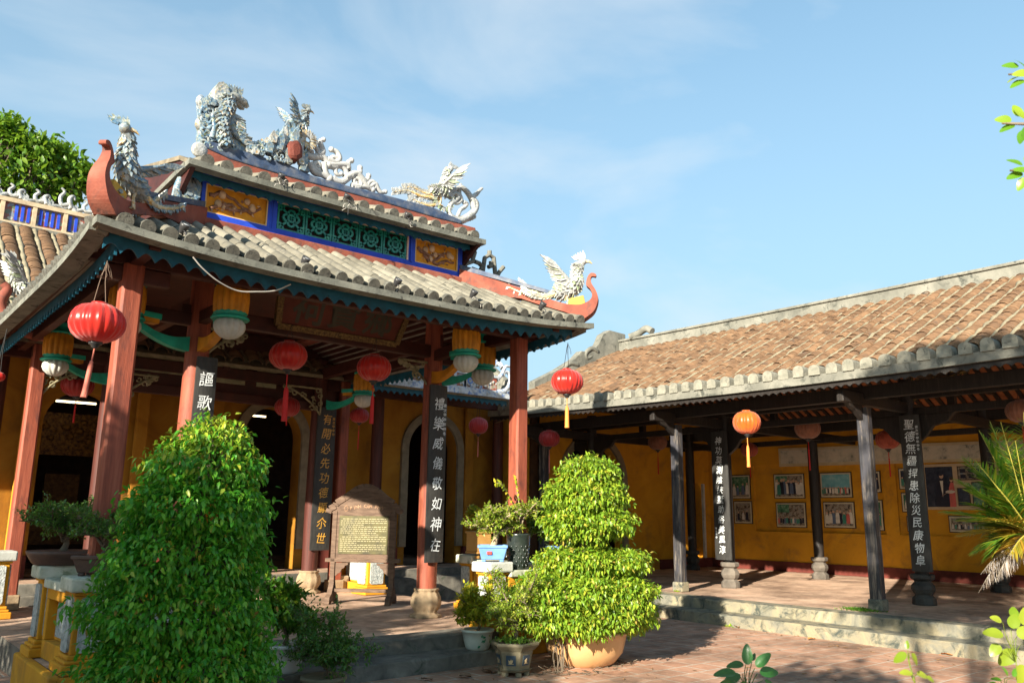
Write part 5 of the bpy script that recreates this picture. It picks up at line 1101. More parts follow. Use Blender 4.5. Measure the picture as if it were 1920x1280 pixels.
lan(1063, 716, 'X', 7.30, 59, 3.86, 'sunlit red lantern hanging by a twig from the right pavilion eave corner', silk_red, tmat=tassel_orange, tl=1.9, thick=.10, twig=True)
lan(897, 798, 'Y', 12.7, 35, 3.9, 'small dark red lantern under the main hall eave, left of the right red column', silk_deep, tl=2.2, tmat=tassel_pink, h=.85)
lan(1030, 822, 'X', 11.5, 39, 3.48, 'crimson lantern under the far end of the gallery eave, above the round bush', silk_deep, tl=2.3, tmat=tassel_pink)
lan(1400, 792, 'X', 11.62, 50, 3.50, 'sunlit orange lantern under the middle of the gallery eave', silk_orange, tmat=tassel_orange, tl=2.2, thick=.09, h=.84)
lan(1514, 803, 'X', 14.4, 46, 3.9, 'faded brown lantern hanging in front of the plain black inner column', silk_faded, tl=2.3, h=.82)
lan(1233, 829, 'X', 15.2, 34, 3.9, 'faded brown lantern left of the front gallery column, above the round bush', silk_faded, tl=2.4, h=.82)
lan(1405, 843, 'X', 17.0, 31, 3.5, 'dim brick red lantern half hidden below the orange lantern', silk_brick, tl=2.2, h=.82)
lan(1664, 824, 'X', 16.0, 42, 3.6, 'brick red lantern between the cracked black front column and the board nearest the palm', silk_brick, tl=2.2, h=.82)
lan(1914, 771, 'X', 13.2, 50, 3.6, 'faded brown lantern cut by the right picture edge above the palm', silk_faded, tl=2.0, h=.82)
lan(-3, 706, 'Y', 11.5, 22, 3.8, 'red lantern cut by the left picture edge', silk_red, tl=2.0)
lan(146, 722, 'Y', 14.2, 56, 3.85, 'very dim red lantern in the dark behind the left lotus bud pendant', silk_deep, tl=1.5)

# ================================================================ roof spotlights, wires and tubes
def spotlight(u, v, y, r, label):
    p = Vector(at(u, v, 'Y', y)); t = thing('roof_spotlight', label, 'spotlight', p, 'small spotlights wired along the eaves')
    q = MB(); k = len(q.v); q.lathe([(r*.55, -r*1.5), (r*.7, -r*.9), (r, r*.2), (r*1.05, r*.9), (r*.9, r*.9), (r*.75, r*.5)], (0, 0, 0), 16); q.xf(Matrix.Translation(p) @ Matrix.Rotation(R(38), 4, 'X') @ Matrix.Rotation(R(10), 4, 'Y'))
    q.build('lamp_head', metal, t); q = MB(); q.lathe([(r*.92, r*.62), (r*.5, r*.74), (r*.1, r*.78)], (0, 0, 0), 16); q.xf(Matrix.Translation(p) @ Matrix.Rotation(R(38), 4, 'X') @ Matrix.Rotation(R(10), 4, 'Y')); q.build('lamp_glass', flat('frosted_lamp_glass', (.55, .56, .55), .2), t)
    rg = random.Random(int(u)); q = MB(); b = p+Vector((.01, -.03, -r*2.6))
    q.tube([p+Vector((0, -.01, -r*.9)), p+Vector((.01, -.05, -r*1.7)), b], r*.16, 6)
    for k in range(6): e = [b+Vector((rg.uniform(-.05, .05), -.02, rg.uniform(-.03, .06)))]; [e.append(e[-1]+Vector((rg.uniform(-.03, .03), rg.uniform(-.012, .012), rg.uniform(-.04, .012)))) for _ in range(4)]; q.tube(e, .004, 5, k % 2)
    q.build('bracket_and_wires', [metal, pale_wire], t)
for (u, v), lb in zip(((345, 426), (572, 489), (745, 528), (888, 550), (1017, 572)), ('under the big left prow', 'above the name board left end', 'above the name board right end', 'left of the right phoenix', 'nearest the right prow')):
    spotlight(u, v, 7.33, .042, 'small spotlight on the lower pavilion eave, '+lb)
for (u, v), lb in zip(((527, 331), (650, 369), (763, 404)), ('below the cloud scrolls start', 'above the middle of the green grille', 'below the right ridge phoenix')):
    spotlight(u, v, 8.22, .038, 'small spotlight on the upper pavilion eave, '+lb)
q = MB(); q.tube(spline([tuple(at(u, v, 'Y', y)) for u, v, y in ((362, 482, 7.24), (380, 503, 7.26), (410, 528, 7.3), (445, 545, 7.34), (480, 547, 7.36), (515, 545, 7.4), (545, 533, 7.44))], 6), .007, 6); tag(q.build('hanging_cable', pale_wire), 'pale loose cable sagging below the pavilion eave', 'cable')
glow = bpy.data.materials.new('lit_tube'); glow.use_nodes = True; bb = glow.node_tree.nodes['Principled BSDF']; bb.inputs['Emission Color'].default_value = (1, .75, .42, 1); bb.inputs['Emission Strength'].default_value = 2.2; bb.inputs['Base Color'].default_value = (.8, .7, .5, 1)
for a, b, y, lb in (((105, 751), (180, 757), 16.6, 'lit fluorescent tube inside the left hall doorway'), ((465, 778), (498, 781), 16.6, 'lit fluorescent tube seen through the middle arch of the hall'), ((174, 713), (210, 717), 15.6, 'short lit tube just under the turquoise bracket at the left doorway')):
    p0, p1 = Vector(at(*a, 'Y', y)), Vector(at(*b, 'Y', y)); t = thing('tube_lamp', lb, 'tube lamp', (p0+p1)/2); q = MB(); q.tube([p0, p1], .018, 8); q.build('tube', glow, t)
    q = MB(); q.bar(p0+Z*.05, p1+Z*.05, .06, .05); q.tube([(p0+p1)/2+Z*.07, Vector(((p0+p1)/2).xy.to_3d())+Z*4.42], .008, 5); q.build('fitting', metal, t)

# ================================================================ timber information stand
D = Vector((.69, -.724, 0)).normalized(); Nf = Vector((-D.y, D.x, 0))*-1
Nf = Vector((-.724, -.69, 0)).normalized(); O = Vector((6.52, 11.30, .302))
old_wood = surf('weathered_brown_timber', [(.25, (.055, .033, .022)), (.5, (.12, .075, .05)), (.8, (.20, .135, .092))], 5, (1, 1, 5), .75, bscale=25, bmp=.4)
t = thing('information_stand', 'carved timber stand with a yellow text panel in the pavilion', 'information stand', O)
def LP(x, z, n=0.0): return O+D*x+Z*z+Nf*n
for s in (-1, 1):
    q = MB(); q.bar(LP(.46*s, .05), LP(.46*s, 1.36), .075, .075, 0, Nf); q.build('post', old_wood, t, .008)
for s in (-1, 1):
    q = MB(); q.prism([(-.22, 0), (-.12, 0), (-.08, .04), (.08, .04), (.12, 0), (.22, 0), (.20, .10), (.12, .14), (.06, .25), (.03, .32), (-.03, .32), (-.06, .25), (-.12, .14), (-.20, .10)], LP(.46*s, 0), Nf, Z, .075); q.build('foot', old_wood, t, .008)
q = MB(); q.bar(LP(-.58, .63), LP(.58, .63), .06, .075, 0, Nf); q.bar(LP(-.50, .19), LP(.50, .19), .05, .08, 0, Nf); q.build('rail', old_wood, t, .008)
for s in (-1, 1):
    q = MB(); q.prism([(0, 0), (-.20*s, 0), (-.19*s, -.03), (-.15*s, -.04), (-.14*s, -.07), (-.10*s, -.09), (-.08*s, -.14), (-.04*s, -.16), (0, -.2)], LP(.42*s, .59), D, Z, .03); q.build('corner_bracket', old_wood, t)
top = [(-.45, .66), (.45, .66), (.45, 1.33), (.57, 1.33), (.55, 1.39), (.46, 1.44), (.45, 1.48), (.32, 1.56), (.20, 1.66), (.08, 1.72), (-.02, 1.73), (-.12, 1.70), (-.22, 1.63), (-.32, 1.56), (-.45, 1.48), (-.46, 1.44), (-.55, 1.39), (-.57, 1.33), (-.45, 1.33)]
q = MB(); q.prism(top, LP(0, 0), D, Z, .05); q.build('backboard', old_wood, t, .006)
q = MB(); cres = top[3:18]
for i in range(len(cres)-1): a, b = cres[i], cres[i+1]; q.bar(LP(*a, .02), LP(*b, .02), .10, .04, 0, Nf)
q.build('crest_moulding', old_wood, t, .006)
brass = surf('aged_brass_panel', [(.3, (.03, .027, .006)), (.55, (.075, .065, .013)), (.8, (.13, .11, .03))], 6, rough=.5, spots=(.11, .095, .03), spot_scale=14, bmp=.2)
q = MB(); q.prism([(-.385, .725), (.385, .725), (.385, 1.29), (-.385, 1.29)], LP(0, 0, .031), D, Z, .012); pnl = q.build('text_panel', brass, t)
pale_ink = flat('pale_yellow_lettering', (.27, .24, .13), .5); q = MB(); rgw = random.Random(5)
for k in range(17):
    z = 1.245-.030*k
    if k == 8: continue
    x = -.36+(.03 if k in (0, 4, 9) else 0); end = (.36 if k not in (3, 7, 12, 16) else (.0, .2, -.1, .1)[(3, 7, 12, 16).index(k)])
    while x < end:
        w_ = min(rgw.uniform(.018, .06), end-x); q.prism([(x, z-.006), (x+w_, z-.006), (x+w_, z+.006), (x, z+.006)], LP(0, 0, .0385), D, Z, .002); x += w_+.012
write(q, 'CAM PHO COMMUNAL HOUSE', LP(0, 1.005, .0395), D, Z, .034, .012)
q.build('lettering', pale_ink, pnl)
q = MB(); bronze = flat('worn_bronze_lettering', (.34, .19, .10), .5)
for k, ch in enumerate('ĐÌNH CẨM PHÔ'):
    if ch != ' ': a = (k-5.5)/12; write(q, ch, LP(a*.52+.03, 1.44-.16*a*a, .027), D, Z, .066, .008, 0, -a*.5)
for k in range(12):
    a = k*math.pi/6; q.bar(LP(-.29+.02*math.cos(a), 1.40+.03*math.sin(a), .028), LP(-.29+.035*math.cos(a), 1.40+.05*math.sin(a), .028), .006, .004, 0, Nf)
q.build('lettering', bronze, t)
# ================================================================ plastered balustrades
def pedestal(par, x, y, w, z0, z1, capm=white_plaster, sides=('-y', '-x', '+x'), rz=0):
    q = MB(); h = z1-z0
    q.box((x, y, z0+.04), (w+.14, w+.14, .08)); q.box((x, y, z0+.095), (w+.09, w+.09, .03)); q.box((x, y, z0+.13), (w+.045, w+.045, .04)); q.box((x, y, (z0+.15+z1-.05)/2), (w, w, h-.2)); q.box((x, y, z1-.035), (w+.04, w+.04, .03))
    o = q.build('pedestal', yellow_wall, par, .012); q = MB(); q.box((x, y, z1+.04), (w+.12, w+.12, .12)); q.build('pedestal_cap', capm, o, .02)
    for s in sides:
        q = MB(); k = 12; hw, hh = w*.36, h*.33; cz = (z0+z1)/2+.05; pts = []
        for cx, cz_, a0 in ((hw-.03, hh-.03, 0), (-hw+.03, hh-.03, 90), (-hw+.03, -hh+.03, 180), (hw-.03, -hh+.03, 270)):
            for j in range(4): a = R(a0+30*j); pts.append((cx+.03*math.cos(a), cz_+.03*math.sin(a)))
        if s[1] == 'y': q.prism(pts, (x, y+(-1 if s[0] == '-' else 1)*(w/2+.006), cz), X, Z, .03)
        else: q.prism(pts, (x+(-1 if s[0] == '-' else 1)*(w/2+.006), y, cz), Vector((0, 1, 0)), Z, .03)
        q.build('relief_panel', white_panel, o, .008)
    return o
def low_wall(par, a, b, th, z0, z1, capm, opening=True):
    a = Vector((*a, 0)); b = Vector((*b, 0)); L = (b-a).length; d = (b-a).normalized(); q = MB()
    def seg(s0, s1, c, e, t=th): q.bar(a+d*s0+Z*((c+e)/2), a+d*s1+Z*((c+e)/2), t, e-c)
    seg(0, L, z0, z0+.16)
    if opening and L > .35:
        seg(0, .08, z0+.161, z1-.10); seg(L-.08, L, z0+.161, z1-.10); seg(0, L, z1-.099, z1-.001); seg(.081, L-.081, z0+.162, z1-.1, .04)
    else: seg(0, L, z0+.161, z1-.001)
    o = q.build('low_wall', yellow_wall, par, .008); q = MB(); q.bar(a+Z*(z1+.04), b+Z*(z1+.04), th+.08, .08); q.build('wall_cap', capm, o, .012)
    if opening and L > .35:
        q = MB(); q.bar(a+d*.12+Z*((z0+z1)/2+.03), b-d*.12+Z*((z0+z1)/2+.03), .052, (z1-z0)*.48); q.build('relief_panel', white_panel, o)
mossy_cap = surf('mossy_white_cap', [(.25, (.22, .26, .16)), (.5, (.45, .46, .36)), (.8, (.62, .61, .53))], 5, rough=.95, spots=(.14, .17, .09), spot_scale=8, spot_lo=.52, spot_hi=.66, bmp=.4)
t = thing('balustrade', 'ochre balustrade with mossy white caps behind the tall left bush', 'balustrade', (1.9, 8, 0), 'ochre balustrades round the pavilion')
pedestal(t, 1.96, 8.02, .30, .305, .98, mossy_cap); pedestal(t, 1.90, 9.10, .26, .305, 1.02, mossy_cap, ('-x', '-y')); low_wall(t, (1.93, 8.22), (1.90, 8.92), .2, .306, .93, mossy_cap)
low_wall(t, (2.16, 8.02), (3.05, 8.02), .2, .306, .93, mossy_cap); pedestal(t, 3.2, 8.02, .28, .305, .98, mossy_cap, ('-y', '+x'))
q = MB(); q.span((1.70, 7.80, 0), (3.29, 7.945, .30)); q.span((1.66, 7.80, 0), (1.745, 9.35, .31)); q.build('plinth', yellow_wall, t, .02)
t = thing('balustrade', 'sunlit ochre balustrade carrying the blue and black flowerpots', 'balustrade', (7, 8, 0), 'ochre balustrades round the pavilion')
pedestal(t, 6.43, 8.03, .25, .305, .98, white_plaster, ('-y', '-x')); low_wall(t, (6.58, 7.99), (7.40, 7.99), .19, .306, .90, mossy_cap)
pedestal(t, 7.52, 8.03, .25, .305, .94, mossy_cap, ('-y', '+x')); low_wall(t, (7.52, 8.2), (7.52, 9.7), .19, .306, .92, mossy_cap); pedestal(t, 7.52, 9.85, .25, .305, .96, mossy_cap, ('-x',))
q = MB(); q.span((6.46, 7.78, 0), (7.80, 7.945, .30)); q.build('plinth', yellow_wall, t, .02)
t = thing('balustrade', 'sunlit ochre balustrade with white panels seen through the legs of the info stand', 'balustrade', (7.6, 12.6, 0), 'ochre balustrades round the pavilion')
pedestal(t, 7.42, 12.55, .34, .305, 1.0, white_plaster, ('-x', '-y')); low_wall(t, (7.42, 12.75), (7.42, 13.5), .2, .306, .92, white_plaster)
t = thing('balustrade', 'ochre balustrade with a white cap at the left picture edge', 'balustrade', (1.6, 12.2, 0), 'ochre balustrades round the pavilion')
pedestal(t, 1.86, 12.35, .30, .305, 1.02, white_plaster, ('-y', '+x')); low_wall(t, (.6, 12.35), (1.68, 12.35), .2, .306, .96, white_plaster)
p = Vector(at(634, 1096, 'Y', 13.3)); t = thing('plinth_block', 'small pale stone block on the floor behind the left leg of the info stand', 'stone block', p); q = MB(); q.box((p.x, 13.3, .302+.13), (.30, .22, .26)); q.build('block', stone_base, t, .02); q = MB(); q.box((p.x, 13.185, .302+.13), (.2, .012, .16)); q.build('raised_panel', stone_base, t, .004)
# ================================================================ foliage
def leafmat(name, stops, trans=.35, rough=.38, tc=None, spec=.4):
    m, t, b = nodes(name); g = t.nodes.new('ShaderNodeNewGeometry'); c = ramp(t, g.outputs['Random Per Island'], stops)
    t.links.new(c, b.inputs['Base Color']); b.inputs['Roughness'].default_value = rough; b.inputs['Specular IOR Level'].default_value = spec
    tr = t.nodes.new('ShaderNodeBsdfTranslucent'); t.links.new(mixc(t, .6, c, tc or (.25, .40, .02)), tr.inputs['Color'])
    ms = t.nodes.new('ShaderNodeMixShader'); ms.inputs[0].default_value = trans
    t.links.new(b.outputs[0], ms.inputs[1]); t.links.new(tr.outputs[0], ms.inputs[2]); t.links.new(ms.outputs[0], t.nodes['Material Output'].inputs['Surface']); return m
ficus = leafmat('ficus_leaf', [(0, (.028, .105, .010)), (.4, (.045, .15, .012)), (.75, (.085, .21, .016)), (.93, (.15, .27, .022)), (1, (.27, .29, .03))], .30)
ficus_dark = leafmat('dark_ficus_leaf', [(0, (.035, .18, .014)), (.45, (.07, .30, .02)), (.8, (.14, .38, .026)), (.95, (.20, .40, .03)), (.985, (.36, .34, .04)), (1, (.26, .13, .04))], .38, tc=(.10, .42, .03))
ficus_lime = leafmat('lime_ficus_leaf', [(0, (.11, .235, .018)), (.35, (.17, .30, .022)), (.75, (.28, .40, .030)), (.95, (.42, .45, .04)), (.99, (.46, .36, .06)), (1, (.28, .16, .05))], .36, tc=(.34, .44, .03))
croton = leafmat('yellow_green_leaf', [(0, (.17, .28, .02)), (.5, (.36, .40, .025)), (1, (.55, .45, .04))], .4, tc=(.4, .4, .03))
bonsai = leafmat('small_bonsai_leaf', [(0, (.045, .14, .022)), (.5, (.095, .21, .028)), (1, (.21, .30, .045))], .35)
bonsai_lime = leafmat('lime_bonsai_leaf', [(0, (.12, .23, .022)), (.5, (.22, .33, .032)), (1, (.40, .41, .06))], .38, tc=(.42, .44, .04))
bonsai_dim = leafmat('dim_bonsai_leaf', [(0, (.035, .13, .03)), (.6, (.07, .20, .04)), (1, (.17, .29, .06))], .35)
tree_leaf = leafmat('tree_leaf', [(0, (.05, .14, .012)), (.5, (.10, .22, .018)), (1, (.20, .31, .03))], .4)
big_leaf = leafmat('broad_leaf', [(0, (.07, .21, .014)), (.5, (.13, .29, .02)), (1, (.28, .36, .03))], .4, .3)
fg_leaf = leafmat('near_dark_leaf', [(0, (.014, .085, .024)), (1, (.03, .13, .03))], .2, .3)
fg_lime = leafmat('near_lime_leaf', [(0, (.14, .24, .015)), (1, (.28, .34, .03))], .4, .35, (.4, .45, .03))
palm_leaf = leafmat('palm_leaflet', [(0, (.06, .17, .02)), (.6, (.11, .25, .025)), (.85, (.24, .32, .03)), (1, (.46, .34, .03))], .4)
palm_yellow = leafmat('yellowing_palm_leaflet', [(0, (.17, .20, .025)), (.5, (.36, .26, .025)), (1, (.50, .26, .03))], .3, tc=(.5, .35, .03))
palm_dead = leafmat('dry_palm_leaflet', [(0, (.22, .17, .12)), (.5, (.36, .31, .26)), (1, (.46, .44, .44))], .15, .8, (.4, .35, .3))
bark = surf('grey_brown_bark', [(.3, (.06, .045, .03)), (.7, (.20, .16, .115))], 9, (1, 1, .4), .9, bmp=.6)
pale_bark = surf('pale_bark', [(.3, (.22, .16, .10)), (.7, (.42, .34, .24))], 9, (1, 1, .4), .9, bmp=.5)
soil = surf('dark_soil', [(.3, (.03, .02, .014)), (.7, (.09, .06, .04))], 20, rough=.95, bmp=.8)
def smooth_leaf(o):
    m_ = o.modifiers.new('round_outline', 'SUBSURF'); m_.levels = 2; m_.render_levels = 2; return o
def nrm_(a): return a/np.maximum(1e-9, np.linalg.norm(a, axis=1, keepdims=True))
def leaves(name, parent, P, Dv, L, Wr, mats, curl=.25, fold=.12, roll=.6, mi=None, seed=1, upv=(0, 0, 1.0)):
    """one pointed, folded, curling leaf of six small faces per point"""
    rg = np.random.default_rng(seed); n = len(P); D_ = nrm_(np.asarray(Dv, float)); up = np.tile(np.array(upv, float), (n, 1))+rg.normal(0, roll*.5, (n, 3))
    sd = nrm_(np.cross(D_, up)); N = np.cross(sd, D_); L = (np.asarray(L)*np.ones(n))[:, None]; W_ = L*Wr
    b = P; c1 = P+D_*L*.38-N*L*fold*.5; l1 = P+D_*L*.30+sd*W_*.5+N*L*fold*.25; r1 = P+D_*L*.30-sd*W_*.5+N*L*fold*.25
    dz = -N*L*curl; c2 = P+D_*L*.70-N*L*fold*.3+dz*.35; l2 = P+D_*L*.66+sd*W_*.36+dz*.30; r2 = P+D_*L*.66-sd*W_*.36+dz*.30; tp = P+D_*L+dz
    V = np.stack([b, l1, c1, r1, l2, c2, r2, tp], 1).reshape(-1, 3)
    base = np.array([[0, 2, 1, 1], [0, 3, 2, 2], [1, 2, 5, 4], [2, 3, 6, 5], [4, 5, 7, 7], [5, 6, 7, 7]])
    T = np.array([[0, 2, 1], [0, 3, 2], [1, 2, 5], [1, 5, 4], [2, 3, 6], [2, 6, 5], [4, 5, 7], [5, 6, 7]])
    F = (T[None]+(np.arange(n)*8)[:, None, None]).reshape(-1, 3)
    return np_mesh(name, V, F, mats, parent, True, None if mi is None else np.repeat(mi, 8))
def sphere_pts(n, rg):
    v = rg.normal(size=(n, 3)); return nrm_(v)
def clump_cloud(clumps, dens, rg, shell=(.80, 1.04), bump_=.10):
    """cluster points on lumpy ellipsoids: clumps = (centre, radii); dens clusters per square metre"""
    PP = []; OO = []
    for c, r in clumps:
        c = np.array(c, float); r = np.array(r, float); A = 4*math.pi*((r[0]*r[1])**1.6/3+2*(r[0]*r[2])**1.6/3)**(1/1.6); n = int(A*dens); u = sphere_pts(n, rg)
        ph = rg.uniform(0, 6, 3); lump = 1+bump_*(np.sin(u[:, 0]*7+ph[0])*np.sin(u[:, 1]*6+ph[1])+np.sin(u[:, 2]*8+ph[2]+u[:, 0]*4)*.7)
        PP.append(c+u*r*(lump*rg.uniform(*shell, n))[:, None]); OO.append(nrm_(u/r))
    P = np.concatenate(PP); O_ = np.concatenate(OO); keep = np.ones(len(P), bool)
    for c, r in clumps: keep &= (((P-np.array(c))/np.array(r))**2).sum(1) > .50
    return P[keep], O_[keep]
def drooping(P, O_, k, L, rg, down=.75, out=.6, spread=.7, jit=.03):
    n = len(P); PP = np.repeat(P, k, 0)+rg.normal(0, jit, (n*k, 3)); DD = np.repeat(O_, k, 0)*out+rg.normal(0, spread, (n*k, 3)); DD[:, 2] -= down
    return PP, DD, L*rg.uniform(.7, 1.2, n*k)
def ficus_bush(label, base, clumps, dens, L, mat, pot, seed, k=6, group='clipped ficus bushes in pots', sunlit_z=None, shell=(.80, 1.03)):
    rg = np.random.default_rng(seed); t = thing('potted_ficus', label, 'potted tree', base, group)
    P, O_ = clump_cloud(clumps, dens, rg, shell, .12); PP, DD, LL = drooping(P, O_, k, L, rg)
    mi = None
    if sunlit_z is not None:       # lime new growth on the topmost masses, sunlight put into its colour
        mi = ((PP[:, 2] > sunlit_z+rg.normal(0, .10, len(PP))) & (rg.random(len(PP)) < .8)).astype(int); mat = [mat, ficus_lime]
    leaves('foliage', t, PP, DD, LL, .46, mat, .30, .14, .7, mi, seed)
    q = MB(); bx = Vector(base); tt = Vector(clumps[-1][0]); q.tube(spline([bx+Z*.25, bx+Z*.6+X*.05, (bx+tt)/2-X*.06, tt], 5), taper(.07, .025, 16), 8)
    for c, r in clumps:   # limbs that reach each clump
        c = Vector(c); z = max(base[2]+.3, c.z-r[2]*.6); s = bx.lerp(tt, max(0, min(1, (z-bx.z)/(tt.z-bx.z))))
        for j in range(7):
            a = rg.uniform(0, 6.28); e = c+Vector((math.cos(a)*r[0]*.85, math.sin(a)*r[1]*.85, rg.uniform(-.5, .6)*r[2])); mid_ = (s+e)/2+Vector(rg.normal(0, .05, 3)); q.tube(spline([s, mid_, e], 5), taper(.022, .006, 11), 5)
    q.build('trunk', bark, t); pot(t, base); return t
def lathe_pot(prof, mat, n=32, rim=None, soil_z=None, soil_r=None, name='pot', sqr=None):
    def f(t, base):
        q = MB()
        if sqr: q.lathe(prof, base, sqr, 0, ph=math.pi/sqr, sm=False)
        else: q.lathe(prof, base, n)
        o = q.build(name, mat, t, .006 if sqr else 0)
        s = MB(); s.lathe([(.01, (soil_z or prof[-1][1]-.03)-.005), (soil_r or prof[-1][0]*.9, (soil_z or prof[-1][1]-.03)), (.01, (soil_z or prof[-1][1]-.03)+.015)], base, 20); s.build('soil', soil, t); return o
    return f
# tall left bush: a lumpy cone of clipped masses
def c3(u, v, Y=6.10): return tuple(at(u, v, 'Y', Y))
beige_pot = surf('peach_glazed_pot', [(.3, (.50, .28, .12)), (.7, (.60, .36, .17))], 3, rough=.35, bmp=.05, spec=.5, spots=(.40, .22, .10), spot_lo=.62, spot_hi=.8)
brown_pot = surf('brown_stoneware', [(.3, (.055, .035, .024)), (.7, (.13, .085, .06))], 6, rough=.5)
CL = [(c3(345, 1245), (.62, .58, .30)), (c3(338, 1140), (.60, .56, .30)), (c3(352, 1045), (.53, .50, .27)), (c3(368, 960), (.485, .46, .25)), (c3(388, 878), (.40, .39, .22)), (c3(400, 825), (.24, .26, .14))]
ficus_bush('tall clipped ficus cone in shade at the left, only its crown in sunlight', (2.2, 6.17, 0), CL, 440, .053, ficus_dark, lathe_pot([(.36, 0), (.44, .05), (.50, .26), (.52, .30), (.48, .30), (.46, .26)], brown_pot), 3, 7, sunlit_z=2.0, shell=(.74, 1.06))
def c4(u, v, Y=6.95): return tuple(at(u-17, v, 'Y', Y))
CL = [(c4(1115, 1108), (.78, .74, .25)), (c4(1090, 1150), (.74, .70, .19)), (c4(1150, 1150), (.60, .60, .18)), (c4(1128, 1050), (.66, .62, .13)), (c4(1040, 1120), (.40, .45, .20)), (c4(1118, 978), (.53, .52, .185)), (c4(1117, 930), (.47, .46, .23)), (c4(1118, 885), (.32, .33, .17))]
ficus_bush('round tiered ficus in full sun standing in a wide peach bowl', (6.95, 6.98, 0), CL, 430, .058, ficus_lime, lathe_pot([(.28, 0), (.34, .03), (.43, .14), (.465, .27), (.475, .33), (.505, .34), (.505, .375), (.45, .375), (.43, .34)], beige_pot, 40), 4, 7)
# dry stalks and leaf litter under the right bush
q = MB(); rg = random.Random(5)
for k in range(90):
    a = rg.uniform(0, 6.28); r = rg.uniform(.35, .75); p = Vector((6.75+r*math.cos(a)*.9, 6.75+r*math.sin(a)*.35, .006)); d = Vector((rg.uniform(-1, 1), rg.uniform(-1, 1), rg.uniform(0, .25))).normalized(); q.tube([p, p+d*rg.uniform(.05, .16)], .004, 4)
for k in range(10): p = Vector((6.45+rg.uniform(-.12, .16), 6.9+rg.uniform(-.15, .1), 0)); q.tube(spline([p, p+Vector((rg.uniform(-.05, .05), 0, .18)), p+Vector((rg.uniform(-.1, .12), 0, .36))], 4), .006, 5)
o = q.build('twig_litter', bark); o['kind'] = 'stuff'
# generic twiggy bonsai -----------------------------------
def twiggy(t, base, h, spread, n_main, leafL, mat, seed, dens=1.0, trunk_r=.02, lean=(0, 0), stemmat=None, leaf_w=.45, pads=None, up=.6, layered=0.0, th=.45):
    rg = np.random.default_rng(seed); q = MB(); base = Vector(base); P = []; DV = []
    tip = base+Vector((lean[0], lean[1], h*th)); q.tube(spline([base, base+Vector((lean[0]*.2+.03, lean[1]*.2, h*.4*th)), tip], 5), taper(trunk_r, trunk_r*.55, 11), 7)
    for i in range(n_main):
        a = 2*math.pi*i/n_main+rg.uniform(-.5, .5); s = base.lerp(tip, rg.uniform(.45, 1)); e = tip+Vector((math.cos(a)*spread*rg.uniform(.5, 1), math.sin(a)*spread*rg.uniform(.5, 1), h*rg.uniform(-.05, .55)))
        br = spline([s, (s+e)/2+Vector(rg.normal(0, .06*spread, 3))+Z*.05*h, e], 5); q.tube(br, taper(trunk_r*.45, trunk_r*.14, len(br)), 5)
        for j in range(int(9*dens)):
            s2 = br[int(rg.uniform(.3, 1)*(len(br)-1))]; d = Vector(rg.normal(0, 1, 3)); d.z = d.z*(1-layered)+up; e2 = s2+d.normalized()*spread*rg.uniform(.16, .42); tw = spline([s2, (s2+e2)/2+Vector(rg.normal(0, .015, 3)), e2], 4); q.tube(tw, taper(trunk_r*.16, .0018, len(tw)), 4)
            for k in range(1, len(tw)):
                for _ in range(3):
                    P.append(np.array(tw[k])+rg.normal(0, .012, 3)); dd = np.array(e2-s2)/max(1e-6, (e2-s2).length)+rg.normal(0, .75, 3); DV.append(dd)
    q.build('stem', stemmat or bark, t); P = np.array(P); leaves('foliage', t, P, np.array(DV), leafL*rg.uniform(.7, 1.25, len(P)), leaf_w, mat, .15, .1, .8, None, seed)
def potted(label, base, pot, h, spread, n, L, mat, seed, ph, **k):
    t = thing('potted_plant', label, 'potted plant', base, 'potted plants round the pavilion'); pot(t, base); twiggy(t, Vector(base)+Z*ph, h, spread, n, L, mat, seed, **k); return t
white_pot = surf('celadon_white_pot', [(.3, (.42, .46, .40)), (.7, (.56, .58, .50))], 4, rough=.3, bmp=.05, spec=.5, spots=(.30, .33, .26), spot_lo=.62, spot_hi=.75)
grey_white_pot = surf('grey_white_pot', [(.3, (.40, .43, .42)), (.7, (.54, .56, .54))], 4, rough=.35, bmp=.05)
blue_pot = surf('pale_blue_pot', [(.3, (.10, .22, .50)), (.7, (.17, .32, .60))], 5, rough=.35, bmp=.05)
black_pot = surf('dark_green_black_glaze', [(.3, (.012, .018, .017)), (.7, (.04, .05, .045))], 6, rough=.22, spec=.6)
moss_stone = surf('brown_mossy_stoneware', [(.25, (.09, .085, .05)), (.55, (.18, .155, .10)), (.85, (.27, .24, .16))], 6, rough=.7, bmp=.3)
ROUND = [(.14, 0), (.155, .01), (.17, .04), (.20, .14), (.215, .235), (.235, .245), (.235, .275), (.21, .275), (.20, .25)]
def round_pot(mat, s=1.0, deco=None):
    f = lathe_pot([(r*s, z*s) for r, z in ROUND], mat)
    def g(t, base):
        o = f(t, base)
        if deco:
            q = MB(); rgp = random.Random(2); ndir = Vector((-.62, -.78, 0))
            for k in range(16):
                a = math.atan2(-.78, -.62)+.35+rgp.uniform(-.22, .22); z = rgp.uniform(.07, .20)*s; r = np.interp(z/s, [.04, .14, .235], [.17, .20, .215])*s+.003; c = Vector(base)+Vector((math.cos(a)*r, math.sin(a)*r, z)); tn = Vector((-math.sin(a), math.cos(a), 0)); blade(q, c, tn*rgp.uniform(-1, 1)+Z*rgp.uniform(-.6, 1), tn, .04*s, .018*s, 0, .001)
            q.build('painted_sprig', flat('painted_green_sprig', (.02, .20, .10), .4), o)
        return o
    return g
b = at(529, 1252, 'Y', 7.73); potted('white round pot with a bright green leafy shrub beside the tall left bush', (b[0], 7.73, .152), round_pot(grey_white_pot, .96), .72, .36, 14, .07, ficus, 11, .25, dens=1.9, leaf_w=.42, th=.25)
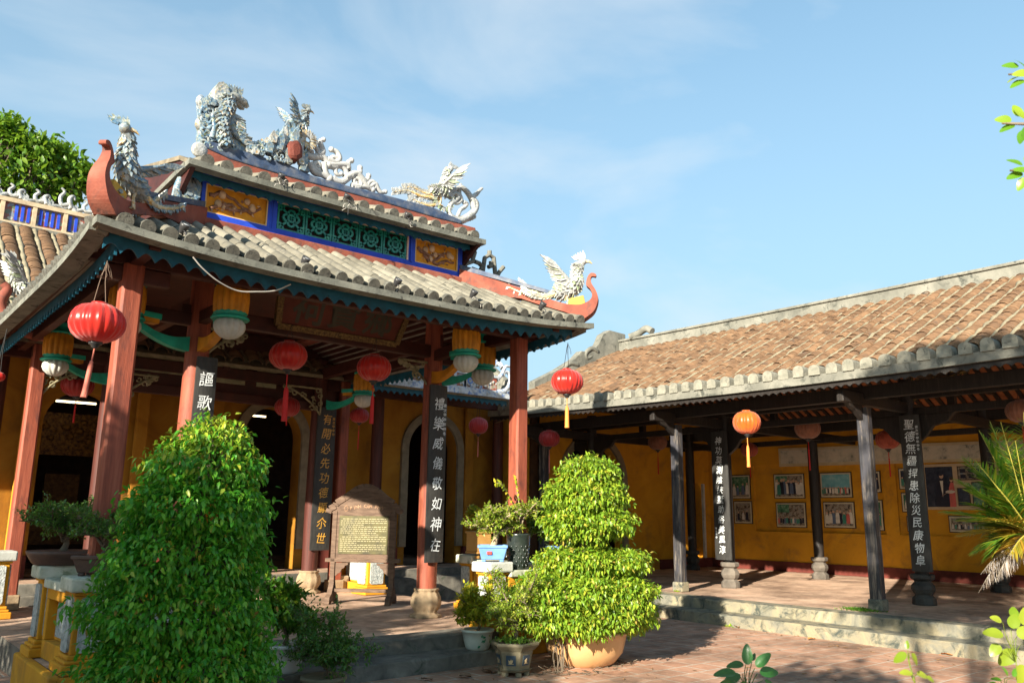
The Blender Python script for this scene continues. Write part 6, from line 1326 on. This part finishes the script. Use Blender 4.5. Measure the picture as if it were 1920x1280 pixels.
b = at(606, 1282, 'Y', 7.2); potted('brown shallow pot with a sparse dark twiggy shrub at the foot of the steps', (b[0], 7.2, 0), lathe_pot([(.15, 0), (.17, .02), (.19, .14), (.21, .15), (.21, .18), (.18, .18)], moss_stone), .82, .50, 14, .036, bonsai_dim, 12, .16, dens=2.2, trunk_r=.016, up=.8, th=.2)
b = at(897, 1214, 'Y', 7.68); potted('pale round pot with a painted green sprig and a yellow-green shrub on the step', (b[0], 7.70, .152), round_pot(white_pot, .80, True), .66, .30, 14, .058, croton, 13, .20, dens=1.9, leaf_w=.38, up=1.0, th=.22)
# hexagonal stoneware pot with framed relief panels
def hex_pot(t, base):
    K = .82; bx = Vector(base); q = MB(); q.lathe([(.20, .05), (.21, .06), (.23, .075), (.235, .08)], bx, 6, 0, ph=R(10), sm=False); q.lathe([(.205, .08), (.255, .30)], bx, 6, 0, ph=R(10), sm=False); q.lathe([(.27, .302), (.33, .36), (.335, .39), (.275, .39), (.265, .35)], bx, 6, 0, ph=R(10), sm=False)
    for k in range(6): a = R(10+60*k); q.box(bx+Vector((math.cos(a)*.17, math.sin(a)*.17, .025)), (.07, .07, .05), a)
    o = q.build('pot', moss_stone, t, .008); q = MB(); s2 = MB()
    for k in range(6):
        a = R(10+60*k+30); n_ = Vector((math.cos(a), math.sin(a), -.2)).normalized(); ap = .23*math.cos(R(30)); tn = Vector((-math.sin(a), math.cos(a), 0)); upv = tn.cross(n_)*-1; c = bx+Vector((math.cos(a)*ap, math.sin(a)*ap, .19))+n_*.004
        q.prism([(-.062, -.06), (.062, -.06), (.062, .06), (-.062, .06)], c, tn, upv, .008)
        for j in range(5): blade(s2, c+n_*.006+upv*-.03, upv+tn*(j-2)*.5, tn, .055, .025, 0, .003)
        s2.bar(c+n_*.006-tn*.035-upv*.035, c+n_*.006+tn*.035-upv*.035, .012, .006)
    q.build('inset_panel', flat('slate_blue_glaze', (.035, .06, .085), .4), o); s2.build('relief_flower', flat('cream_relief_flower', (.42, .32, .18), .6), o)
    s = MB(); s.lathe([(.01, .355), (.26, .36), (.01, .375)], bx, 6, 0, ph=R(10)); s.build('soil', soil, t)
b = at(963, 1264, 'Z', 0); t = thing('potted_plant', 'hexagonal brown pot with dark relief panels and a feathery pale shrub', 'potted plant', (b[0], b[1], 0), 'potted plants round the pavilion'); hex_pot(t, (b[0], b[1], 0))
for o_ in list(t.children)+[c_ for k_ in t.children for c_ in k_.children]:
    for v_ in o_.data.vertices: v_.co = Vector((b[0]+(v_.co.x-b[0])*.82, b[1]+(v_.co.y-b[1])*.82, v_.co.z*.86))
twiggy(t, (b[0], b[1], .31), .85, .40, 15, .034, bonsai_lime, 14, dens=2.3, trunk_r=.03, up=.55, th=.35); rg = np.random.default_rng(3); n = 500; P = np.stack([b[0]+rg.normal(0, .085, n), b[1]+rg.normal(0, .085, n), .32+np.abs(rg.normal(0, .025, n))], 1); leaves('undergrowth', t, P, rg.normal(0, .5, (n, 3))+[0, 0, .8], .035, .4, bonsai, seed=3)
# blue rectangular bonsai pots
def rect_pot(mat, w, d, h, rz=0.0, deco=False):
    def f(t, base):
        bx = Vector(base); q = MB(); m_ = Matrix.Translation(bx) @ Matrix.Rotation(rz, 4, 'Z'); k0 = 0
        lo, hi = (w*.40, d*.40), (w*.5, d*.5); vs = [(sx*lo[0], sy*lo[1], .025) for sx, sy in ((-1, -1), (1, -1), (1, 1), (-1, 1))]+[(sx*hi[0], sy*hi[1], h-.03) for sx, sy in ((-1, -1), (1, -1), (1, 1), (-1, 1))]
        q.add(vs, [(3, 2, 1, 0), (0, 1, 5, 4), (1, 2, 6, 5), (2, 3, 7, 6), (3, 0, 4, 7), (4, 5, 6, 7)])
        for a, c in (((0, -d*.5), (w*1.06, .03)), ((0, d*.5), (w*1.06, .03)), ((-w*.5-.0, 0), (.03, d*.97)), ((w*.5, 0), (.03, d*.97))): q.box((a[0], a[1], h-.013), (c[0], c[1], .035))
        for sx in (-1, 1):
            for sy in (-1, 1): q.box((sx*lo[0]*.8, sy*lo[1]*.8, .0125), (.05, .05, .025))
        q.xf(m_); o = q.build('pot', mat, t, .008); s = MB(); s.box((0, 0, h-.022), (w*.93, d*.93, .02)); s.xf(m_); s.build('soil', soil, t)
        if deco:
            q = MB()
            for k in range(6): q.ball((-w*.12+.02*(k % 3)-.02, -d*.462-.012, h*.5+.016*(k//3)), .014, 6, 4, 0, (1, .4, 1))
            q.xf(m_); q.build('painted_flower', flat('painted_red_flower', (.45, .06, .05), .5), o)
            q = MB(); m2 = MB()
            for k in range(3): m2.box((w*.475+.0, -d*.2+.13*d*2*k/2, h*.5), (.012, .05, h*.42))
            m2.xf(m_); m2.build('painted_mark', flat('painted_white_mark', (.6, .64, .66), .5), o)
        return o
    return f
b = at(902, 1056, 'Y', 8.03); t = potted('pale blue rectangular pot with a lime-green bonsai on the white-capped balustrade end', (6.43, 8.03, 1.082), rect_pot(blue_pot, .34, .24, .19, R(-38), True), .50, .38, 13, .040, bonsai_lime, 15, .17, dens=1.8, trunk_r=.045, lean=(.06, .0), stemmat=pale_bark, layered=.3)
b = at(966, 1065, 'Y', 8.0)
def tall_pot(t, base):
    bx = Vector(base); q = MB(); q.lathe([(.10, 0), (.11, .01), (.125, .12), (.145, .30), (.15, .40), (.155, .41), (.155, .43), (.13, .43), (.125, .40)], bx, 28)
    for k in range(14):
        for j in range(6): a = 2*math.pi*(k+.5*(j % 2))/14; r = .118+.022*j/5; q.ball(bx+Vector((math.cos(a)*r, math.sin(a)*r, .05+.045*j)), .017, 6, 4, 0, (.7, .7, 1.3))
    q.build('pot', black_pot, t); s = MB(); s.lathe([(.01, .40), (.13, .405), (.01, .42)], bx, 16); s.build('soil', soil, t)
t = potted('tall black knobbly pot with a contorted pale-stemmed bonsai against the red column', (6.79, 7.97, .982), tall_pot, .50, .34, 9, .036, bonsai_lime, 16, .41, dens=.9, trunk_r=.03, lean=(.10, .03), stemmat=pale_bark, up=.35)
q = MB(); p = Vector((6.80, 7.95, 1.40)); rg = random.Random(9); PL = []; DL = []
for k, (dx, dz) in enumerate(((-.42, .62), (-.10, .66), (.24, .36))):
    st = spline([p, p+Vector((dx*.2, 0, dz*.5)), p+Vector((dx*.7, .0, dz*.95)), p+Vector((dx, -.02, dz))], 6); q.tube(st, taper(.008, .003, len(st)), 5)
    for i in range(7, len(st)):
        d = (st[i]-st[i-1]).normalized()
        for s in (-1, 1): PL.append(st[i]); DL.append(d*.4+Vector((s*.3, s*.5, s*.55)))
q.build('long_shoot', pale_bark, t); leaves('shoot_leaf', t, np.array(PL), np.array(DL), .075, .42, croton, seed=4)
potted('blue pot with a dark green bushy plant at the far right end of the balustrade', (7.52, 8.03, 1.045), rect_pot(blue_pot, .26, .22, .20, R(20)), .72, .36, 12, .045, bonsai, 17, .18, dens=2.4, trunk_r=.03, lean=(-.15, 0), th=.3)
t = thing('planter_box', 'tan square flower box with cut-out feet standing behind the blue pot', 'planter', (7.52, 9.72, 1.0), 'potted plants round the pavilion'); q = MB(); q.box((7.52, 9.72, 1.06+.18), (.26, .26, .26)); q.box((7.52, 9.72, 1.06+.32), (.29, .29, .03)); q.box((7.52, 9.72, 1.06+.035), (.28, .28, .03)); [q.box((7.52+sx*.11, 9.72+sy*.11, 1.035), (.05, .05, .04)) for sx in (-1, 1) for sy in (-1, 1)]; q.build('box', surf('tan_glazed_box', [(.3, (.42, .22, .06)), (.7, (.55, .32, .10))], 4, rough=.4), t, .008); twiggy(t, (7.52, 9.72, 1.38), .4, .22, 7, .05, croton, 21)
# two bonsai trays on the left balustrade
dark_tray = surf('dark_brown_tray', [(.3, (.05, .028, .022)), (.7, (.11, .065, .05))], 6, rough=.5)
potted('dark rectangular tray with a small bonsai on the front mossy cap of the left balustrade', (2.02, 8.02, 1.082), rect_pot(dark_tray, .40, .26, .17, R(-35)), .42, .34, 11, .030, bonsai_dim, 18, .15, dens=1.8, trunk_r=.035, layered=.6)
potted('wide brown oval tray with a spreading bonsai on the rear cap of the left balustrade', (1.92, 9.10, 1.122), lathe_pot([(.22, 0), (.25, .02), (.30, .10), (.31, .13), (.28, .13)], dark_tray), .50, .44, 14, .034, bonsai_dim, 19, .11, dens=2.2, trunk_r=.035, layered=.6)
# ---------------------------------------------------------------- palm at the right edge
pc = Vector(at(1935, 1010, 'X', 9.7)); t = thing('feather_palm', 'feathery palm with yellowing and dry grey fronds at the right edge', 'palm', (pc.x, pc.y, 0))
q = MB(); q.tube(spline([(pc.x+.03, pc.y-.05, 0), (pc.x, pc.y, .5), pc], 6), taper(.10, .07, 13), 10); q.build('trunk', bark, t); rg = np.random.default_rng(6)
def frond(mat, d0, L, rise, droop, seed, lf=.36, npair=34, dead=False):
    rg = np.random.default_rng(seed); d0 = Vector(d0).normalized(); pts = []
    for i in range(15): s = i/14; pts.append(pc+Z*.05+d0*(L*s)+Z*(rise*s-droop*s*s*(1.35-.35*s)))
    q = MB(); q.tube(pts, taper(.009, .003, 15), 6); o = q.build('frond', flat('palm_rachis_%d' % seed, (.30, .27, .04) if not dead else (.3, .26, .2)), t)
    sp = spline(pts, 4); P = []; DV = []; LL = []
    for i in range(npair):
        s = .12+.88*i/npair; k = min(len(sp)-2, int(s*(len(sp)-1))); p = sp[k]; tg = (sp[k+1]-sp[k]).normalized(); sd = tg.cross(Z).normalized(); u = sd.cross(tg)
        for g_ in (-1, 1):
            v = tg*(.50+.45*s)+sd*g_*(1.0-.35*s)+u*(.28 if not dead else -.2)+Vector(rg.normal(0, .07 if not dead else .22, 3)); v.z -= (.05 if not dead else .9)
            P.append(p); DV.append(v); LL.append(lf*math.sin(math.pi*min(1, .22+.80*s))**.7*rg.uniform(.85, 1.1))
    leaves('leaflets', o, np.array(P), np.array(DV), np.array(LL), .066, mat, .22 if not dead else .5, .05, .15, None, seed)
def toward(u, v, rng_): p = Vector(at(u, v, 'X', 9.7+rng_)); return p-pc
fr = [((1858, 798), .10, palm_leaf, .10), ((1905, 835), -.25, palm_leaf, .05), ((1806, 862), .2, palm_leaf, .22), ((1762, 968), .15, palm_leaf, .22), ((1808, 925), -.2, palm_leaf, .15), ((1800, 1015), .1, palm_yellow, .18), ((1822, 1050), -.2, palm_leaf, .16), ((1842, 1085), .0, palm_dead, .35), ((1868, 1100), -.2, palm_dead, .4), ((1885, 1085), .15, palm_yellow, .3), ((1868, 985), -.4, palm_yellow, .15), ((1960, 830), .1, palm_leaf, .1), ((2030, 900), .0, palm_leaf, .15), ((2040, 1000), .2, palm_yellow, .2), ((1985, 850), .5, palm_leaf, .1), ((1885, 905), .5, palm_leaf, .15), ((1845, 1000), .45, palm_leaf, .18), ((1838, 1120), .1, palm_dead, .5), ((1835, 890), .0, palm_leaf, .14), ((1880, 850), .25, palm_leaf, .1), ((1822, 985), -.25, palm_leaf, .2), ((1850, 1040), .3, palm_leaf, .25), ((1895, 1050), -.3, palm_yellow, .25), ((1875, 925), -.45, palm_leaf, .12), ((1790, 905), .05, palm_leaf, .2), ((1920, 780), .2, palm_leaf, .05), ((1838, 815), -.1, palm_leaf, .12), ((1878, 800), -.3, palm_leaf, .08), ((1815, 950), .3, palm_leaf, .18), ((1830, 870), -.35, palm_leaf, .12), ((1795, 985), .35, palm_leaf, .2), ((1860, 880), .6, palm_leaf, .1), ((1850, 1060), -.1, palm_leaf, .25)]
for k, ((u, v), rr_, mt, dr) in enumerate(fr):
    e = toward(u, v, rr_); L = Vector((e.x, e.y, 0)).length; frond(mt, (e.x, e.y, 0), L*1.02, e.z+dr, dr, 40+k, .36 if mt is not palm_dead else .22, 34, mt is palm_dead)
# ---------------------------------------------------------------- trees
def tree(label, base, crown, n, L, mat, seed, r0=.25, k=5, group='trees round the courtyard', name='leafy_tree', wr=.5):
    rg = np.random.default_rng(seed); t = thing(name, label, 'tree', base, group); q = MB(); b = Vector(base); cc = sum((Vector(c) for c, r in crown), Vector())/len(crown)
    fork = b.lerp(cc, .55); q.tube(spline([b, b.lerp(fork, .5)+Vector(rg.normal(0, r0*.5, 3)), fork], 6), taper(r0, r0*.6, 13), 10)
    for c, r in crown:
        c = Vector(c); br = spline([fork, (fork+c)/2+Vector(rg.normal(0, .2, 3)), c+Z*r[2]*.3], 5); q.tube(br, taper(r0*.4, r0*.07, len(br)), 6)
        for j in range(9): s = br[int(rg.uniform(.4, 1)*(len(br)-1))]; e = c+Vector(sphere_pts(1, rg)[0]*np.array(r)*.85); q.tube(spline([s, (s+e)/2+Vector(rg.normal(0, .08, 3)), e], 4), taper(r0*.12, r0*.02, 9), 4)
    q.build('trunk', bark, t); PP = []; DD = []
    for c, r in crown:
        m = int(n/len(crown)); u = sphere_pts(m, rg); rad = rg.uniform(.35, 1.05, m)**.6; g = np.array(c)+u*np.array(r)*rad[:, None]; PP.append(np.repeat(g, k, 0)+rg.normal(0, L*.6, (m*k, 3))); d = np.repeat(u, k, 0)*.5+rg.normal(0, .7, (m*k, 3)); d[:, 2] -= .25; DD.append(d)
    P = np.concatenate(PP); leaves('crown', t, P, np.concatenate(DD), L*rg.uniform(.7, 1.2, len(P)), wr, mat, .2, .1, .8, None, seed); return t
def c5(u, v, Y=24.0): return tuple(at(u, v, 'Y', Y))
tree('broad green tree rising behind the tiled roof at the left edge', (.6, 24.2, 0), [(c5(0, 300), (.9, 1.0, .7)), (c5(55, 285), (.5, .6, .4)), (c5(85, 300), (.75, .8, .55)), (c5(128, 312), (.55, .6, .38)), (c5(60, 345), (1.0, 1.0, .55)), (c5(-60, 320), (1.0, 1.2, .9)), (c5(105, 362), (.6, .6, .28)), (c5(15, 370), (1.0, 1.0, .5)), (c5(140, 340), (.35, .5, .28)), (c5(30, 252), (.5, .6, .3)), (c5(158, 330), (.2, .3, .15)), (c5(100, 285), (.3, .4, .2)), (c5(5, 240), (.3, .3, .2))], 1300, .21, tree_leaf, 31, .3)
tree('tree beyond the left picture edge that shades the tall left bush', (-5.6, 5.0, 0), [((-5.2, 3.1, 3.45), (1.4, 1.1, 1.45)), ((-5.0, 4.2, 2.6), (1.3, .9, 1.4)), ((-5.0, 5.5, 3.7), (1.2, 1.1, 1.5)), ((-5.4, 2.1, 3.0), (1.3, 1.2, 1.4)), ((-4.6, 4.0, 1.6), (1.4, 1.6, 1.1)), ((-5.2, 7.4, 2.6), (1.2, 1.6, 1.5))], 3700, .24, tree_leaf, 32, .2)
tree('tall tree behind the viewer whose shadow dapples the gallery steps', (-2.6, -1.6, 0), [((-1.8, -.6, 7.6), (1.1, 1.0, .8)), ((-2.3, -1.2, 8.9), (1.2, 1.1, .8)), ((-2.9, -.6, 6.9), (.8, .6, .5)), ((-2.6, .2, 4.1), (.9, .8, .5))], 1100, .22, tree_leaf, 33, .16)
tp = Vector((5.75, .45, 0))
t = tree('tree beyond the right picture edge with one leafy branch reaching into view', tuple(tp), [((6.0, .2, 5.0), (1.0, .9, .8)), ((6.6, -.4, 4.4), (.9, .9, .8))], 500, .13, big_leaf, 34, .09)
q = MB(); PL = []; DL = []; LL = []
for pts, cl in (([(1990, 160), (1945, 145), (1912, 140)], [((1905, 126), (-1, .3)), ((1910, 142), (-1, -.2)), ((1916, 150), (-1, -.3)), ((1918, 132), (-.5, 1)), ((1925, 138), (-1, .1))]), ([(1990, 250), (1940, 235), (1900, 232)], [((1892, 226), (-1, .2)), ((1897, 234), (-1, -.25)), ((1916, 226), (-.4, .8)), ((1914, 240), (-.6, -1)), ((1905, 222), (-.2, 1)), ((1922, 232), (-.3, -.8))]), ([(1990, 330), (1945, 318), (1915, 320)], [((1912, 312), (-.8, .6)), ((1912, 324), (-1, -.2)), ((1918, 330), (-.6, -.7)), ((1920, 310), (.2, 1)), ((1925, 322), (-.9, .3))])):
    pp = [Vector(at(u, v, 'X', 3.9)) for u, v in pts]; q.tube(spline([tp+Z*2.8, (tp+Z*3.4+pp[0])/2]+pp+[pp[-1]-RTv*.05], 5), taper(.013, .0045, 26), 6)
    rgb = random.Random(int(pts[0][1]))
    for _ in range(46):
        w_ = rgb.random(); a_ = (tp+Z*3.4+pp[0])/2; p = a_.lerp(pp[0], w_)+Vector((rgb.uniform(-.08, .08), rgb.uniform(-.08, .08), rgb.uniform(-.08, .10)))+RTv*.05; PL.append(p); DL.append(Vector((rgb.uniform(-1, 1), rgb.uniform(-1, 1), rgb.uniform(-.5, .6)))); LL.append(rgb.uniform(.06, .10))
    for (u, v), (dx, dz) in cl:
        p = Vector(at(u, v, 'X', 3.9)); PL.append(p+RTv*.02); DL.append(RTv*dx+Z*dz); LL.append(.085)
q.build('branch', bark, t); smooth_leaf(leaves('branch_leaf', t, np.array(PL), np.array(DL), np.array(LL)*1.0, .62, big_leaf, .3, .12, .9, None, 5, (-.8, -.5, .5)))
# ---------------------------------------------------------------- near plants at the bottom of the picture
def near_plant(label, tips, base_z, mat, L, wr, axv, seed, stem=.006, name='young_plant'):
    P0 = Vector(at(*tips[0][0], 'Y', axv)); b = Vector((P0.x, P0.y, 0)); t = thing(name, label, 'plant', b, 'young plants in the foreground'); q = MB(); TP = [Vector(at(*tp_[0], 'Y', axv)) for tp_ in tips]; nd = sum(TP, Vector())/len(TP)-Z*L*.9; q.tube(spline([b, b.lerp(nd, .5)+Vector((.02, .01, 0)), nd], 5), taper(stem, stem*.7, 11), 6); PL = []; DL = []; LL = []; rg = random.Random(seed)
    for (u, v), (dx, dz), s in tips:
        p = Vector(at(u, v, 'Y', axv+rg.uniform(-.06, .06))); q.tube(spline([nd, nd.lerp(p, .5)+Vector((rg.uniform(-.01, .01), .01, .015)), p], 4), taper(stem*.6, stem*.3, 9), 5); PL.append(p); DL.append(RTv*dx+Z*dz+Vector((-.3*rg.uniform(-1, 1), -.3*rg.uniform(-1, 1), 0))); LL.append(L*s)
    q.build('stem', mat, t); smooth_leaf(leaves('leaf', t, np.array(PL), np.array(DL), np.array(LL), wr*1.25, mat, .30, .14, .5, None, seed, (-.5, -.55, .7))); return t
near_plant('dark glossy leaves poking up at the bottom edge, in front of the paving', [((1385, 1262), (-.9, .12), 1), ((1392, 1262), (-1, -.35), 1), ((1402, 1250), (.15, 1), .9), ((1398, 1245), (-1, .05), .8), ((1420, 1262), (1, .1), 1), ((1415, 1252), (.7, .5), .9), ((1400, 1272), (-.4, -1), 1), ((1430, 1275), (.8, -.3), 1), ((1376, 1275), (-.8, -.6), .9), ((1410, 1240), (.5, .8), .4)], 0, fg_leaf, .135, .42, 2.6, 1)
near_plant('single pale seedling with blurred lime leaves in front of the paving', [((1703, 1222), (-.8, -.55), 1), ((1702, 1218), (.1, 1), .5), ((1706, 1222), (.8, -.7), .9), ((1712, 1262), (-.9, .2), .8), ((1716, 1262), (1, -.1), .9), ((1735, 1268), (1, -.3), .6)], 0, fg_lime, .070, .42, 1.35, 2, .003)
near_plant('lime leaved sprig cut by the bottom right corner of the picture', [((1885, 1190), (-.9, .2), 1.1), ((1895, 1180), (.2, 1), 1.0), ((1905, 1195), (.8, .4), 1.1), ((1905, 1215), (-.7, -.9), 1.3), ((1915, 1240), (-.2, -1), 1.2), ((1880, 1165), (-.7, .4), .7), ((1918, 1175), (.5, 1), 1.1), ((1875, 1205), (-.8, -.6), .9), ((1925, 1205), (.3, -.6), 1.2), ((1900, 1160), (.3, .9), .8)], 0, fg_lime, .105, .55, 1.75, 3, .003)
near_plant('small green weed at the bottom right beside the sprig', [((1880, 1275), (-1, .3), 1), ((1890, 1268), (-.3, 1), 1), ((1900, 1270), (.5, .9), 1), ((1870, 1280), (-1, .1), .8)], 0, big_leaf, .05, .4, 1.5, 4, .003)
q = MB(); rgl = random.Random(12)
for k in range(170):
    x, y = (rgl.uniform(5.2, 10.6), rgl.uniform(3.2, 7.2)) if k % 3 else (rgl.uniform(10.3, 10.93), rgl.uniform(3.5, 9.5)); a = rgl.uniform(0, 6.28); s_ = rgl.uniform(.012, .045); d = Vector((math.cos(a), math.sin(a), 0)); e = Vector((-d.y, d.x, 0)); p = Vector((x, y, .005))
    q.add([p-d*s_+Z*.003, p+e*s_*.35+Z*rgl.uniform(0, .012), p+d*s_+Z*rgl.uniform(0, .02), p-e*s_*.35+Z*.001], [(0, 1, 2, 3)])
o = q.build('leaf_litter', flat('litter_brown', (.20, .11, .05), .9, .4)); o['kind'] = 'stuff'
# weeds at column feet and fallen leaves
def weed(label, x, y, z, r, n, L, mat, seed):
    rg = np.random.default_rng(seed); P = np.stack([x+rg.normal(0, r, n), y+rg.normal(0, r*1.5, n), z+np.abs(rg.normal(0, .004, n))], 1); d = rg.normal(0, .6, (n, 3)); d[:, 2] = np.abs(d[:, 2])+.35; return leaves('weed_tuft', None, P, d, L*rg.uniform(.6, 1.3, n), .35, mat, .2, .1, .5, None, seed)
o = weed('', 11.98, 6.30, .325, .09, 700, .035, ficus, 1); o.name = 'moss_growth'; o['kind'] = 'stuff'
o = weed('', 12.0, 9.72, .325, .02, 26, .04, ficus_lime, 2); o.name = 'small_weed'; tag(o, 'tiny green weed at the foot of the left front gallery column', 'weed')
o = weed('', 10.95, 7.9, .0, .03, 22, .05, ficus_lime, 3); o.name = 'small_weed'; tag(o, 'tiny green weed growing at the foot of the gallery steps', 'weed')
dry = [flat('dry_leaf_%d' % i, c, .8, .3) for i, c in enumerate(((.36, .16, .05), (.16, .05, .04), (.45, .20, .06), (.20, .12, .07)))]
for k, (u, v, z, s, mi, lb) in enumerate(((1370, 1168, .003, .16, 1, 'curled dark red fallen leaf at the foot of the gallery steps'), (1382, 1176, .003, .15, 0, 'brown fallen leaf touching the dark red one'), (1522, 1199, .003, .13, 2, 'orange fallen leaf alone on the sunny paving'), (1742, 1220, .003, .14, 0, 'ochre fallen leaf at the shaded foot of the steps, left one'), (1775, 1228, .003, .14, 2, 'long ochre fallen leaf at the foot of the steps, middle one'), (1843, 1231, .003, .14, 1, 'wine red fallen leaf at the foot of the steps near the palm'), (872, 1270, .003, .16, 3, 'pale brown fallen leaf left of the hexagonal pot'), (800, 1275, .003, .13, 3, 'flat brown fallen leaf near the bottom edge before the steps'), (915, 1260, .003, .2, 3, 'crumpled grey brown leaf touching the hexagonal pot'), (1273, 1158, .003, .07, 2, 'tiny orange leaf fallen beside the round bush shadow'))):
    p = Vector(at(u, v, 'Z', z)); rgl = random.Random(k); a = rgl.uniform(0, 6.28); d = Vector((math.cos(a), math.sin(a), 0)); sd = Vector((-d.y, d.x, 0)); q = MB(); rowsv = []
    for i in range(7):
        s_ = i/6; w = s*.30*math.sin(math.pi*min(1, .1+.9*s_))**.8; c = p+d*s*(s_-.5)+Z*(.006+.05*s*math.sin(s_*3)); rowsv += [c+sd*w+Z*(.10*s+rgl.uniform(0, .1*s)), c+Z*.004, c-sd*w+Z*(.06*s+rgl.uniform(0, .12*s))]
    q.add(rowsv, [(i*3+j, i*3+j+1, (i+1)*3+j+1, (i+1)*3+j) for i in range(6) for j in range(2)], 0, True); q.tube([p+d*s*.45, p+d*s*.7], .002, 4)
    tag(q.build('fallen_leaf', dry[mi]), lb, 'fallen leaf', 'fallen leaves on the paving')
